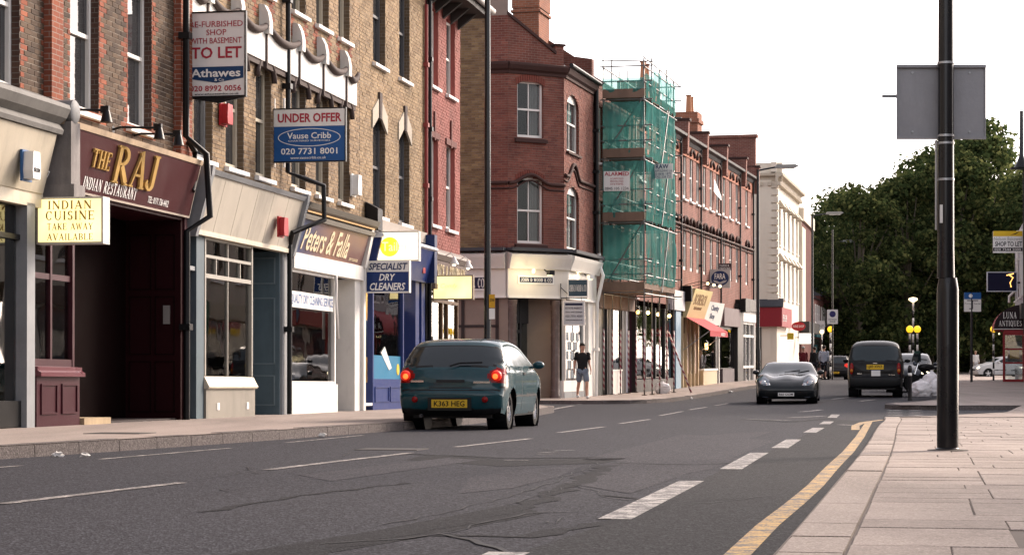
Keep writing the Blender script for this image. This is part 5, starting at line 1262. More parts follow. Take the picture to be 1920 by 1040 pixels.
for i, (px, py) in enumerate(((1196,585),(1215,586),(1234,589),(1255,592))):
    w = at(px, py, 73.2 + i*1.1); o = thing('festoon_lamp', ['leftmost lit bulb hanging under the scaffold deck', 'second lit bulb from the left under the scaffold deck', 'third lit bulb from the left under the scaffold deck', 'rightmost lit bulb hanging under the scaffold deck'][i], 'lamp', T(w.x, w.y, w.z), 'lit bulbs under the scaffold deck')
    MB().ball((0,0,0), .065, 10, 8).build('bulb', emi('festoon_bulb', (1.0,.42,.10), 1.2) if i == 0 else emi('festoon_bulb_pale', (1.0,.70,.30), 1.5), o, smooth=True)
    MB().lathe([(.03,.05),(.05,.07),(.05,.14),(.02,.16),(.02,.42)], (0,0,.02), 10).build('lamp_holder', BLACK, o)
    l = bpy.data.lights.new('bulb_light', 'POINT'); l.energy = 4; l.color = (1,.68,.36); l.shadow_soft_size = .1; lo = bpy.data.objects.new('bulb_light', l); COL.objects.link(lo); lo.parent = o; lo.location = (0,-.12,-.12)

# =================================================================== red brick terrace with shops
bounds = [U_ for U_ in (6.9, FT.U(1278), FT.U(1315), FT.U(1352), FT.U(1388), FT.U(1412.5))]
zsl2 = FT.Z(1320, 388); ztp2 = zsl2+2.0; zgt = FT.Z(1330, 293); zsl1 = FT.Z(1320, 521)+.15; ztp1 = FT.Z(1320, 428)
WBRK = pm('warm_rubbed_brick', (.33,.13,.08), .85, var=.25); 
labels = ['red brick terrace house right behind the scaffolding', 'red brick terrace house above the yellow shop sign and red awning', 'red brick terrace house above the oval charity shop sign', 'red brick terrace house above the dark purple shop', 'narrow red brick end house above the white glazed shop']
houses = []
for i, (a, b) in enumerate(zip(bounds, bounds[1:])):
    Fi = sub_frame(FT, a); h = thing('terrace_house', labels[i], 'house', Fi.M, 'red brick terrace houses'); L_ = b-a; houses.append((h, Fi, L_))
    nw = 3 if L_ > 5 else 1; ww = [(L_*(k+.5)/nw-.42, L_*(k+.5)/nw+.42) for k in range(nw)]
    ops = []
    for p, q in ww: ops += [(p, q, zsl1, ztp1, .2), (p, q, zsl2, ztp2, .2)]
    wall_backing('wall', h, .003, L_-.003, 3.4, zgt, ops, [RED_T, REV_R], reveal=.18)
    for p, q in ww:
        sash(h, p, q, zsl1, ztp1, y=.05, sill=False, fw=.12); sash(h, p, q, zsl2, ztp2, y=.05, fw=.12)
        for z in (ztp1, ztp2):
            pts = [((p+q)/2-.55*cos(t), -.05, z-.12+.3*sin(t)) for t in [pi*j/8 for j in range(9)]]
            MB().tube(pts, .07, 6).build('hood_mould', DKM, h, smooth=True)
    ogee(h, .0, L_, L_/2, L_, ztp1-.2, None, .0)
    MB().prism([(.02,zgt-.1),(-.05,zgt-.1),(-.12,zgt+.05),(-.3,zgt+.10),(-.32,zgt+.2),(.02,zgt+.25)], 0, L_).build('gutter', pm('dark_gutter', (.045,.045,.05), .5), h)
    MB().box(.02, L_-.02, -.02, .02, zgt-.6, zgt-.1).build('frieze', WBRK, h)
    MB().prism([(0,zgt+.15),(4,zgt+2.4),(8,zgt+.15)], .15, L_).build('roof', SLATE, h); MB().box(0, L_, .4, 8, -.3, zgt, skip=('f','b','t')).build('rear_walls', RED_T, h)
    pw = MB().prism([(-.30,zgt-.6),(-.34,zgt+.75),(.5,zgt+.75),(4,zgt+2.95),(7.8,zgt+.7),(8,zgt-.3)], L_-.25, L_+.12).build('party_wall', RED_T, h); MB().box(L_-.3, L_+.17, -.40, .55, zgt+.75, zgt+.85).build('party_wall_cap', DKM, h)
    drainpipe(h, [(L_-.5,-.08,zgt),(L_-.5,-.08,3.6)], .045, BLACK)
    if i in (1, 3):
        cy_ = 2.0; MB().box(L_-.75, L_+.65, cy_, cy_+1.6, zgt+.5, zgt+3.1).box(L_-.85, L_+.75, cy_-.08, cy_+1.68, zgt+2.55, zgt+2.75).build('chimney', far_brick('chimney_brick', (.30,.11,.06), (.24,.085,.05), (.3,.25,.2)), h)
        for k in range(2): MB().lathe([(.15,zgt+3.1),(.12,zgt+3.9),(.17,zgt+3.96)], (L_-.4+k*.75,cy_+.5,0), 10).build('chimney_pot', pm('terracotta', (.42,.20,.11), .8), h)
    MB().box(0, L_, -.06, .3, -.4, -.02).build('plinth', GREYP, h)
h4 = houses[4]; MB().box(h4[2]-.3, h4[2]+.1, -.15, 3, zgt, zgt+2.3).box(h4[2]-.4, h4[2]+.2, -.25, 3.1, zgt+2.3, zgt+2.45).build('end_parapet', RED_T, h4[0])
MB().box(h4[2]-.02, h4[2], .0, 8, -.3, zgt).build('end_wall', RED_T, h4[0])
# open casement, white, third house
hh, Fi, L_ = houses[2]; MB().add([(L_*.6,-.02,zsl2+.9),(L_*.6+.35,-.32,zsl2+.5),(L_*.6+.7,-.25,zsl2+.75),(L_*.6+.35,.0,zsl2+1.5)], [(0,1,2,3)]).build('open_casement', WHITE, hh)
# shopfronts
hh, Fi, L_ = houses[0]; v = lambda px, y=0.0: Fi.U(px, y)
zf0, zf1 = 3.0, 4.0
BLUEP = pm('pale_blue_paint', (.22,.33,.42), .5, grime=.2)
MB().box(L_-3.2, L_-.2, -.18, .1, 3.2, 4.0).build('fascia', pm('white_grey_fascia', (.5,.5,.5), .5), hh); MB().box(v(1262), v(1276,-.1), -.12, .3, -.3, 3.3).build('pilaster', BLUEP, hh)
MB().box(.2, v(1262), -.05, .1, -.3, .45).build('stall_riser', DGL, hh); MB().box(.2, v(1262), .03, .036, .45, 3.2).build('shop_window', SHOPGLASS, hh); interior(hh, .2, v(1262), .1, 2.2, 0, 3.2, pm('plum_shop_wall', (.06,.025,.045), .8))
for k in range(6): MB().lathe([(.12,.45),(.17,.8),(.13,1.05),(.2,1.35),(.07,1.5),(.09,1.62),(.03,1.75)], (.8+k*1.5,.5,0), 10).build('mannequin', pm('frock_%d' % (k % 3), [(.30,.10,.16),(.36,.22,.10),(.12,.05,.14)][k % 3], .9), hh, smooth=True)
for k in range(5): MB().box(.2+k*2.1, .3+k*2.1, -.04, .1, .45, 3.2).build('mullion', DGL, hh); MB().box(L_-.25, L_+.05, -.45, .1, 3.6, 4.25).build('console', BLACK, hh)
hh, Fi, L_ = houses[1]
CREAMS = pm('cream_shopfront', (.55,.43,.27), .5, var=.2)
yf = MB().prism([(-.15,2.95),(-.55,4.15),(.0,4.15),(.0,2.95)], .3, L_-.15).build('fascia', pm('yellow_cream_fascia', (.62,.52,.28), .5, var=.15), hh)
fy = lambda a, c, d: (a, -.15-(c-2.95)/1.2*.4-.004+d, c)
text(yf, 'BOBEROI', .9, L_-1.3, 3.5, 3.95, 0, pm('brown_letters', (.20,.12,.06), .6), fn=fy); text(yf, 'RESTAURANT', 1.4, L_-1.8, 3.3, 3.42, 0, pm('brown_letters', (.20,.12,.06), .6), fn=fy)
MB().box(.1, L_, .1, .14, -.3, 3.0).build('shopfront', CREAMS, hh)
for k in range(5): MB().box(.25+k*L_/5.2, .35+k*L_/5.2, -.02, .12, -.3, 3.0).build('mullion', CREAMS, hh)
for k in (1, 3): MB().box(.42+k*L_/5.2, .2+(k+1)*L_/5.2, .06, .1, .6, 2.3).build('door_panel', pm('pinkish_door', (.36,.24,.19), .6), hh)
MB().box(.4, .2+L_/5.2, .07, .1, 2.3, 2.95).box(.42+2*L_/5.2, .2+3*L_/5.2, .07, .1, .6, 2.9).build('pane', PANE, hh)
aw = MB(); n = 8
aw.add([(.25,-.12,2.98),(L_+.1,-.12,2.98),(L_+.1,-1.15,2.40),(.25,-1.15,2.40)], [(0,1,2,3)]); aw.add([(.25,-1.15,2.40),(L_+.1,-1.15,2.40),(L_+.1,-1.16,2.16),(.25,-1.16,2.16)], [(0,1,2,3)])
REDCL = pm('red_canvas', (.40,.035,.045), .8, var=.2); awn = thing('shop_awning', 'red canvas awning over the cream shop door', 'awning', Fi.M)
aw.build('canopy', REDCL, awn); MB().tube([(.3,-.02,1.6),(.3,-1.12,2.38)], .02, 6).build('arm', ALU, awn); MB().tube([(L_,-.02,1.6),(L_,-1.12,2.38)], .02, 6).build('arm', ALU, awn)
text(awn, 'BOBEROI', L_*.62, L_*.85, 2.2, 2.34, -1.166, INK_WHITE)
o = thing('wall_lantern', 'lit brass wall lantern beside the cream shop door', 'lamp', Fi.at(v(1318)-bounds[1]+bounds[0] if False else Fi.U(1318), -.05, Fi.Z(1318, 655)))
MB().box(-.06,.06,-.16,-.04,.0,.28).build('glass', emi('lantern_glow', (1,.66,.26), .9), o); MB().prism([(-.2,.28),(0,.28),(-.1,.4)], -.1,.1).box(-.02,.02,-.06,.06,-.08,0).build('cap', BLACK, o)
l = bpy.data.lights.new('lantern_light', 'POINT'); l.energy = 8; l.color = (1,.7,.36); l.shadow_soft_size = .1; lo = bpy.data.objects.new('lantern_light', l); COL.objects.link(lo); lo.parent = o; lo.location = (0,-.35,.1)
for k in range(3):
    l = bpy.data.lights.new('fascia_light', 'POINT'); l.energy = 5; l.color = (1,.8,.45); l.shadow_soft_size = .08; lo = bpy.data.objects.new('fascia_light', l); COL.objects.link(lo)
    o = thing('fascia_lamp', ['first small lamp above the yellow shop sign, nearest the scaffold', 'middle small lamp above the yellow shop sign', 'last small lamp above the yellow shop sign, nearest the oval sign'][k], 'lamp', Fi.at(.8+k*L_*.33, -.1, 4.3), 'lamps over the yellow sign'); lo.parent = o; lo.location = (0,-.95,.05)
    MB().tube([(0,.1,0),(0,-.5,.15),(0,-.82,.1)], .015, 6).build('arm', BLACK, o); MB().ball((0,-.86,.06), .06, 8, 6).build('bulb', emi('fascia_bulb', (1,.8,.45), .9), o)
hh, Fi, L_ = houses[2]
wf_ = MB().prism([(-.1,2.75),(-.3,3.75),(.0,3.75),(.0,2.75)], -.1, L_*.85).build('fascia', SIGNWHITE, hh); fw_ = lambda a, c, d: (a, -.1-(c-2.75)*.2-.004+d, c)
text(wf_, 'Charity', L_*.22, L_*.6, 3.3, 3.62, 0, INK_BLUE, fn=fw_, bold=.02); text(wf_, 'Shop', L_*.22, L_*.45, 2.95, 3.25, 0, INK_BLUE, fn=fw_, bold=.02)
MB().box(.1, L_, .3, .34, -.3, 2.75).build('shop_back', pm('shop_dim', (.10,.085,.08), .8), hh); MB().box(.1, L_-1.8, .02, .026, .75, 2.75).build('shop_window', SHOPGLASS, hh); MB().box(.1, L_-1.8, -.08, .25, -.3, .7).build('stall_riser', CREAMS, hh); MB().box(.1, L_-1.75, -.12, .2, .7, .78).build('sill', SILLW, hh)
for k in range(6): MB().box(.3+k*.6, .7+k*.6, .12, .28, .8, 1.6+.2*(k % 3)).build('display_item', pm('display_%d' % (k % 3), [(.3,.2,.2),(.12,.12,.16),(.35,.33,.3)][k % 3], .8), hh)
MB().box(L_-1.8, L_-1.4, -.02, .3, -.3, 2.75).build('pilaster', DGL, hh); MB().box(L_-1.3, L_-1.15, -.1, .2, -.3, 3.5).build('pilaster', WHITE, hh)
hh, Fi, L_ = houses[3]
MB().box(-.6, L_*.75, -.25, .05, 2.75, 3.6).build('fascia', pm('purple_brown_fascia', (.09,.05,.055), .5), hh); MB().box(.0, L_, .1, .14, -.3, 2.8).build('shopfront', DGL, hh); MB().box(.4, L_*.6, .03, .036, .8, 2.6).build('shop_window', SHOPGLASS, hh)
MB().box(.2, L_*.62, -.05, .1, -.3, .75).build('stall_riser', pm('purple_panel', (.07,.05,.06), .5), hh); MB().box(L_*.7, L_+.05, -.15, .2, -.3, 3.9).build('pilaster', DGL, hh); MB().box(L_*.74, L_+.1, -.5, .1, 3.5, 4.1).build('console', BLACK, hh)
hh, Fi, L_ = houses[4]
mb = MB()
for k in range(4): mb.box(.3+k*(L_-.6)/3-.05, .3+k*(L_-.6)/3+.05, -.05, .1, 0, 3.0)
for z in (.0, .75, 2.3, 2.95): mb.box(.3, L_-.3, -.06, .1, z, z+.12)
sw = mb.build('shop_window', WHITE, hh); MB().box(.3, L_-.3, .02, .026, .05, 3.0).build('pane', SHOPGLASS, sw); interior(hh, .2, L_-.2, .2, 2.5, 0, 3.0, pm('pale_shop_wall2', (.4,.36,.32), .8))
MB().box(.1, L_-.1, -.15, .1, 3.07, 3.6).build('fascia', SIGNWHITE, hh); MB().box(-.1, L_+.1, -.3, .1, 3.6, 4.2).build('cornice', DGL, hh)
MB().box(0,.25,-.1,.2,-.3,3.1).box(L_-.25,L_,-.1,.2,-.3,3.1).build('pilaster', WHITE, hh)
# hanging signs of the terrace
o, h = side_sign('hanging_sign', 'grey FARA charity sign with dark blue oval', 'sign', FT, 1331, 540, 505, .9)
p = board(o, 0, .92, 0, h, pm('grey_sign', (.40,.39,.39), .4), .08); e = []
for k in range(28): e.append((.46+.40*cos(2*pi*k/28), -.004, h*.52+h*.40*sin(2*pi*k/28)))
q_ = MB().plate(e, .004).build('oval', INK_BLUE, p); text(q_, 'FARA', .22, .70, h*.48, h*.78, -.006, INK_WHITE, bold=.01)
MB().plate([(.14,-.007,h*.42),(.3,-.007,h*.40),(.46,-.007,h*.30),(.62,-.007,h*.40),(.78,-.007,h*.42),(.70,-.007,h*.30),(.46,-.007,h*.18),(.22,-.007,h*.30)], .003).build('wave', pm('grey_sign', (.40,.39,.39), .4), q_)
o, h = side_sign('agent_board', 'small dark maroon MARSH & PARSONS board above the oval sign', 'sign', FT, 1347, 507, 494, .6)
p = board(o, 0, .62, 0, h, pm('dark_maroon', (.04,.012,.018), .4), .05); text(p, 'MARSH &', .06, .5, h*.55, h*.85, -.001, INK_WHITE); text(p, 'PARSONS', .06, .56, h*.12, h*.45, -.001, INK_WHITE)

# =================================================================== cream stucco building and what stands beyond
zH = gz(15,120)+.11
FHb = Frame(14.9, 120, zH, .22, 1, .008); FHf = Frame(14.9-.977*9, 120+.215*9, zH, .977, -.215, 0)
CRST = pm('cream_stucco', (.66,.60,.50), .7, var=.12, grime=.15); CRSTB = pm('stucco_band', (.50,.44,.35), .7, var=.2, grime=.3)
Hh = thing('stucco_building', 'tall cream stucco building with quoins behind the street lamp', 'building', FHb.M.copy()); bpy.context.view_layer.update(); MHf = loc(Hh, FHf)
zt_ = FHf.Z(1440, 330, 0)
wf3 = [(9-1.95+.0, 9-1.1), (5.0,6.2)]; ops = []
for (p0_, p1_) in ((445, 375), (560, 490)):
    z0, z1 = FHf.Z(1415, p0_), FHf.Z(1415, p1_); ops += [(a, b, z0, z1, 0) for a, b in wf3]
wall_backing('flank_wall', Hh, 0, 9, -.3, zt_, ops, [CRST, CRST], M=MHf)
for o_ in ops: sash(Hh, o_[0], o_[1], o_[2], o_[3], M=MHf, y=.08, sill=True)
for k in range(22):
    z = 3.6+k*.42
    if z < zt_-.5: MB().box(9-.52, 9+.06, -.08, .02, z, z+.32).build('quoin', CRST, Hh, M=MHf); MB().box(-.06, .45, -.08, .02, z, z+.32).build('quoin', CRST, Hh)
LH = 15.5; opsH = []
for k in range(5): 
    for z in (4.6, 7.6): opsH.append((1.4+k*2.9, 2.5+k*2.9, z, z+2.0, 0))
wall_backing('wall', Hh, 0, LH, -.3, zt_, opsH, [CRST, CRST])
for o_ in opsH:
    sash(Hh, o_[0], o_[1], o_[2], o_[3], y=.08); MB().prism([(0,o_[3]+.1),(-.35,o_[3]+.12),(-.1,o_[3]+.5),(0,o_[3]+.5)], o_[0]-.2, o_[1]+.2).build('window_hood', CRSTB, Hh)
for (fr, M, l0, l1) in ((FHf, MHf, 0, 9.3), (FHb, None, -.3, LH)):
    MB().prism([(.05,zt_-.35),(-.06,zt_-.35),(-.12,zt_-.1),(-.35,zt_),(-.38,zt_+.12),(.05,zt_+.2)], l0, l1).build('cornice', CRSTB, Hh, M=M); MB().box(l0, l1, -.02, .3, zt_+.2, zt_+.75).build('parapet', CRST, Hh, M=M)
    for k in range(int((l1-l0)/.5)): MB().box(l0+k*.5, l0+k*.5+.2, -.25, 0, zt_-.55, zt_-.35).build('cornice_bracket', CRSTB, Hh, M=M)
MB().box(.0, LH, .3, 8.8, -.3, zt_+.3, skip=('f','b')).build('rear_walls', CRST, Hh)
REDF = pm('red_shop_fascia', (.24,.02,.028), .5, var=.15)
zr0, zr1 = FHf.Z(1440, 612), FHf.Z(1440, 576)
MB().box(9-2.4, 9.32, -.32, .0, zr0, zr1).build('fascia', REDF, Hh, M=MHf); MB().box(-.0, 6, -.32, .0, zr0, zr1).build('fascia', REDF, Hh)
MB().prism([(0,zr1),(-.38,zr1),(-.4,zr1+.06),(0,zr1+.5)], 9-2.4, 9.38).build('lead_roof', SLATE, Hh, M=MHf)
text(Hh, 'FISH & CHIPS', .3, 2.6, zr0+.3, zr1-.4, -.325, INK_WHITE)
MB().box(9-1.9, 9-.85, -.03, 0, .1, 2.9).build('shop_window', pm('gaudy_window', (.10,.10,.09), .4), Hh, M=MHf)
for k, c_ in enumerate(((.5,.03,.02),(.6,.4,.03),(.03,.25,.4),(.25,.4,.1),(.5,.2,.03))): MB().box(9-1.85+(k % 3)*.33, 9-1.58+(k % 3)*.33, -.05, -.03, 1.1+.5*(k//3), 1.5+.5*(k//3)).build('window_poster', pm('gaudy_%d' % k, c_, .5), Hh, M=MHf)
FI = Frame(18.3, 134.8, gz(18,135)+.11, .2, 1, .008); Ih = thing('dark_brick_building', 'dark red brick building with pale stone top beyond the cream stucco', 'building', FI.M.copy())
zi = FI.Z(1510, 420); RDK = far_brick('dark_red_brick', (.13,.035,.03), (.10,.03,.026), (.12,.09,.08))
MB().box(0, 12, 0, 9, -.3, zi).build('wall', RDK, Ih); MB().box(-.15, 12, -.15, 9, zi, zi+.8).build('parapet', CRST, Ih)
MB().box(-.05, 3.2, -.06, 0, 3.5, zi-.4).box(-.06, 0, -.0, .25, 3.5, zi-.01).build('pale_strip', CRST, Ih)
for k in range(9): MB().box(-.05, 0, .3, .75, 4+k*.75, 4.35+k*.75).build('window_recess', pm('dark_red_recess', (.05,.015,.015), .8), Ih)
MB().box(-.3, 12, -.5, 0, 2.8, 3.5).build('shop_fascia', DGL, Ih)
FJ = Frame(21.0, 148.5, gz(21,148)+.11, .2, 1, .008)
for j in range(3):
    Fj = sub_frame(FJ, j*8.2); Jh = thing('distant_shop', ['low dark shop row house just past the dark brick building', 'low dark shop house in the middle of the far row', 'last low shop house of the far row before the trees'][j], 'house', Fj.M.copy())
    MB().box(0, 8, 0, 8, -.4, 5.4+j*.4).build('wall', RDK, Jh); MB().prism([(-.2,5.4+j*.4),(4,7.6+j*.4),(8.2,5.4+j*.4)], 0, 8).build('roof', SLATE, Jh)
    MB().box(.4, 7.6, -.2, 0, 2.7, 3.4).build('fascia', [pm('teal_fascia', (.02,.10,.11), .5), DGL, REDF][j], Jh); MB().box(.5, 7.5, -.03, 0, .5, 2.6).build('shop_window', PANE, Jh)
    for k in range(3): sash(Jh, 1+k*2.4, 2+k*2.4, 3.7, 5.0, y=-.05)
def hang(name, label, px0, px1, py0, py1, d, m, txt=None, ink=None, oval=False):
    o, w, h = front_sign(name, label, 'sign', px0, px1, py0, py1, d, -.2)
    if oval: p = MB().plate([(w*cos(2*pi*k/24), 0, h/2+h/2*sin(2*pi*k/24)) for k in range(24)], .06).build('panel', m, o)
    else: p = board(o, -w, w, 0, h, m, .06)
    MB().tube([(-w-.4,.03,h*.6),(-w+.05,.03,h*.6)], .025, 6).build('bracket', BLACK, o)
    if txt: text(p, txt, -w*.8, w*.8, h*.36, h*.64, -.002, ink)
    return o, p, w, h
hang('pub_sign', 'red oval hanging sign with white crest past the cream building', 1484, 1510, 603, 620, 128, REDP, 'WINE SHOP', INK_WHITE, True)
hang('hanging_sign', 'small yellow hanging sign beside the red fascia', 1476, 1488, 624, 636, 121, pm('yellow_sign', (.45,.36,.03), .5))
o, p, w, h = hang('tube_sign', 'stack of bright white strip lights on the far left pavement', 1498, 1526, 624, 645, 132, pm('white_lamp_box', (.5,.5,.5), .5))
for k in range(3): MB().box(-w*.95, w*.95, -.08, -.02, h*(.08+.32*k), h*(.28+.32*k)).build('tube', emi('white_tube', (1,.95,.85), .6), o)
hang('letting_board', 'white letting board on the far dark brick building', 1531, 1546, 601, 621, 146, SIGNWHITE, 'TO LET', INK_BLACK)
hang('hanging_sign', 'dark teal sign with white lettering on the far shops', 1519, 1532, 646, 668, 147, pm('teal_fascia', (.02,.10,.11), .5), 'WE RENT', INK_WHITE)

# =================================================================== boards and lit signs on the near terrace
def sgn(name, label, px, y0, y1, w, t=.05, off=.0, cat='sign', group=None):
    u = F1.U(px); z0, z1 = F1.Z(px, y0), F1.Z(px, y1)
    return thing(name, label, cat, F1.side(u, -off, z0), group), z1-z0
AMBER = pm('amber_sign_ink', (.42,.24,.03), .5, bump=0)
o, h = sgn('light_box_sign', 'lit yellow INDIAN CUISINE box sign sticking out below the maroon fascia', 68, 458, 370, .93)
MB().box(0,.96,0,.24,0,h).build('case', pm('aluminium_case', (.50,.48,.45), .45, metal=.3), o)
p = MB().box(.03,.93,-.012,.0,.03,h-.03).build('lit_face', lit_panel('lit_yellow', (1.0,.82,.36), .40, .3), o)
fz = lambda a, c, d: (a, -.014+d, c)
serif(p, 'INDIAN', .17,.80,h*.74,h*.92,fz,AMBER,.003); serif(p, 'CUISINE', .14,.84,h*.51,h*.70,fz,AMBER,.003); serif(p, 'TAKE AWAY', .16,.82,h*.30,h*.44,fz,AMBER,.003); serif(p, 'AVAILABLE', .16,.82,h*.08,h*.22,fz,AMBER,.003)
MB().box(-.12,.0,.1,.14,h*.2,h*.28).box(-.12,.0,.1,.14,h*.75,h*.83).build('bracket', BLACK, o)
o, h = sgn('letting_board', 'tall white TO LET board with red lettering above the restaurant', 347, 181, 26, .95, off=.06)
p = board(o, .0,.95,0,h,SIGNWHITE,.05,.025,BLACK)
for s, a, b, z0, z1, bo in (('RE-FURBISHED',.02,.92,.83,.90,.0),('SHOP',.30,.64,.73,.80,.0),('WITH BASEMENT',.02,.90,.63,.70,.0),('TO LET',.04,.90,.45,.59,.02),('020 8992 0056',.02,.89,.055,.125,.012)): text(p, s, a, b, h*z0, h*z1, -.001, INK_RED, bold=bo)
e = MB().plate([(.0,-.004,h*.35),(.93,-.004,h*.35),(.93,-.004,h*.21),(.465,-.004,h*.155),(.0,-.004,h*.21)], .004).build('name_panel', pm('sign_navy', (.014,.05,.13), .4, bump=0), p)
text(e, 'Athawes', .04,.88,h*.225,h*.325,-.005,INK_WHITE, bold=.02); text(e, '& Co', .44,.6,h*.175,h*.21,-.005,INK_WHITE); text(p, 'www.athawesandco.co.uk', .1,.85,h*.012,h*.035,-.001,INK_BLACK)
MB().prism([(-.02,-.03),(.95,-.03),(.5,-.12)], 0, .05, axis='y').build('bracket', BLACK, o)
o, h = sgn('letting_board', 'blue and white UNDER OFFER board above the cream shop', 513, 303, 206, 1.36)
p = board(o, .0,1.36,0,h,SIGNBLUE,.05,.022,BLACK); q_ = MB().box(0,1.36,-.004,-.001,h*.67,h).build('white_panel', SIGNWHITE, p)
text(q_, 'UNDER OFFER', .08,1.30,h*.745,h*.92,-.005,INK_RED, bold=.025)
mb = MB(); n = 40
for k in range(n):
    a, b = 2*pi*k/n, 2*pi*(k+1)/n; C_x, C_z, rx, rz = .68, h*.455, .60, h*.175
    mb.add([(C_x+rx*cos(a),-.003,C_z+rz*sin(a)),(C_x+rx*cos(b),-.003,C_z+rz*sin(b)),(C_x+(rx-.014)*cos(b),-.003,C_z+(rz-.012)*sin(b)),(C_x+(rx-.014)*cos(a),-.003,C_z+(rz-.012)*sin(a))], [(0,1,2,3)])
mb.build('ellipse_line', INK_WHITE, p)
text(p, 'Vause Cribb', .26,1.10,h*.43,h*.55,-.001,INK_WHITE, bold=.01); text(p, 'CHARTERED SURVEYORS', .28,1.08,h*.375,h*.405,-.001,INK_WHITE); text(p, '020 7731 8001', .14,1.22,h*.13,h*.25,-.001,INK_WHITE, bold=.012); text(p, 'www.vausecribb.co.uk', .32,1.0,h*.04,h*.09,-.001,INK_WHITE)
for x in (-.03, .16): MB().box(x, x+.035, .05, .085, -.1, h+.22).build('support_post', WHITE, o)
o, h = sgn('light_box_sign', 'glowing white tailors box sign with yellow disc above the SPECIALIST sign', 692, 490, 434, .90, off=.17)
MB().box(0,.93,0,.22,0,h).build('case', pm('aluminium_case', (.50,.48,.45), .45, metal=.3), o); p = MB().box(.02,.91,-.012,0,.03,h-.03).build('lit_face', lit_panel('lit_white', (1.0,.90,.66), .42, .1), o)
MB().lathe([(.21,0),(.21,.004)], (.29,-.016,h*.48), 28, axis='y').build('disc', emi('lit_disc', (1.0,.58,.03), .34), p); text(p, 'Tailors', .12,.80,h*.34,h*.64,-.018, emi('lit_pale_letters', (1,.70,.42), .33), ext=.003)
MB().box(-.15,.0,.1,.14,h*.3,h*.42).build('bracket', BLACK, o)
o, h = sgn('projecting_sign', 'blue and white SPECIALIST DRY CLEANERS sign', 680, 549, 489, .97, off=.06)
p = board(o, 0,.97,0,h,SIGNWHITE,.14); q_ = MB().box(.03,.95,-.004,-.001,.03,h*.65).build('blue_panel', pm('sign_deep_blue', (.012,.035,.14), .4, bump=0), p)
text(p, 'SPECIALIST', .07,.93,h*.71,h*.93,-.001,INK_BLUE, shear=.25, bold=.02); text(q_, 'DRY', .30,.66,h*.38,h*.59,-.005,INK_WHITE, shear=.25, bold=.02); text(q_, 'CLEANERS', .10,.88,h*.08,h*.31,-.005,INK_WHITE, shear=.25, bold=.02)
o, h = sgn('light_box_sign', 'lit cream box sign with faint script on the pink house', 809, 562, 516, .98, off=.03)
MB().box(0,1.0,0,.2,0,h).build('case', pm('bronze_case', (.22,.17,.12), .45, metal=.3), o); p = MB().box(.03,.97,-.012,0,.03,h-.03).build('lit_face', lit_panel('lit_cream', (1.0,.80,.36), .36, .25), o); text(p, 'Comfy', .2,.62,h*.42,h*.66,-.014, emi('lit_script', (.95,.65,.22), .26), ext=.002, shear=.3)
for z in (.2, .65): MB().box(-.26,.0,.06,.12,h*z,h*(z+.14)).build('bracket', GREYP, o)
# corner agent's hanging signs
def agent(px0, px1, py0, py1, d, label):
    o, w, h = front_sign('agent_sign', label, 'sign', px0, px1, py0, py1, d, -.15); return o, w, h
o, w, h = agent(1066, 1101, 525, 555, 66.6, 'dark JOHN D WOOD bracket sign on the corner building')
p = board(o, -w, w, 0, h, pm('slate_blue_sign', (.03,.06,.085), .4), .05, .03, SIGNWHITE); serif(p, 'JOHN D WOOD & CO', -w*.92, w*.92, h*.3, h*.7, lambda a, c, d: (a, -.002+d, c), INK_WHITE, .004)
MB().tube([(-w-.25,.03,h*.8),(-w-.25,.03,-.05),(w,.03,-.06)], .018, 6).tube([(-w-.25,.03,h*.55),(-w,.03,h*.1)], .014, 6).build('bracket', BLACK, o)
o, w, h = agent(1055, 1097, 563, 610, 66.7, 'white estate agents board hanging below the dark bracket sign')
p = board(o, -w, w, 0, h, SIGNWHITE, .04); q_ = MB().box(-w*.9, w*.9, -.003, -.001, h*.05, h*.94).build('grey_panel', pm('pale_blue_grey_print', (.42,.44,.47), .5, bump=0), p)
MB().box(-w*.78, w*.78, -.006, -.003, h*.80, h*.89).build('name_strip', NAVY, q_)
for s, z in (('ESTATE AGENTS', .66), ('Sales and Lettings', .5), ('020 7731 4223', .34), ('www.johndwood.co.uk', .18)): text(q_, s, -w*.75, w*.75, h*z, h*(z+.07), -.004, INK_BLACK)
MB().box(-w*.7, -w*.66, .0, .02, h, h+.12).box(w*.66, w*.7, .0, .02, h, h+.12).build('hanger', BLACK, o)
# alarm boxes
def alarm(label, px, py, fr, y, m, m2, sz=(.22,.10,.34), txt=None):
    o = thing('alarm_box', label, 'alarm box', fr.at(fr.U(px, y), y, fr.Z(px, py, y)))
    a, b, c = sz; p = MB().prism([(-a/2,c*.0),(-a/2*.85,-.0),(-a/2*.85,c*.02),(-a/2,c*.3),(-a/2*.8,c),(a/2*.8,c),(a/2,c*.3),(a/2*.85,0)], -b, 0, axis='y').build('cover', m, o)
    MB().box(-a/2-.02, a/2+.02, -.004, .03, -.03, c+.02).build('back_plate', m2, o)
    if txt: text(p, txt, -a*.35, a*.35, c*.25, c*.4, -b-.001, INK_BLACK)
alarm('white alarm box with blue back on the left cream fascia', 50, 336, F1, -.26, SIGNWHITE, pm('blue_plastic', (.03,.10,.25), .4), (.26,.14,.36), 'SECOM')
alarm('red alarm box on brick below the TO LET board', 419, 233, F1, -.05, REDP, REDP, (.3,.12,.34))
alarm('red alarm box at the right end of the cream fascia', 527, 442, F1, -.30, REDP, REDP, (.28,.10,.33))
alarm('white alarm box on pale stock brick right of the UNDER OFFER board', 663, 366, F1, -.06, SIGNWHITE, SIGNWHITE, (.3,.14,.42))
alarm('red alarm box beside the blue shopfront end', 788, 512, F1, -.1, REDP, REDP, (.25,.1,.35))
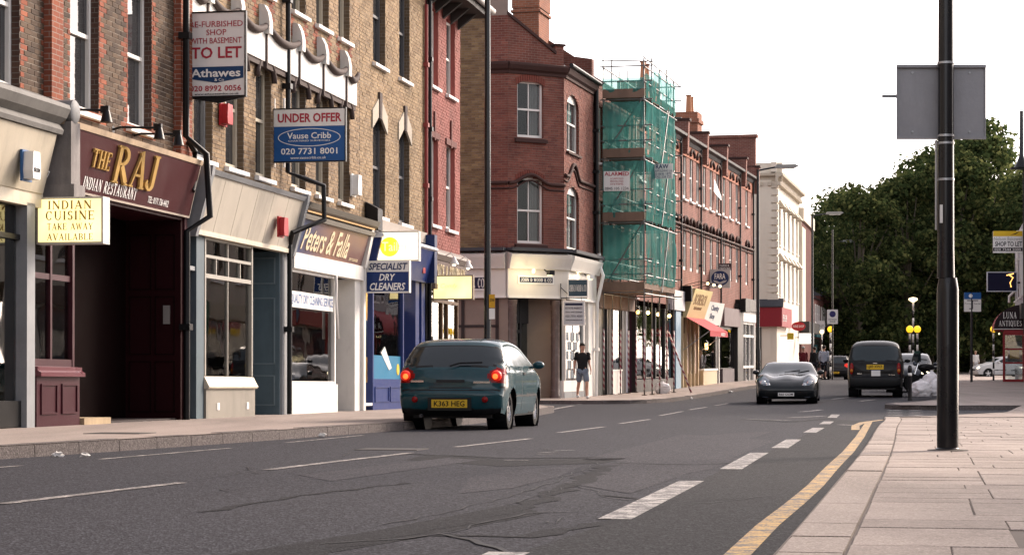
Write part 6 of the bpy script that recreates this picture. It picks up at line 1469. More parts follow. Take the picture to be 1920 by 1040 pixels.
# security spotlights of the agent
for (px, py, lab) in ((1031, 512, 'black floodlight above the JOHN D WOOD name plate'), (1106, 520, 'pale floodlight at the end of the agent fascia')):
    w_ = at(px, py, 65.8 if px < 1050 else 68.8); o = thing('floodlight', lab, 'lamp', T(*w_) @ RZ(.6)); MB().box(-.10,.10,-.12,.04,-.06,.08).build('housing', BLACK if px < 1050 else SIGNWHITE, o); MB().tube([(0,.04,0),(0,.3,.12)], .02, 6).build('arm', BLACK, o); MB().box(-.085,.085,-.03,.03,-.068,-.06).build('lens', emi('flood_lens', (1,.85,.5), 1.2), o)
    l = bpy.data.lights.new('flood_light', 'POINT'); l.energy = 5; l.color = (1,.82,.5); l.shadow_soft_size = .1; lo = bpy.data.objects.new('flood_light', l); COL.objects.link(lo); lo.parent = o; lo.location = (-.55,-.12,-.05)
# lit fascia of the agent comes from two more small lamps tucked under the cornice
w_ = at(1000, 507, 65.6); o = thing('cornice_lamp', 'small lit lamp under the agent cornice above the name plate', 'lamp', T(*w_)); MB().lathe([(.05,.05),(.06,0),(.04,-.03)], (0,0,0), 10).build('holder', SIGNWHITE, o); MB().ball((0,0,-.04), .035, 8, 6).build('bulb', emi('flood_lens', (1,.85,.5), 1.2), o)
l = bpy.data.lights.new('cornice_light', 'POINT'); l.energy = 5; l.color = (1,.82,.45); l.shadow_soft_size = .08; lo = bpy.data.objects.new('cornice_light', l); COL.objects.link(lo); lo.parent = o; lo.location = (0,-.05,-.14)

# =================================================================== lamp columns, posts and signs in the street
def ground_M(px, py=None, d=None, h=0.0, yaw=0.0):
    if d is None: g = gnd(px, py, h)
    else: g = Vector(((px-CX)*d/FPX, d, 0))
    return T(g.x, g.y, gz(g.x, g.y)+h) @ RZ(yaw)
PBLK = pm('gloss_black_post', (.010,.010,.012), .3, var=.4, bump=.1, coat=.2)
M = ground_M(1777, d=22.3, h=.03); s = 22.3/FPX
o = thing('sign_post', 'thick black lamp post standing on the right pavement in front', 'post', M)
zsh = (843-520)*s
MB().lathe([(.125,0),(.125,.02),(.112,.03),(.112,zsh-.12),(.10,zsh-.04),(.092,zsh)], n=24).build('base_column', PBLK, o, auto=35)
MB().lathe([(.092,zsh),(.086,zsh+.3),(.078,4.6),(.070,7.5)], (-.02,0,0), n=20).build('shaft', PBLK, o, auto=35)
for yy in (118, 254, 268, 336): MB().lathe([(.084,-.012),(.090,-.010),(.090,.012),(.084,.014)], (-.02,0,(843-yy)*s), 20).build('clamp_band', ALU, o, auto=35)
MB().lathe([(.22,-.01),(.21,.008),(.125,.014)], n=20).build('mortar_collar', pm('dark_cement', (.12,.105,.095), .9, var=.5), o)
MB().tube([(-.125,-.02,(843-430)*s),(-.125,-.02,(843-262)*s)], .013, 6).build('conduit', ALU, o); MB().box(-.10,-.07,-.09,-.08,(843-418)*s,(843-384)*s).build('label', SIGNWHITE, o)
o = thing('road_sign', 'grey back of a square road sign clamped to the black lamp post', 'sign', M @ T(-.045,.13,(843-258)*s))
w, h = 168*s/2, 140*s
GSG = pm('grey_sign_back', (.32,.32,.335), .5, metal=.3, var=.25, scale=6, grime=.3)
MB().box(-w, w, 0, .006, 0, h).build('plate', GSG, o); MB().box(-w, w, -.035, 0, h-.03, h).box(-w, w, -.035, 0, 0, .03).box(-w, -w+.012, -.02, 0, .03, h-.03).box(w-.012, w, -.02, 0, .03, h-.03).build('stiffening_rail', GSG, o)
for (bx_, bz) in ((-.3,.08),(.3,.08),(-.3,h-.08),(.3,h-.08)): MB().lathe([(.012,0),(.012,-.012)], (bx_,-.0,bz), 8, axis='y').build('bolt', ALU, o)
MB().box(-w-.15, -w, -.01, .01, h*.56, h*.60).build('fixing_bar', GREYP, o)
o = thing('lamp_column', 'tall slim black lamp column at the side street corner behind the teal car', 'lamp post', ground_M(914, d=51.5, h=.13))
MB().lathe([(.10,0),(.10,1.4),(.085,1.5),(.078,5),(.065,11)], n=16).build('column', PBLK, o, auto=35)
sp_ = 51.5/FPX; zb_ = (HC - (gz(-.6,51.5)+.13)); zz_ = lambda py: zb_ + (HOR-py)*sp_
p = MB().box(.04,.18,-.10,-.09,zz_(577),zz_(552)).build('notice', pm('amber_notice', (.55,.30,.02), .5), o); text(p, 'ZONE', .06,.16,zz_(565),zz_(560),-.101,INK_BLACK)
MB().box(.04,.18,-.10,-.09,zz_(598),zz_(578.5)).build('notice', SIGNWHITE, o)
def street_lamp(label, px, d, ztop, arm, ylab=None, h=.11, lean=0):
    o = thing('street_lamp', label, 'street lamp', ground_M(px, d=d, h=h))
    MB().lathe([(.11,0),(.11,1.5),(.08,1.6),(.065,ztop)], n=12).build('column', PBLK, o, auto=35)
    MB().tube([(0,0,ztop-.05),(.3,0,ztop+.02),(arm-.5,0,ztop+.12)], .04, 8).build('arm', PBLK, o)
    MB().prism([(arm-.6,ztop+.06),(arm-.5,ztop+.22),(arm+.35,ztop+.24),(arm+.5,ztop+.16),(arm+.35,ztop+.08)], -.14, .14, axis='y').build('lantern', pm('lamp_grey', (.25,.25,.24), .5), o); MB().box(arm-.35, arm+.3, -.1, .1, ztop+.03, ztop+.07).build('bowl', pm('lamp_bowl', (.6,.6,.58), .2), o)
    return o
street_lamp('tall street lamp with long arm before the cream stucco building', 1421, 97, (HOR-318)*97/FPX+HC-gz(11.2,97)-.11, 1.35)
street_lamp('slim street lamp against the trees past the dark brick building', 1523, 130, (HOR-404)*130/FPX+HC-gz(18.3,130)-.11, 1.4)
street_lamp('farthest street lamp with its lantern in front of the trees', 1560, 165, (HOR-455)*165/FPX+HC-gz(24.7,165)-.11, 1.4)
def striped_pole(o, z1, r=.05, n=8):
    for k in range(n): MB().lathe([(r,z1*k/n),(r,z1*(k+1)/n)], n=10).build('pole_band', PBLK if k % 2 == 0 else SIGNWHITE, o, smooth=True)
YG = emi('amber_globe', (1.0,.58,.02), .32)
for i, (px, d, lab) in enumerate(((1706,98,'yellow beacon globe just left of the tall white crossing lamp'), (1720,101,'yellow beacon globe just right of the tall white crossing lamp'), (1863,107,'yellow crossing beacon near the white car and phone box'), (1557,121,'yellow crossing beacon under the square zone sign'))):
    o = thing('crossing_beacon', lab, 'beacon', ground_M(px, d=d, h=.11), 'striped crossing beacons'); g = gz((px-CX)*d/FPX, d)+.11; zt2 = (HOR-617)*d/FPX+HC-g
    striped_pole(o, zt2-.15); MB().ball((0,0,zt2), .17, 14, 10).build('globe', YG, o, smooth=True); MB().lathe([(.05,zt2-.2),(.07,zt2-.17),(.05,zt2-.14)], n=10).build('collar', BLACK, o)
o = thing('crossing_lamp', 'tall striped crossing lamp with white light behind the taxi', 'street lamp', ground_M(1712, d=99.5, h=.11)); g = gz(18.7,99.5)+.11; zt2 = (HOR-562)*99.5/FPX+HC-g
striped_pole(o, zt2-.1, .045, 10); MB().lathe([(.05,zt2-.12),(.22,zt2),(.20,zt2+.08),(.05,zt2+.12)], n=14).build('lantern', emi('crossing_light', (1,.80,.45), .6), o, smooth=True)
o = thing('crossing_lamp', 'small white globe lamp on the far left pavement', 'street lamp', ground_M(1541, d=125, h=.11)); g = gz(18.1,125)+.11; zt2 = (HOR-622)*125/FPX+HC-g
striped_pole(o, zt2-.1, .04, 8); MB().ball((0,0,zt2), .13, 10, 8).build('globe', emi('crossing_light', (1,.80,.45), .6), o, smooth=True)
o = thing('zone_sign', 'white zone sign with dark blue disc on a black pole', 'sign', ground_M(1561, d=112, h=.11)); g = gz(16.8,112)+.11; z0, z1 = (HOR-607)*112/FPX+HC-g, (HOR-580)*112/FPX+HC-g
MB().tube([(0,.05,0),(0,.05,z1+4.2)], .045, 10).build('pole', PBLK, o); p = board(o, -.28,.28,z0,z1,SIGNWHITE,.02); MB().lathe([(.165,0),(.165,.006)], (0,-.008,z1-.24), 20, axis='y').build('disc', pm('sign_purple_blue', (.03,.025,.12), .4), p); text(p, 'CONTROLLED', -.22,.22,z0+.2,z0+.27,-.001,INK_BLACK); text(p, 'ZONE', -.15,.15,z0+.08,z0+.16,-.001,INK_BLACK)
o = thing('direction_sign', 'blue and white road layout sign on a grey post on the right pavement', 'sign', ground_M(1822, d=100, h=.12)); g = gz(21.5,100)+.12; z0, z1 = (HOR-584)*100/FPX+HC-g, (HOR-548)*100/FPX+HC-g
MB().tube([(0,.05,0),(0,.05,z1)], .06, 10).build('post', pm('dark_grey_post', (.03,.03,.033), .5), o); p = board(o, -.36,.44,z0,z1,SIGNWHITE,.02); MB().box(-.36,.44,-.004,-.001,z1-.32,z1).build('blue_panel', SIGNBLUE, p)
MB().box(-.22,.30,-.004,-.001,z0+.50,z0+.54).box(.02,.06,-.004,-.001,z0+.12,z0+.50).box(-.12,.02,-.004,-.001,z0+.12,z0+.16).build('route_line', INK_BLACK, p)
for s, a, b, zz in (('Putney',-.32,-.02,.34),('Town Hall',.1,.4,.34)): text(p, s, a, b, z0+zz, z0+zz+.07, -.001, INK_BLACK)
MB().lathe([(.09,0),(.09,.004)], (-.05,-.008,z1-.16), 14, axis='y').build('crown_mark', INK_WHITE, p)
o = thing('bollard', 'slim black bollard at the kerb beside the taxi', 'bollard', ground_M(1706, d=60.5, h=.12)); MB().lathe([(.07,0),(.07,.04),(.055,.06),(.055,.85),(.065,.87),(.065,.92),(.05,.97),(.02,1.0)], n=14).build('post', PBLK, o, auto=35); MB().lathe([(.0575,.70),(.0575,.78)], n=14).build('band', SIGNWHITE, o, smooth=True)
# rubbish bags
BAGM = pm('white_rubbish_bag', (.68,.66,.67), .5, var=.25, scale=9, bump=.8, fine=14)
def bag(label, px, py, d, r, hgt, seed, lean=0.0, m=None):
    o = thing('rubbish_bag', label, 'rubbish bag', ground_M(px, d=d, h=.12), 'rubbish bags by the kerb'); mb = MB(); n, k = 30, 22
    for i in range(k+1):
        t = i/k
        for j in range(n):
            q_ = 2*pi*j/n; rr_ = r*(.75+.35*sin(pi*min(1, t*1.15)))*(1-.85*max(0, t-.82)/.18)
            rr_ *= (1+.30*noise.noise(Vector((cos(q_)*1.5+seed*7, sin(q_)*1.5, t*2.6)))+.20*noise.noise(Vector((cos(q_)*4, sin(q_)*4+seed*5, t*7)))+.10*noise.noise(Vector((cos(q_)*9, sin(q_)*9+seed, t*15))))*(1+.10*cos(4*q_+seed))
            mb.v.append((rr_*cos(q_)+lean*t, rr_*sin(q_)*.8, hgt*t))
    for i in range(k):
        for j in range(n): mb.f.append((i*n+j, i*n+(j+1) % n, (i+1)*n+(j+1) % n, (i+1)*n+j)); mb.m.append(0)
    mb.f.append(tuple(range(k*n, k*n+n))); mb.m.append(0)
    mb.build('sack', m or BAGM, o, smooth=True); MB().lathe([(.05,hgt-.03),(.03,hgt),(.05,hgt+.035)], (lean,0,0), 10).build('knot', m or BAGM, o, smooth=True)
bag('squat white rubbish bag at the front by the bollard', 1727, 737, 64.5, .26, .50, 1); bag('taller white rubbish bag leaning behind the front bag', 1742, 735, 65.8, .26, .74, 2, .08); bag('white rubbish bag half hidden behind the lamp post', 1757, 735, 65.2, .24, .55, 3)
bag('small white rubbish bag at the foot of the scaffold', 1242, 725, 75.6, .24, .42, 4)
# phone box
o = thing('phone_box', 'red phone kiosk with glazed sides at the right edge', 'phone box', ground_M(1901, d=101, h=.12, yaw=-.25))
RKI = pm('kiosk_red', (.24,.015,.02), .4); K = .45
for (x, y) in ((-K,-K),(K,-K),(-K,K),(K,K)): MB().box(x-.05,x+.05,y-.05,y+.05,0,2.35).build('corner_post', RKI, o)
MB().box(-K,K,-K,K,2.2,2.42).build('roof', RKI, o); MB().box(-K,K,-K-.02,K,0,.12).build('plinth', RKI, o)
for z in (.85, 1.5): MB().box(-K+.05,K-.05,-K-.03,-K+.02,z,z+.08).build('door_rail', RKI, o)
MB().box(-K+.05,K-.05,-K,-K+.01,.12,2.2).build('door_pane', SHOPGLASS, o); MB().box(-K,-K+.01,-K+.05,K-.05,.12,2.2).build('side_pane', SHOPGLASS, o)
MB().box(-.3,.3,K-.15,K-.03,.95,1.9).build('telephone_back', GREYP, o); MB().box(-.2,.25,K-.24,K-.15,1.1,1.5).build('telephone', pm('yellow_poster', (.55,.38,.05), .5), o)
# litter
PAPER = pm('crumpled_paper', (.62,.60,.57), .8, var=.15)
for i, (px, py, s_, lab) in enumerate(((107,857,.06,'crumpled white paper in the gutter before the restaurant'), (160,857,.05,'flat scrap of litter right of the crumpled paper'), (527,822,.05,'small grey paper scrap at the kerb before the cream shop'), (603,819,.06,'flat white wrapper at the kerb before the white shop'), (1294,748,.10,'white litter on the road beyond the scaffold'), (1369,736,.10,'white litter at the far kerb before the sports car'))):
    g = gnd(px, py); o = MB(); r = random.Random(i)
    o.ball((0,0,s_*.35), (s_, s_*.8, s_*.4), 9, 6); o.v = [(x+r.uniform(-.3,.3)*s_, y+r.uniform(-.3,.3)*s_, max(0, z+r.uniform(-.2,.2)*s_)) for x, y, z in o.v]
    o = o.build('litter', PAPER); o.location = (g.x, g.y, gz(g.x, g.y)+.006); tag(o, lab, 'litter', 'scraps of litter')

# =================================================================== right-hand buildings
FR = Frame(.2*112+4, 112, .55, -.2, -1, -.004)
AN = thing('antique_shop', 'antique shop at the far end of the right pavement, cut by the frame', 'shop', FR.M)
LR = 14.0
RWALL = far_brick('right_row_brick', (.20,.14,.10), (.16,.11,.08), (.24,.21,.18))
opsR = [(1+k*3.2, 2.1+k*3.2, 4.2, 6.1, 0) for k in range(4)]
wall_backing('wall', AN, 0, LR, -.6, 7.6, opsR, [pm('lilac_render', (.34,.32,.34), .8, grime=.3), REV_ST], thick=8)
for o_ in opsR: sash(AN, o_[0], o_[1], o_[2], o_[3])
MB().box(0, LR, -.2, .02, 3.0, 3.7).build('fascia', DGL, AN); MB().box(.3, LR-.3, -.02, 0, .4, 2.9).build('shop_window', PANE, AN)
drainpipe(AN, [(8.2,-.15,7.4),(8.2,-.15,4.6),(8.2,-.55,4.2),(8.2,-.55,3.9)], .06, WHITE)
aw = thing('shop_awning', 'black dutch canopy with red side and white scalloped edge reading Luna Antiques', 'awning', FR.at(7.5, -.02, 2.55))
mb = MB(); n = 8; prof = [(-1.35*sin(pi/2*k/n), 1.15*cos(pi/2*k/n)) for k in range(n+1)]
for a, b in zip(prof, prof[1:]): mb.add([(0,a[0],a[1]),(4.2,a[0],a[1]),(4.2,b[0],b[1]),(0,b[0],b[1])], [(0,1,2,3)])
mb.build('canopy', pm('red_canopy', (.30,.02,.03), .7), aw)
e = MB(); e.poly([(4.2,p[0],p[1]) for p in prof] + [(4.2,0,0)]); e = e.build('end_panel', pm('black_canopy', (.02,.012,.014), .7), aw)
mb = MB()
for k in range(9):
    y0 = -1.35*k/9; mb.poly([(4.21,y0,0),(4.21,y0-.15,0),(4.21,y0-.13,-.1),(4.21,y0-.075,-.15),(4.21,y0-.02,-.1)])
    x0 = 4.2*k/9; mb.poly([(x0,-1.36,0),(x0+.467,-1.36,0),(x0+.40,-1.36,-.1),(x0+.23,-1.36,-.15),(x0+.07,-1.36,-.1)])
mb.build('scalloped_edge', pm('dark_red_valance', (.16,.015,.02), .7), aw)
mb = MB().tube([(4.22,0,0),(4.22,-1.35,0)], .02, 6); mb.build('white_piping', SIGNWHITE, aw)
Mt = Matrix(((0,1,0,4.215),(1,0,0,0),(0,0,1,0),(0,0,0,1)))
fe = lambda a, c, d: (4.21-d, a, c)
serif(e, 'LUNA', -.92,-.30,.50,.80,fe,INK_WHITE,.01); serif(e, 'ANTIQUES', -1.12,-.06,.14,.40,fe,INK_WHITE,.01)
for k in range(4): MB().ball((4.1,-.2-.3*k,-.22), .04, 8, 6).build('canopy_bulb', emi('canopy_bulb', (1,.8,.4), .8), aw)
o, w, h = front_sign('letting_board', 'white SHOP TO LET board with yellow top at the right edge', 'sign', 1862, 1917, 433, 474, 100, 0)
p = board(o, -w, w, 0, h, SIGNWHITE, .04); MB().box(-w, w, -.004, -.001, h*.76, h).build('yellow_strip', pm('agent_yellow', (.62,.40,.02), .5, bump=0), p); MB().prism([(.1,h*.80),(.25,h*.86),(.55,h*.98),(.4,h*.86)], -.008, -.004, axis='y').build('swoosh', INK_BLACK, p)
text(p, 'Nelson Bakewell', -w*.94, w*.98, h*.56, h*.73, -.001, pm('grey_ink', (.3,.3,.3), .5, bump=0)); text(p, 'SHOP TO LET', -w*.86, w*.98, h*.30, h*.52, -.001, INK_BLACK, bold=.02); MB().box(-w, w, -.004, -.001, h*.08, h*.24).build('black_strip', INK_BLACK, p); text(p, '020 7544 2000', -w*.9, w*.9, h*.10, h*.21, -.005, INK_WHITE)
MB().box(w*.9, w+.12, .04, .1, -2.0, h+.1).build('support_post', WHITE, o)
o, w, h = front_sign('lit_sign', 'navy sign with pale border and gold neon figure below the letting board', 'sign', 1852, 1906, 511, 545, 100.5, 0)
p = board(o, -w, w, 0, h, pm('deep_navy', (.012,.013,.035), .2), .06, .04, pm('pale_frame', (.5,.52,.58), .4)); MB().tube([(w*.45,-.01,h*.9),(w*.75,-.01,h*.72),(w*.55,-.01,h*.45),(w*.62,-.01,h*.2)], .035, 6).tube([(w*.3,-.01,h*.85),(w*.8,-.01,h*.95)], .03, 6).build('gold_figure', emi('gold_neon', (1,.55,.16), .5), p)
MB().box(w, w+.5, .02, .06, h*.4, h*.5).build('bracket', BLACK, o)
o = thing('wall_lantern', 'dark lantern on a bracket at the top of the right edge', 'lamp', T(*at(1912, 318, 60))); MB().box(-.25,.5,-.1,.1,0,.06).build('bracket', BLACK, o); MB().lathe([(.22,0),(.14,.15),(.06,.35),(.05,1.6)], (.05,0,.05), 12).build('lantern', PBLK, o, auto=35); MB().tube([(.1,0,0),(.12,0,-4.6)], .02, 6).build('cable', BLACK, o); MB().tube([(.5,.0,.03),(1.4,0,.03)], .04, 6).build('arm', BLACK, o)
# rows of shop houses along both sides outside the picture: they shade the street and stand in the glass and paint as reflections
def shop_row(label, fr, LRo, hgt):
    LRo = 6.2*math.ceil(LRo/6.2-.01); ROW = thing('terrace_row', label, 'building', fr.M); ops = []; nk = int(LRo/3.05)
    for k in range(nk):
        for z in (4.4, 7.6):
            if z+2.4 < hgt: ops.append((1+k*3.05, 2.15+k*3.05, z, z+2.0, 0))
    wall_backing('wall', ROW, 0, LRo, 3.4, hgt, ops, [pm('row_stucco', (.46,.41,.34), .8, var=.3, grime=.3), REV_ST], thick=8)
    mb = MB(); m2 = MB()
    for o_ in ops: mb.box(o_[0], o_[1], .15, .18, o_[2], o_[3]); m2.box(o_[0]-.1, o_[1]+.1, -.08, .1, o_[2]-.14, o_[2])
    tag(mb.build('window', PANE, ROW), kind='stuff'); tag(m2.build('sill', SILLW, ROW), kind='stuff')
    for k in range(int(LRo/6.2)):
        a = k*6.2; c_ = [(.30,.05,.04),(.04,.09,.16),(.36,.32,.24),(.03,.12,.07),(.5,.48,.44),(.08,.05,.04)][k % 6]; fm_ = pm('row_fascia_%d' % (k % 6), c_, .5)
        MB().box(a+.15, a+6.0, -.18, .02, 2.8, 3.45).build('fascia', fm_, ROW); MB().box(a+.5, a+3.6, .0, .04, .5, 2.7).box(a+4.2, a+5.6, .0, .04, .1, 2.7).build('shop_window', PANE, ROW)
        MB().box(a+.0, a+.3, -.1, .1, -.5, 3.4).build('pilaster', fm_, ROW); MB().box(a+.3, a+6.2, .04, .1, -.5, 3.4).build('shopfront', pm('row_front_%d' % (k % 3), [(.4,.36,.3),(.1,.1,.12),(.5,.46,.4)][k % 3], .6), ROW)
    MB().prism([(-.2,hgt),(4,hgt+1.8),(8.2,hgt)], 0, LRo).build('roof', SLATE, ROW)
shop_row('row of brick shop houses next to the antique shop outside the frame', Frame(.2*97.6+4.6, 97.6, .4, -.2, -1, 0), 36, 7.2)
shop_row('row of brick shop houses along the near right pavement outside the frame', Frame(.2*24+8.0, 24, .15, -.2, -1, 0), 80, 7.2)
shop_row('row of brick shop houses left of the restaurant outside the frame', Frame(.196*-61-12.15, -61, .1, .196, 1, 0), 86, 10.5)
shop_row('brick houses closing the street behind the viewer', Frame(12, -64, .1, -1, .1, 0), 40, 9.0)

# =================================================================== vehicles
def crom(pts, n):
    """Catmull-Rom through pts, n samples per span"""
    P = [pts[0]] + list(pts) + [pts[-1]]; out = []
    for i in range(1, len(P)-2):
        for k in range(n):
            t = k/n; a, b, c, d = P[i-1], P[i], P[i+1], P[i+2]
            out.append(tuple(.5*((2*b[j]) + (c[j]-a[j])*t + (2*a[j]-5*b[j]+4*c[j]-d[j])*t*t + (3*b[j]-a[j]-3*c[j]+d[j])*t**3) for j in range(len(a))))
    out.append(tuple(pts[-1])); return out
def in_poly(x, y, P):
    c = False; n = len(P); j = n-1
    for i in range(n):
        if (P[i][1] > y) != (P[j][1] > y) and x < (P[j][0]-P[i][0])*(y-P[i][1])/(P[j][1]-P[i][1]) + P[i][0]: c = not c
        j = i
    return c
def make_car(root, prof, Y, rad, wheels, wr, body_m, strip_lab, side_lab, mats, nspan=6, nv=26, nx=110, nz=36, dz=None, exp_=5.0, under=.2):
    """prof: side silhouette (x, z) from the rear bottom over the roof to the front bottom; Y(x, z): half width;
       strip_lab/side_lab: which part a point of the top strip / the flank belongs to"""
    C = crom(prof, nspan); n = len(C); R = [rad(x, z) if callable(rad) else rad for x, z in C]
    nor = []
    for i in range(n):
        a, b = C[max(0, i-1)], C[min(n-1, i+1)]; tx, tz = b[0]-a[0], b[1]-a[1]; l = sqrt(tx*tx+tz*tz) or 1; nor.append((-tz/l, tx/l))
    vs = [1-(1-k/nv)**1.7 for k in range(nv+1)]
    def P(i, v):
        av = abs(v); ins = R[i]*(1-(1-av**exp_)**(1/exp_)) + .03*R[i]*av*av
        x, z = C[i][0]-nor[i][0]*ins, C[i][1]-nor[i][1]*ins
        y = Y(C[i][0]-nor[i][0]*R[i], C[i][1]-nor[i][1]*R[i])*v
        if dz: z += dz(x, y, z)
        return (x, y, z)
    parts = {}
    vv = [-v for v in vs[::-1]] + vs[1:]; nn = len(vv)
    grid = [[P(i, v) for v in vv] for i in range(n)]
    def emit(lab, quad):
        if lab is None: return
        mb, idx = parts.setdefault(lab, (MB(), {})); f = []
        for p in quad:
            k = (round(p[0], 4), round(p[1], 4), round(p[2], 4))
            if k not in idx: idx[k] = len(mb.v); mb.v.append(p)
            f.append(idx[k])
        if len(set(f)) >= 3:
            g = []
            for q_ in f:
                if q_ not in g: g.append(q_)
            mb.f.append(tuple(g)); mb.m.append(0)
    for i in range(n-1):
        for j in range(nn-1):
            q_ = (grid[i][j], grid[i][j+1], grid[i+1][j+1], grid[i+1][j]); c = [sum(p[k] for p in q_)/4 for k in range(3)]
            emit(strip_lab(c[0], c[1], c[2], (vv[j]+vv[j+1])/2), q_)
    E_ = [(C[i][0]-nor[i][0]*R[i]*1.03, C[i][1]-nor[i][1]*R[i]*1.03) for i in range(n)]
    xmin, xmax = min(e[0] for e in E_), max(e[0] for e in E_)
    def span(x):
        zs = []
        for a, b in zip(E_, E_[1:]):
            if (a[0]-x)*(b[0]-x) <= 0 and a[0] != b[0]: zs.append(a[1]+(b[1]-a[1])*(x-a[0])/(b[0]-a[0]))
        return (max(zs) if zs else under)
    zbot = lambda x: under + .06*sstep(xmax-.5, xmax, x) + .06*sstep(-xmin-.5, -xmin, -x)
    xs = [xmin+1e-4+(xmax-xmin-2e-4)*k/nx for k in range(nx+1)]
    for sgn_ in (-1, 1):
        G = []
        for x in xs:
            zt_ = max(span(x), zbot(x)+.01); col = []
            for k in range(nz+1):
                z = zbot(x)+(zt_-zbot(x))*k/nz; xx = x
                for wx in wheels:     # pull grid points onto the wheel arch
                    dx, dz_ = xx-wx, z-wr; d_ = sqrt(dx*dx+dz_*dz_); RA = wr*1.16
                    if abs(d_-RA) < .022 and d_ > 0: xx, z = wx+dx/d_*RA, wr+dz_/d_*RA
                y = sgn_*Y(xx, z); zz2 = z + (dz(xx, y, z) if dz else 0)
                col.append((xx, y, zz2))
            G.append(col)
        for i in range(nx):
            for k in range(nz):
                q_ = (G[i][k], G[i+1][k], G[i+1][k+1], G[i][k+1])
                if sgn_ > 0: q_ = q_[::-1]
                c = [sum(p[m_] for p in q_)/4 for m_ in range(3)]
                if any((c[0]-wx)**2+(c[2]-wr)**2 < (wr*1.16)**2*.995 for wx in wheels): continue
                emit(side_lab(c[0], c[2], sgn_), q_)
    objs = {}
    for lab, (mb, _) in parts.items():
        name, mname = lab[0], lab[1]
        me = bpy.data.meshes.new(name); me.from_pydata(mb.v, [], mb.f); me.materials.append(mats.get(mname, body_m)); me.polygons.foreach_set('use_smooth', [True]*len(mb.f)); me.update()
        o = bpy.data.objects.new(name, me); COL.objects.link(o); o.parent = root; objs[lab] = o
    # floor pan and wheel wells
    MB().box(xmin+.1, xmax-.1, -.62, .62, under-.02, under+.06).build('floor_pan', BLACK, root)
    for wx in wheels:
        for s in (-1, 1):
            yw = Y(wx, wr)*s
            MB().lathe([(wr*1.17, -.02*s),(wr*1.17, -.34*s),(.02,-.34*s)], (wx, yw, wr), 24, axis='y', caps=False).build('wheel_arch', BLACK, root)
            wheel(root, wx, yw-s*.03, wr, s)
    return objs
TYRE = pm('tyre_rubber', (.012,.012,.012), .85, var=.3); RIM = pm('alloy_rim', (.45,.45,.46), .3, metal=.9, var=.2); RIMD = pm('dark_rim', (.06,.06,.065), .4, metal=.5)
def wheel(root, x, y, r, s, w=.19, rim=None):
    t = MB().lathe([(r*.62,-s*w),(r*.93,-s*w),(r,-s*w*.85),(r,-s*w*.2),(r*.96,-s*.01),(r*.86,0),(r*.66,-s*.005),(r*.64,-s*.05)], (x, y, r), 28, axis='y', caps=False).build('wheel', TYRE, root, auto=45)
    mb = MB().lathe([(r*.66,-s*.012),(r*.64,-s*.03),(r*.60,-s*.06)], (x, y, r), 24, axis='y', caps=False)
    for k in range(5):
        a = 2*pi*k/5+.3; c_, s_ = cos(a), sin(a); pa, pb = r*.12, r*.64; wd, we = r*.13, r*.09
        mb.add([(x+pa*c_-wd*s_, y-s*.02, r+pa*s_+wd*c_), (x+pa*c_+wd*s_, y-s*.02, r+pa*s_-wd*c_), (x+pb*c_+we*s_, y-s*.022, r+pb*s_-we*c_), (x+pb*c_-we*s_, y-s*.022, r+pb*s_+we*c_)], [(0,1,2,3)])
    mb.lathe([(r*.18,-s*.03),(r*.17,-s*.005),(.01,-s*.003)], (x, y, r), 16, axis='y'); mb.build('rim', rim or RIM, t, auto=40)
    MB().lathe([(r*.5,-s*.07),(r*.48,-s*.065),(.01,-s*.065)], (x, y, r), 16, axis='y').build('brake_disc', pm('brake_steel', (.10,.09,.085), .5, metal=.6), t)
def car_M(px, d, heading):
    x = (px-CX)*d/FPX; return T(x, d, gz(x, d)+.006) @ RZ(pi/2-heading)
CARGL = pm('car_glass', (.007,.014,.017), .05, var=.1, bump=0, spec=.55)
BUMP = pm('bumper_plastic', (.012,.013,.014), .55, var=.2)
REDLENS = pm('red_lens', (.22,.008,.008), .12, bump=0); LITRED = emi('lit_tail_lamp', (1,.03,.008), .07); LITCORE = emi('lit_tail_core', (1,.17,.03), .5)
PLATE_Y = pm('yellow_plate', (.62,.40,.03), .4, var=.08, bump=0); PLATE_W = pm('white_plate', (.7,.7,.68), .4, var=.08, bump=0); CHROME = pm('chrome', (.6,.6,.6), .12, metal=1.0, var=.1, bump=0)
def rear_plate(root, x, z, txt, m=None, w=.52, h=.115, name='number_plate', side=-1):
    """side -1: on the tail (faces -x), +1: on the nose"""
    p = MB().box(x, x+side*.012, -w/2, w/2, z, z+h).build(name, m or PLATE_Y, root); xx = x+side*.014
    text(p, txt, -w*.43, w*.43, z+h*.16, z+h*.84, 0, INK_BLACK, fn=(lambda a, c, d: (xx, -a, c)) if side < 0 else (lambda a, c, d: (xx, a, c)), bold=.02); return p
def mirror_pair(root, x, z, Y, m):
    for s in (-1, 1):
        y = s*Y(x, z); o = MB().ball((x, y+s*.13, z+.03), (.07,.10,.065), 12, 8).box(x-.03,x+.03,y-s*.02,y+s*.1,z-.02,z+.01).build('door_mirror', m, root, smooth=True)

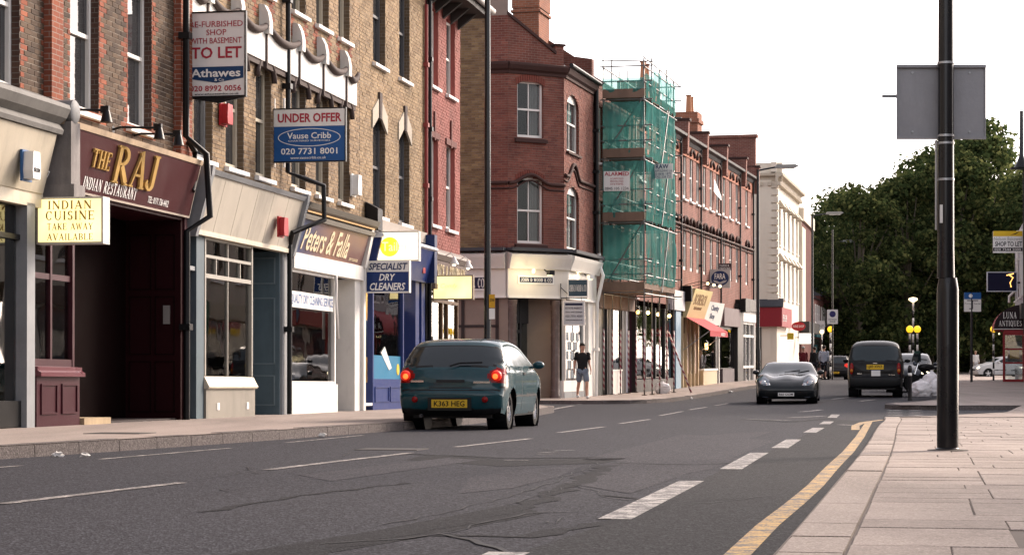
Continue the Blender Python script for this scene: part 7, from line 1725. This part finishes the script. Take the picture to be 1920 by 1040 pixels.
# ---- teal hatchback
TEAL = carpaint('teal_paint', (.004,.044,.057), .25, .9)
hb = [(-1.88,.22),(-1.97,.30),(-2.01,.42),(-2.02,.54),(-2.0,.60),(-1.965,.64),(-1.95,.78),(-1.90,.90),(-1.85,.97),(-1.60,1.20),(-1.44,1.33),(-1.30,1.385),(-.9,1.42),(-.4,1.425),(.1,1.385),(.45,1.28),(1.02,.99),(1.35,.92),(1.7,.80),(1.9,.66),(1.98,.52),(1.99,.36),(1.92,.24)]
def Yh(x, z):
    b = .872*(1 - .10*max(0, (-x-1.0)/1.0)**2.4 - .12*max(0, (x-1.0)/1.0)**2.4)
    b *= 1 - .05*max(0, (.55-z)/.4)**2 - .02*((z-.6)/.35)**2*(1 if z < .95 else 0)
    if z > .93: b -= (z-.93)*.50*(1-.0*x) + .012
    b -= .02*exp_bump(z, .93, .03)
    return b
def exp_bump(z, c, w): return math.exp(-((z-c)/w)**2)
def hb_strip(x, y, z, v):
    av = abs(v)
    if x < -1.3:
        if abs(av-.80) < .010 and .64 < z < .72: return ('hatch_gap', 'black')
        if abs(z-.655) < .007: return ('hatch_gap', 'black')
        if z < .33: return ('bumper_skirt', 'black')
        if (av/.93)**5 + (abs(z-1.135)/.152)**5 < 1: return ('rear_window', 'glass')
        if (av/.96)**5 + (abs(z-1.135)/.172)**5 < 1: return ('window_seal', 'black')
        if .70 < z < .965 and ((av-.90)/.20)**2 + ((z-.835)/.12)**2 < 1: return ('tail_light', 'redlens', y < 0)
        if z < .605: return ('bumper', 'body')
        if .605 <= z < .622: return ('bumper_gap', 'black')
    if x > .3:
        if 1.03 < z < 1.33 and .45 < x < 1.05 and av < .93: return ('windscreen', 'glass')
        if z < .60: return ('front_bumper', 'body')
    if av > .9 and z > 1.0 and False: return None
    return ('body', 'body')
sw1 = [(-1.50,1.0),(-1.22,1.30),(-.2,1.33),(.12,1.31),(.80,1.0)]
def hb_side(x, z, s):
    if in_poly(x, z, sw1):
        if abs(x+.42-.06*(z-1)) < .035: return ('body', 'body')
        return ('side_window', 'glass', s, x < -.42)
    if x < -1.62 and .72 < z < .95: return ('tail_light', 'redlens', s < 0) if x < -1.75+.06*sin(z*20) else ('body', 'body')
    if z < .60 and x < -1.55: return ('bumper', 'body')
    if .50 < z < .545 and -1.05 < x < 1.0: return ('rubbing_strip', 'black', s)
    if z < .24: return ('sill', 'black', s)
    if (abs(x-.88) < .008 or abs(x+.42) < .008) and .28 < z < .99: return ('door_gap', 'black', s, x > .4)
    return ('body', 'body')
cmats = {'glass': CARGL, 'redlens': REDLENS, 'black': BUMP, 'body': TEAL}
car = thing('hatchback_car', 'teal hatchback with lit tail lights driving away on the left', 'car', car_M(889, 34.8, radians(9.8)))
make_car(car, hb, Yh, lambda x, z: .20 if x < -1.25 else .12, (-1.27, 1.27), .30, TEAL, hb_strip, hb_side, cmats, exp_=3.4)
for s in (-1, 1):
    yl = s*.715
    n = MB().lathe([(.085,-.0),(.07,-.03),(.05,-.04),(.012,-.045)], (-1.935+.02,yl*1.0,.835), 18, axis='x').build('tail_lamp', LITRED, car, smooth=True)
    MB().lathe([(.042,.0),(.034,-.014),(.01,-.018)], (-1.962,yl*.985,.825), 14, axis='x').build('lamp_core', LITCORE, n, smooth=True)
    MB().lathe([(.05,0),(.045,-.012),(.01,-.014)], (-2.01,s*.55,.47), 12, axis='x').build('rear_reflector', REDLENS, car, smooth=True)
MB().box(-2.03,-2.0,-.34,.34,.30,.50).build('plate_recess', BUMP, car); rear_plate(car, -2.03, .345, 'K363 HEG', w=.56, h=.125)
MB().prism([(-1.975,.735),(-1.955,.775),(-1.93,.775),(-1.93,.735)], -.22, .22, axis='y').build('boot_handle', BUMP, car)
for (a, b, z) in ((-.62,-.36,.72), (.42,.62,.735)):
    MB().box(-1.966,-1.955,a,b,z,z+.03).build('boot_badge', CHROME, car)
MB().tube([(-1.90,.02,.985),(-1.84,-.12,1.03),(-1.83,-.48,1.04)], .014, 6).build('rear_wiper', BLACK, car)
mirror_pair(car, .62, .98, Yh, TEAL); MB().tube([(-1.95,.45,.22),(-2.04,.45,.22)], .028, 8).build('exhaust', RIMD, car)
for s in (-1, 1): MB().box(-.30,-.12,s*(Yh(-.2,.86)+.004)-.012,s*(Yh(-.2,.86)+.004)+.012,.85,.885).build('door_handle', BUMP, car)
MB().box(-.9,.6,-.6,.6,.45,.9).build('seat_row', pm('seat_cloth', (.03,.03,.035), .9), car)

# ---- black taxi, rear view
BLK = carpaint('black_paint', (.004,.004,.005), .2, .28)
tx = [(-2.08,.26),(-2.22,.32),(-2.27,.46),(-2.26,.60),(-2.20,.66),(-2.19,.85),(-2.16,1.02),(-2.07,1.16),(-1.80,1.54),(-1.66,1.66),(-1.42,1.745),(-1.0,1.785),(0,1.78),(.35,1.72),(.55,1.62),(.95,1.14),(1.2,1.05),(1.9,.98),(2.15,.86),(2.25,.66),(2.26,.4),(2.15,.27)]
def Yt(x, z):
    b = .885*(1 - .13*max(0, (-x-1.3)/.95)**2.3 - .16*max(0, (x-.9)/1.3)**2)
    b *= 1 - .04*max(0, (.55-z)/.35)**2
    if z > 1.06: b -= (z-1.06)*.24 + .17*max(0, (z-1.40)/.34)**2
    return b
def tx_strip(x, y, z, v):
    av = abs(v)
    if x < -1.6:
        if 1.14 < z < 1.60 and (av/.86)**6 + (abs(z-1.37)/.235)**6 < 1: return ('rear_window', 'glass')
        if z < .60: return ('bumper', 'black')
        if (abs(z-1.085) < .008 or abs(z-.64) < .008) and av < .82 or (abs(av-.80) < .010 and .64 < z < 1.09): return ('boot_gap', 'black')
    if x > .4 and 1.16 < z < 1.60 and av < .92: return ('windscreen', 'glass')
    return ('body', 'body')
def tx_side(x, z, s):
    if 1.12 < z < 1.58 and -1.72+.45*(z-1.1) < x < .92-.85*(z-1.1) and abs(x+.15) > .05 and abs(x+1.15) > .04: return ('side_window', 'glass', s, x < -.15, x < -1.15)
    if x < -1.98 and .70 < z < 1.08: return ('tail_light', 'redlens', s < 0)
    if z < .55 and x < -1.8: return ('bumper', 'black')
    if (abs(x-.35) < .01 or abs(x+.65) < .01) and z > .3: return ('door_gap', 'black', s, x > .4)
    return ('body', 'body')
taxi = thing('taxi', 'black london style taxi seen from behind, parked on the right', 'taxi', car_M(1643, 69.6, radians(10.6)))
make_car(taxi, tx, Yt, lambda x, z: .24 if z > 1.2 else .16, (-1.42, 1.45), .335, BLK, tx_strip, tx_side, {'glass': pm('taxi_glass', (.014,.024,.028), .05, bump=0, spec=.5), 'redlens': REDLENS, 'black': BUMP, 'body': BLK}, nx=80, nz=30, nv=20, under=.24, exp_=3.2)
for s in (-1, 1):
    MB().ball((-2.12,s*.735,.88), (.07,.065,.19), 12, 8).build('tail_lamp', REDLENS, taxi, smooth=True); MB().ball((-2.185,s*.735,.82), (.02,.05,.055), 10, 6).build('indicator', pm('amber_lens', (.40,.12,.01), .15), taxi, smooth=True)
rear_plate(taxi, -2.21, .86, 'LJ03 XWZ', w=.53, h=.15); MB().box(-2.225,-2.20,-.16,.12,.65,.83).build('licence_plate', PLATE_W, taxi); mirror_pair(taxi, .80, 1.12, Yt, BLK)
MB().box(-2.225,-2.2,-.06,.06,1.04,1.07).build('boot_badge', CHROME, taxi); MB().box(-2.225,-2.205,.42,.56,.71,.74).build('model_badge', CHROME, taxi); MB().box(-2.225,-2.205,-.62,-.42,.68,.70).build('model_badge', CHROME, taxi)

# ---- dark sports coupe, front view (nose is +x)
DGB = carpaint('dark_green_black', (.004,.007,.009), .2, .8)
sp = [(-1.95,.32),(-2.0,.55),(-1.95,.78),(-1.5,.98),(-1.0,1.12),(-.5,1.20),(-.15,1.195),(.15,1.12),(.72,.86),(.95,.80),(1.4,.74),(1.72,.65),(1.93,.52),(2.02,.40),(2.0,.26),(1.9,.15)]
def Ys(x, z):
    b = .90*(1 - .05*max(0, (-x-1.0)/1.0)**2 - .16*max(0, (x-1.25)/.75)**2.2)
    b *= 1 - .03*max(0, (.4-z)/.3)**2
    if z > .74: b -= (z-.74)*.62
    return b
def s_dz(x, y, z):
    if z < .3: return 0
    f = .085*exp_bump(x, 1.28, .42)*exp_bump(abs(y), .64, .16) + .05*exp_bump(x, 1.15, .45)*exp_bump(abs(y), 0, .26)*(1 if x < 1.7 else 0)
    return f*sstep(.45, .6, z)
def sp_strip(x, y, z, v):
    av = abs(v)
    if .18 < x < .76 and .84 < z < 1.13 and av < .90: return ('windscreen', 'glass')
    if 1.50 < x < 1.93 and .42 < abs(y) < .80 and ((x-1.72)/.21)**2+((abs(y)-.655+.3*(x-1.72))/.15)**2 < 1: return ('headlight_cover', 'lens', y > 0)
    if .98 < x < 1.25 and abs(y) < .26: return ('bonnet_scoop', 'black')
    if x > 1.85 and .2 < z < .335 and abs(y) < .62: return ('grille', 'black')
    return ('body', 'body')
def sp_side(x, z, s):
    if in_poly(x, z, [(-.9,.86),(-.55,1.08),(.0,1.08),(.55,.86)]): return ('side_window', 'glass', s)
    if abs(x-.55) < .008 and z > .3: return ('door_gap', 'black', s, x > .4)
    return ('body', 'body')
spo = thing('sports_car', 'low dark sports coupe coming towards the viewer', 'car', car_M(1479, 63.6, radians(9.6+180)))
LENS = pm('lamp_lens', (.10,.12,.15), .05, bump=0, spec=.8)
make_car(spo, sp, Ys, lambda x, z: .16 if x > 1.2 else .12, (-1.18, 1.28), .315, DGB, sp_strip, sp_side, {'glass': CARGL, 'lens': LENS, 'black': BUMP, 'body': DGB}, nx=90, nz=28, nv=30, dz=s_dz, under=.13)
for s in (-1, 1):
    for (x, y, z, r) in ((1.84,.67,.575,.085), (1.91,.52,.515,.065)):
        l = MB().lathe([(r,-.05),(r,.01),(r*.92,.02)], (x,s*y,z), 16, axis='x').build('headlamp', CHROME, spo, smooth=True); MB().ball((x+.01,s*y,z), (r*.35,r*.82,r*.82), 12, 8).build('lamp_glass', pm('projector_lens', (.5,.55,.6), .08, bump=0), l, smooth=True)
mirror_pair(spo, .42, .86, Ys, DGB); rear_plate(spo, 2.03, .20, 'R60 OOM', PLATE_W, .46, .10, side=1); MB().ball((1.93,0,.485), (.02,.06,.02), 12, 8).build('nose_badge', CHROME, spo, smooth=True)
MB().tube([(.70,-.1,.885),(.55,.35,.955)], .010, 6).tube([(.70,.3,.88),(.55,.62,.945)], .010, 6).build('wiper', BLACK, spo)
MB().box(-.4,.3,-.55,.55,.35,.8).build('seat_row', pm('seat_cloth', (.03,.03,.035), .9), spo)

# ---- other cars further off
def small_car(label, px, d, head, m, lit=None, nose=False, hl=None):
    o = thing('hatchback_car', label, 'car', car_M(px, d, radians(head)))
    mats = {'glass': CARGL, 'redlens': LITRED if lit == 'tail' else REDLENS, 'black': BUMP, 'body': m}
    make_car(o, hb, Yh, .12, (-1.27, 1.27), .30, m, hb_strip, hb_side, mats, nspan=4, nv=14, nx=60, nz=20)
    for s in (-1, 1): MB().ball((1.84,s*.60,.66), (.10,.17,.085), 12, 8).build('headlight', hl if hl else LENS, o, smooth=True)
    rear_plate(o, 2.0, .36, 'P721 GLX' if px > 1700 else 'T194 KFR', PLATE_W, .5, .11, side=1); rear_plate(o, -2.03, .345, 'T194 KFR' if px < 1700 else 'P721 GLX'); MB().box(1.97,2.0,-.4,.4,.50,.60).build('grille', BUMP, o)
    mirror_pair(o, .62, .98, Yh, m); return o
small_car('dark car with glowing tail lights far down the street', 1569, 128, 12, carpaint('charcoal_paint', (.012,.012,.014)), lit='tail')
small_car('dark small car facing forward with lit headlamp right of the taxi', 1706, 79, 12+180, carpaint('navy_grey_paint', (.025,.03,.04)), hl=emi('lit_headlamp', (1,.85,.55), 1.2))
small_car('silver white car nosing out behind the phone box', 1880, 138, 262, carpaint('silver_paint', (.50,.50,.50)), hl=emi('lit_headlamp_soft', (1,.9,.7), 1.6))
o = small_car('dark car following the tail lit car far down the street', 1590, 150, 12, carpaint('deep_green_paint', (.01,.016,.013)))
# motorcycle beside the rubbish bags
mc = thing('motorcycle', 'dark motorcycle parked behind the white rubbish bags', 'motorcycle', ground_M(1744, d=69.5, h=.12, yaw=radians(200)))
for x in (-.62, .68): MB().lathe([(.22,-.05),(.30,-.05),(.31,0),(.30,.05),(.22,.05)], (x,0,.31), 20, axis='y').build('wheel', TYRE, mc, auto=45)
MB().tube([(.68,0,.31),(.45,0,.95),(.38,0,1.08)], .035, 8).build('fork', CHROME, mc); MB().tube([(-.62,0,.31),(-.1,0,.4),(.45,0,.85)], .06, 8).build('frame', BLACK, mc); MB().ball((.15,0,.82), (.30,.15,.14), 14, 8).build('fuel_tank', BLK, mc, smooth=True); MB().ball((-.35,0,.80), (.40,.13,.07), 14, 8).build('seat', BLACK, mc, smooth=True)
MB().box(-.15,.3,-.18,.18,.3,.6).build('engine', RIMD, mc); MB().tube([(.34,-.36,1.06),(.38,0,1.08),(.34,.36,1.06)], .018, 6).build('handlebar', BLACK, mc); MB().ball((.55,0,.95), (.08,.09,.09), 10, 8).build('headlight', LENS, mc, smooth=True); MB().prism([(.45,1.0),(.60,1.0),(.48,1.35),(.45,1.35)], -.18, .18, axis='y').build('windshield', CARGL, mc); MB().box(-.85,-.5,-.2,.2,.85,1.2).build('top_box', BLACK, mc)

# =================================================================== people
SKIN = pm('skin', (.42,.24,.17), .55, var=.12, bump=0)
def skin_mesh(J, edges, name, m, lvl=1):
    """J: {joint: (x, y, z, radius)}; first joint is the root"""
    ks = list(J); me = bpy.data.meshes.new(name); me.from_pydata([J[k][:3] for k in ks], [(ks.index(a), ks.index(b)) for a, b in edges], [])
    ob = bpy.data.objects.new(name, me); TMP.collection.objects.link(ob)
    md = ob.modifiers.new('skin', 'SKIN'); md.use_smooth_shade = True
    for i, k in enumerate(ks):
        r = J[k][3]; d = me.skin_vertices[0].data[i]; d.radius = (r, r) if not isinstance(r, tuple) else r; d.use_root = (i == 0)
    s_ = ob.modifiers.new('sub', 'SUBSURF'); s_.levels = lvl; s_.render_levels = lvl
    TMP.collection.objects.unlink(ob); out = evaluated_mesh(ob); bpy.data.objects.remove(ob)
    out.name = name; out.materials.clear(); out.materials.append(m)
    for p in out.polygons: p.use_smooth = True
    return out
def person(label, px, d, h, yaw, top, bottom, hair, step=.18, arms=((.04,.02),(.10,-.05)), shorts=False, hh=.11, fingers=False, shoe=None, sleeves=True):
    """faces -y before yaw. arms: forward swing of left and right hand"""
    o = thing('person', label, 'person', ground_M(px, d=d, h=hh, yaw=yaw)); k = h/1.78
    J = {'pel': (0,0,.94,.125), 'spine': (0,.01,1.12,.115), 'chest': (0,.0,1.32,.135), 'neckb': (0,.01,1.47,.07), 'neck': (0,.0,1.54,.052), 'jaw': (0,-.02,1.60,.072), 'head': (0,-.005,1.68,.092), 'crown': (0,.0,1.755,.055)}
    E_ = [('pel','spine'),('spine','chest'),('chest','neckb'),('neckb','neck'),('neck','jaw'),('jaw','head'),('head','crown')]
    for s, nm, fy in ((1,'l',-step), (-1,'r',step)):
        bend = .05 if fy < 0 else .0
        J.update({nm+'hip': (s*.09,fy*.1,.88,.095), nm+'knee': (s*.10,fy*.55-.05-bend,.50,.06), nm+'calf': (s*.10,fy*.8+.02,.33,.056), nm+'ank': (s*.10,fy+.03,.09+(.05 if fy > 0 else 0),.038), nm+'toe': (s*.115,fy-.14,.04+(.0 if fy < 0 else .02),.034)})
        E_ += [('pel',nm+'hip'),(nm+'hip',nm+'knee'),(nm+'knee',nm+'calf'),(nm+'calf',nm+'ank'),(nm+'ank',nm+'toe')]
        sw, ou = arms[0] if s > 0 else arms[1]
        J.update({nm+'sh': (s*.19,.0,1.43,.062), nm+'elb': (s*(.225+ou*.5),.03-sw*.3,1.16,.042), nm+'wri': (s*(.235+ou),-sw-.02,.92+abs(sw)*.3,.027), nm+'palm': (s*(.235+ou),-sw-.04,.85+abs(sw)*.3,.034)})
        E_ += [('chest',nm+'sh'),(nm+'sh',nm+'elb'),(nm+'elb',nm+'wri'),(nm+'wri',nm+'palm')]
        x0, y0, z0 = J[nm+'palm'][:3]
        for f in range(4 if fingers else 0):
            yy = y0-.024+.016*f; L_ = (.075,.088,.084,.066)[f]
            J[nm+'f%da' % f] = (x0, yy, z0-.04, .0095); J[nm+'f%db' % f] = (x0-s*.012, yy-.004, z0-.04-L_*.6, .0085); J[nm+'f%dc' % f] = (x0-s*.03, yy-.008, z0-.04-L_, .007)
            E_ += [(nm+'palm', nm+'f%da' % f), (nm+'f%da' % f, nm+'f%db' % f), (nm+'f%db' % f, nm+'f%dc' % f)]
        if not fingers: continue
        J[nm+'ta'] = (x0-s*.006, y0-.036, z0-.01, .0105); J[nm+'tb'] = (x0-s*.02, y0-.052, z0-.05, .008); E_ += [(nm+'palm', nm+'ta'), (nm+'ta', nm+'tb')]
    J = {q: (v[0]*k, v[1]*k, v[2]*k, v[3]*k) for q, v in J.items()}
    body = skin_mesh(J, E_, 'body', SKIN, 1); ob = bpy.data.objects.new('body', body); COL.objects.link(ob); ob.parent = o
    fm = MB(); z = 1.66*k; fm.ball((0,-.100*k,z-.015*k), (.013*k,.022*k,.025*k), 8, 6)
    for s in (-1, 1): fm.ball((s*.092*k,.005*k,z), (.012*k,.022*k,.032*k), 8, 6)
    fm.build('nose_and_ears', SKIN, ob, smooth=True)
    for s in (-1, 1): MB().ball((s*.034*k,-.083*k,z+.022*k), (.014*k,.010*k,.008*k), 8, 6).build('eye', INK_BLACK, ob, smooth=True)
    MB().ball((0,-.086*k,z-.062*k), (.028*k,.008*k,.007*k), 8, 6).build('mouth', pm('lips', (.26,.09,.08), .5, bump=0), ob, smooth=True)
    hb_ = MB(); hb_.ball((0,.012*k,1.715*k), (.098*k,.108*k,.098*k), 14, 10); hb_.v = [(x, y if z_ > 1.70*k or y > 0 else y*.55, max(z_, 1.63*k if y > .02*k else 1.715*k)) for x, y, z_ in hb_.v]; hb_.build('hair', hair, ob, smooth=True)
    sh = MB(); n = 20; rings = [(.80,.172,.122),(.84,.176,.126),(.95,.170,.122),(1.08,.166,.122),(1.22,.182,.130),(1.34,.196,.126),(1.42,.185,.108),(1.465,.125,.088),(1.495,.078,.072)]
    for zz_, rx, ry in rings:
        for j in range(n):
            a = 2*pi*j/n; w_ = 1+.05*sin(3*a+zz_*9)*(1.4-zz_)+.03*sin(7*a-zz_*14)*(1.4-zz_); sh.v.append((rx*cos(a)*w_*k, (ry*sin(a)*w_+.005)*k, (zz_+.012*sin(2*a+1)*(zz_ < .82))*k))
    for i in range(len(rings)-1):
        for j in range(n): sh.f.append((i*n+j, i*n+(j+1) % n, (i+1)*n+(j+1) % n, (i+1)*n+j)); sh.m.append(0)
    for nm in 'lr':
        a, e, w_ = (Vector(J[nm+q][:3]) for q in ('sh', 'elb', 'wri'))
        sh.ball(a, .080*k, 12, 8)
        if shorts: sh.tube([a.lerp(Vector(J['chest'][:3]), .3), a, a.lerp(e, .35), a.lerp(e, .66)], [.07*k,.078*k,.070*k,.072*k], 12)
        else: sh.tube([a.lerp(Vector(J['chest'][:3]), .3), a, a.lerp(e, .5), e, e.lerp(w_, .92)], [.07*k,.075*k,.064*k,.056*k,.044*k], 12)
    sh.build('shirt', top, ob, smooth=True)
    S = {'pel': (*J['pel'][:3], .148*k)}; Es = []
    for nm in 'lr':
        S[nm+'hip'] = (*J[nm+'hip'][:3], .118*k); kn = Vector(J[nm+'knee'][:3]); an = Vector(J[nm+'ank'][:3]); Es += [('pel',nm+'hip')]
        if shorts: S[nm+'hem'] = (*kn.lerp(Vector(J[nm+'hip'][:3]), .02), .105*k); Es += [(nm+'hip',nm+'hem')]
        else: S[nm+'kn'] = (*kn, .078*k); S[nm+'hem'] = (*kn.lerp(an, .95), .06*k); Es += [(nm+'hip',nm+'kn'),(nm+'kn',nm+'hem')]
    q_ = bpy.data.objects.new('shorts' if shorts else 'trousers', skin_mesh(S, Es, 'legs', bottom, 1)); COL.objects.link(q_); q_.parent = ob
    for nm in 'lr':
        an, to = Vector(J[nm+'ank'][:3]), Vector(J[nm+'toe'][:3]); c = an.lerp(to, .45); z0 = to.z-.036*k
        MB().ball((c.x, c.y, z0+.045*k), (.05*k,.135*k,.05*k), 12, 8).ball((an.x, an.y+.02*k, z0+.07*k), (.045*k,.06*k,.055*k), 10, 6).build('shoe', shoe or INK_BLACK, ob, smooth=True)
    return o
DENIM = pm('washed_denim', (.13,.16,.20), .9, var=.4, scale=9); BLKT = pm('black_cotton', (.010,.010,.011), .9, bump=.05); DKH = pm('dark_hair', (.02,.014,.01), .7); NAVYT = pm('dark_trousers', (.012,.012,.018), .9)
WHSH = pm('white_shoe', (.62,.60,.58), .6)
person('person in black t-shirt and denim shorts walking past the corner shop', 1092, 66.0, 1.70, radians(12), BLKT, DENIM, DKH, step=.22, arms=((.16,.0),(-.10,.02)), shorts=True, shoe=WHSH, fingers=True)
person('person in pale blue shirt and dark trousers on the far left pavement', 1545, 112, 1.78, radians(160), pm('pale_blue_shirt', (.34,.37,.44), .9), NAVYT, DKH, step=.05)
person('person in dark red top behind the roof of the sports car', 1506, 108, 1.70, radians(20), pm('dark_red_top', (.12,.015,.02), .9), NAVYT, pm('grey_hair', (.35,.34,.33), .7), step=.05)
person('person in dark clothes beside the red topped person', 1527, 114, 1.72, radians(200), BLKT, NAVYT, DKH, step=.08)
person('person in white top beyond the layout sign on the right', 1829, 152, 1.72, radians(10), pm('white_top', (.6,.58,.55), .9), pm('light_trousers', (.35,.34,.33), .9), pm('fair_hair', (.3,.22,.12), .7), step=.1)

# =================================================================== plane trees that close the street
def leaf_mat(name, a, b, c):
    m, nt, p = nodes_of(name); L = nt.links.new; nt.nodes.remove(p); out = [n for n in nt.nodes if n.type == 'OUTPUT_MATERIAL'][0]
    geo = N(nt, 'ShaderNodeNewGeometry'); oi = N(nt, 'ShaderNodeObjectInfo'); rp = N(nt, 'ShaderNodeValToRGB'); e = rp.color_ramp.elements; e[0].color = (*a, 1); e[1].color = (*c, 1); e.new(.55).color = (*b, 1)
    L(geo.outputs['Random Per Island'], rp.inputs[0]); rr_ = N(nt, 'ShaderNodeMapRange'); L(oi.outputs['Random'], rr_.inputs[0]); rr_.inputs[3].default_value = .6; rr_.inputs[4].default_value = 1.25
    vm = N(nt, 'ShaderNodeVectorMath', operation='SCALE'); L(rp.outputs[0], vm.inputs[0]); L(rr_.outputs[0], vm.inputs['Scale'])
    d = N(nt, 'ShaderNodeBsdfDiffuse'); t = N(nt, 'ShaderNodeBsdfTranslucent'); L(vm.outputs[0], d.inputs[0]); L(vm.outputs[0], t.inputs[0]); ms = N(nt, 'ShaderNodeMixShader'); ms.inputs[0].default_value = .5; L(d.outputs[0], ms.inputs[1]); L(t.outputs[0], ms.inputs[2]); L(ms.outputs[0], out.inputs[0]); return m
LEAF = leaf_mat('plane_leaf', (.030,.046,.020), (.066,.092,.034), (.19,.20,.075)); BARK = pm('plane_bark', (.09,.075,.055), .9, var=.5, scale=5)
def tree_meshes(seed, H=18.0, R=6.2, base=3.2, nl=14000, cl=64):
    r = random.Random(seed); tr = MB(); tr.tube([(0,0,-.3),(.1,.05,2.5),(.15,0,5.5),(.0,.1,H*.55),(.1,0,H*.8)], [.42,.36,.30,.2,.07], 10)
    cr = MB(); lobes = []
    for i in range(cl):
        t = r.random(); z = base + (H-base)*t; prof = sin(pi*min(1, max(.0, (t*.86+.16))))**.55; a = r.uniform(0, 2*pi); q_ = R*prof*sqrt(r.random())*.92
        lobes.append((q_*cos(a), q_*sin(a), z, r.uniform(.8, 1.9)))
    for (x, y, z, s) in lobes[:16]:
        z0 = r.uniform(2.6, 9); z0 = min(z0, z-.5); tr.tube([(.1,0,z0),(x*.5,y*.5,z0+(z-z0)*.6),(x,y,z)], [.13,.08,.03], 6)
    for i in range(nl):
        x, y, z, s = lobes[r.randrange(len(lobes))]; v = Vector((r.gauss(0,1), r.gauss(0,1), r.gauss(0,1))).normalized(); k = s*(r.random()**.4); c = Vector((x, y, z)) + Vector((v.x*k*1.15, v.y*k*1.15, v.z*k*.8))
        n = (v + Vector((r.uniform(-.9,.9), r.uniform(-.9,.9), r.uniform(-.3,1.0)))).normalized(); u = n.orthogonal().normalized(); u.rotate(Matrix.Rotation(r.uniform(0, 2*pi), 3, n)); w = n.cross(u); L_ = r.uniform(.08,.27); W = L_*r.uniform(.55,.9)
        cr.add([c-u*L_, c+w*W+n*.05, c+u*L_, c-w*W+n*.05], [(0,1,2,3)])
    me = bpy.data.meshes.new('crown'); me.from_pydata(cr.v, [], cr.f); me.materials.append(LEAF)
    return tr.mesh('trunk', BARK, True), me
TM = [tree_meshes(1), tree_meshes(2, 17, 6.8, 2.2, 14000, 72), tree_meshes(3, 19, 5.8, 3.0, 13500, 62), tree_meshes(4, 9, 5.0, .2, 5000, 30)]
spots = [(1572,172,.80,0,'shorter'), (1612,160,.80,1,'bushy'), (1655,175,.84,2,'tall'), (1700,165,.90,1,'broad'), (1742,178,1.02,0,'tall'), (1790,168,1.02,1,'bushy'), (1838,172,1.08,2,'tall'), (1880,180,.98,1,'broad'), (1925,165,.86,0,'bushy'), (1965,175,.9,2,'tall'),
         (1590,205,.95,2,'far'), (1640,210,.92,0,'far'), (1690,205,.98,2,'far'), (1745,212,1.12,1,'far'), (1800,208,1.12,0,'far'), (1855,212,1.05,1,'far'), (1910,205,.95,2,'far'), (1555,190,.66,1,'low'), (2010,190,1.1,0,'far')]
where = ['leftmost plane tree at the end of the street, next to the far lamp', 'bushy plane tree right of the leftmost tree', 'plane tree straight above the taxi', 'plane tree above the crossing lamp', 'tall plane tree half hidden by the lamp post', 'plane tree just right of the lamp post', 'tallest plane tree above the layout sign', 'plane tree behind the SHOP TO LET board', 'plane tree cut by the right edge', 'plane tree beyond the right edge of the picture',
         'back row tree behind the leftmost plane trees', 'back row tree seen above the taxi', 'back row tree seen above the small dark car', 'back row tree behind the lamp post', 'back row tree right of the lamp post', 'back row tree behind the layout sign', 'back row tree behind the letting board', 'low tree at the left end of the tree mass', 'back row tree beyond the right edge']
for i, (px, d, s, k, _) in enumerate(spots):
    x = (px-CX)*d/FPX; o = thing('plane_tree', where[i], 'tree', T(x, d, gz(x, d)-.1) @ RZ(i*1.7), 'plane trees at the end of the street'); o.scale = (s, s, s)
    for nm, me in zip(('trunk', 'crown'), TM[k]): c = bpy.data.objects.new(nm, me); COL.objects.link(c); c.parent = o
for i in range(11):
    px = 1575+i*38; d = 186+(i % 3)*4; x = (px-CX)*d/FPX
    o = thing('shrub', 'dark leafy shrub in the undergrowth at the foot of the plane trees', 'shrub', T(x, d, gz(x, d)-.3) @ RZ(i*2.3), 'shrubs under the plane trees'); o.scale = (1, 1, .62)
    for nm, me in zip(('stem', 'foliage'), TM[3]): c = bpy.data.objects.new(nm, me); COL.objects.link(c); c.parent = o
bpy.data.scenes.remove(TMP)
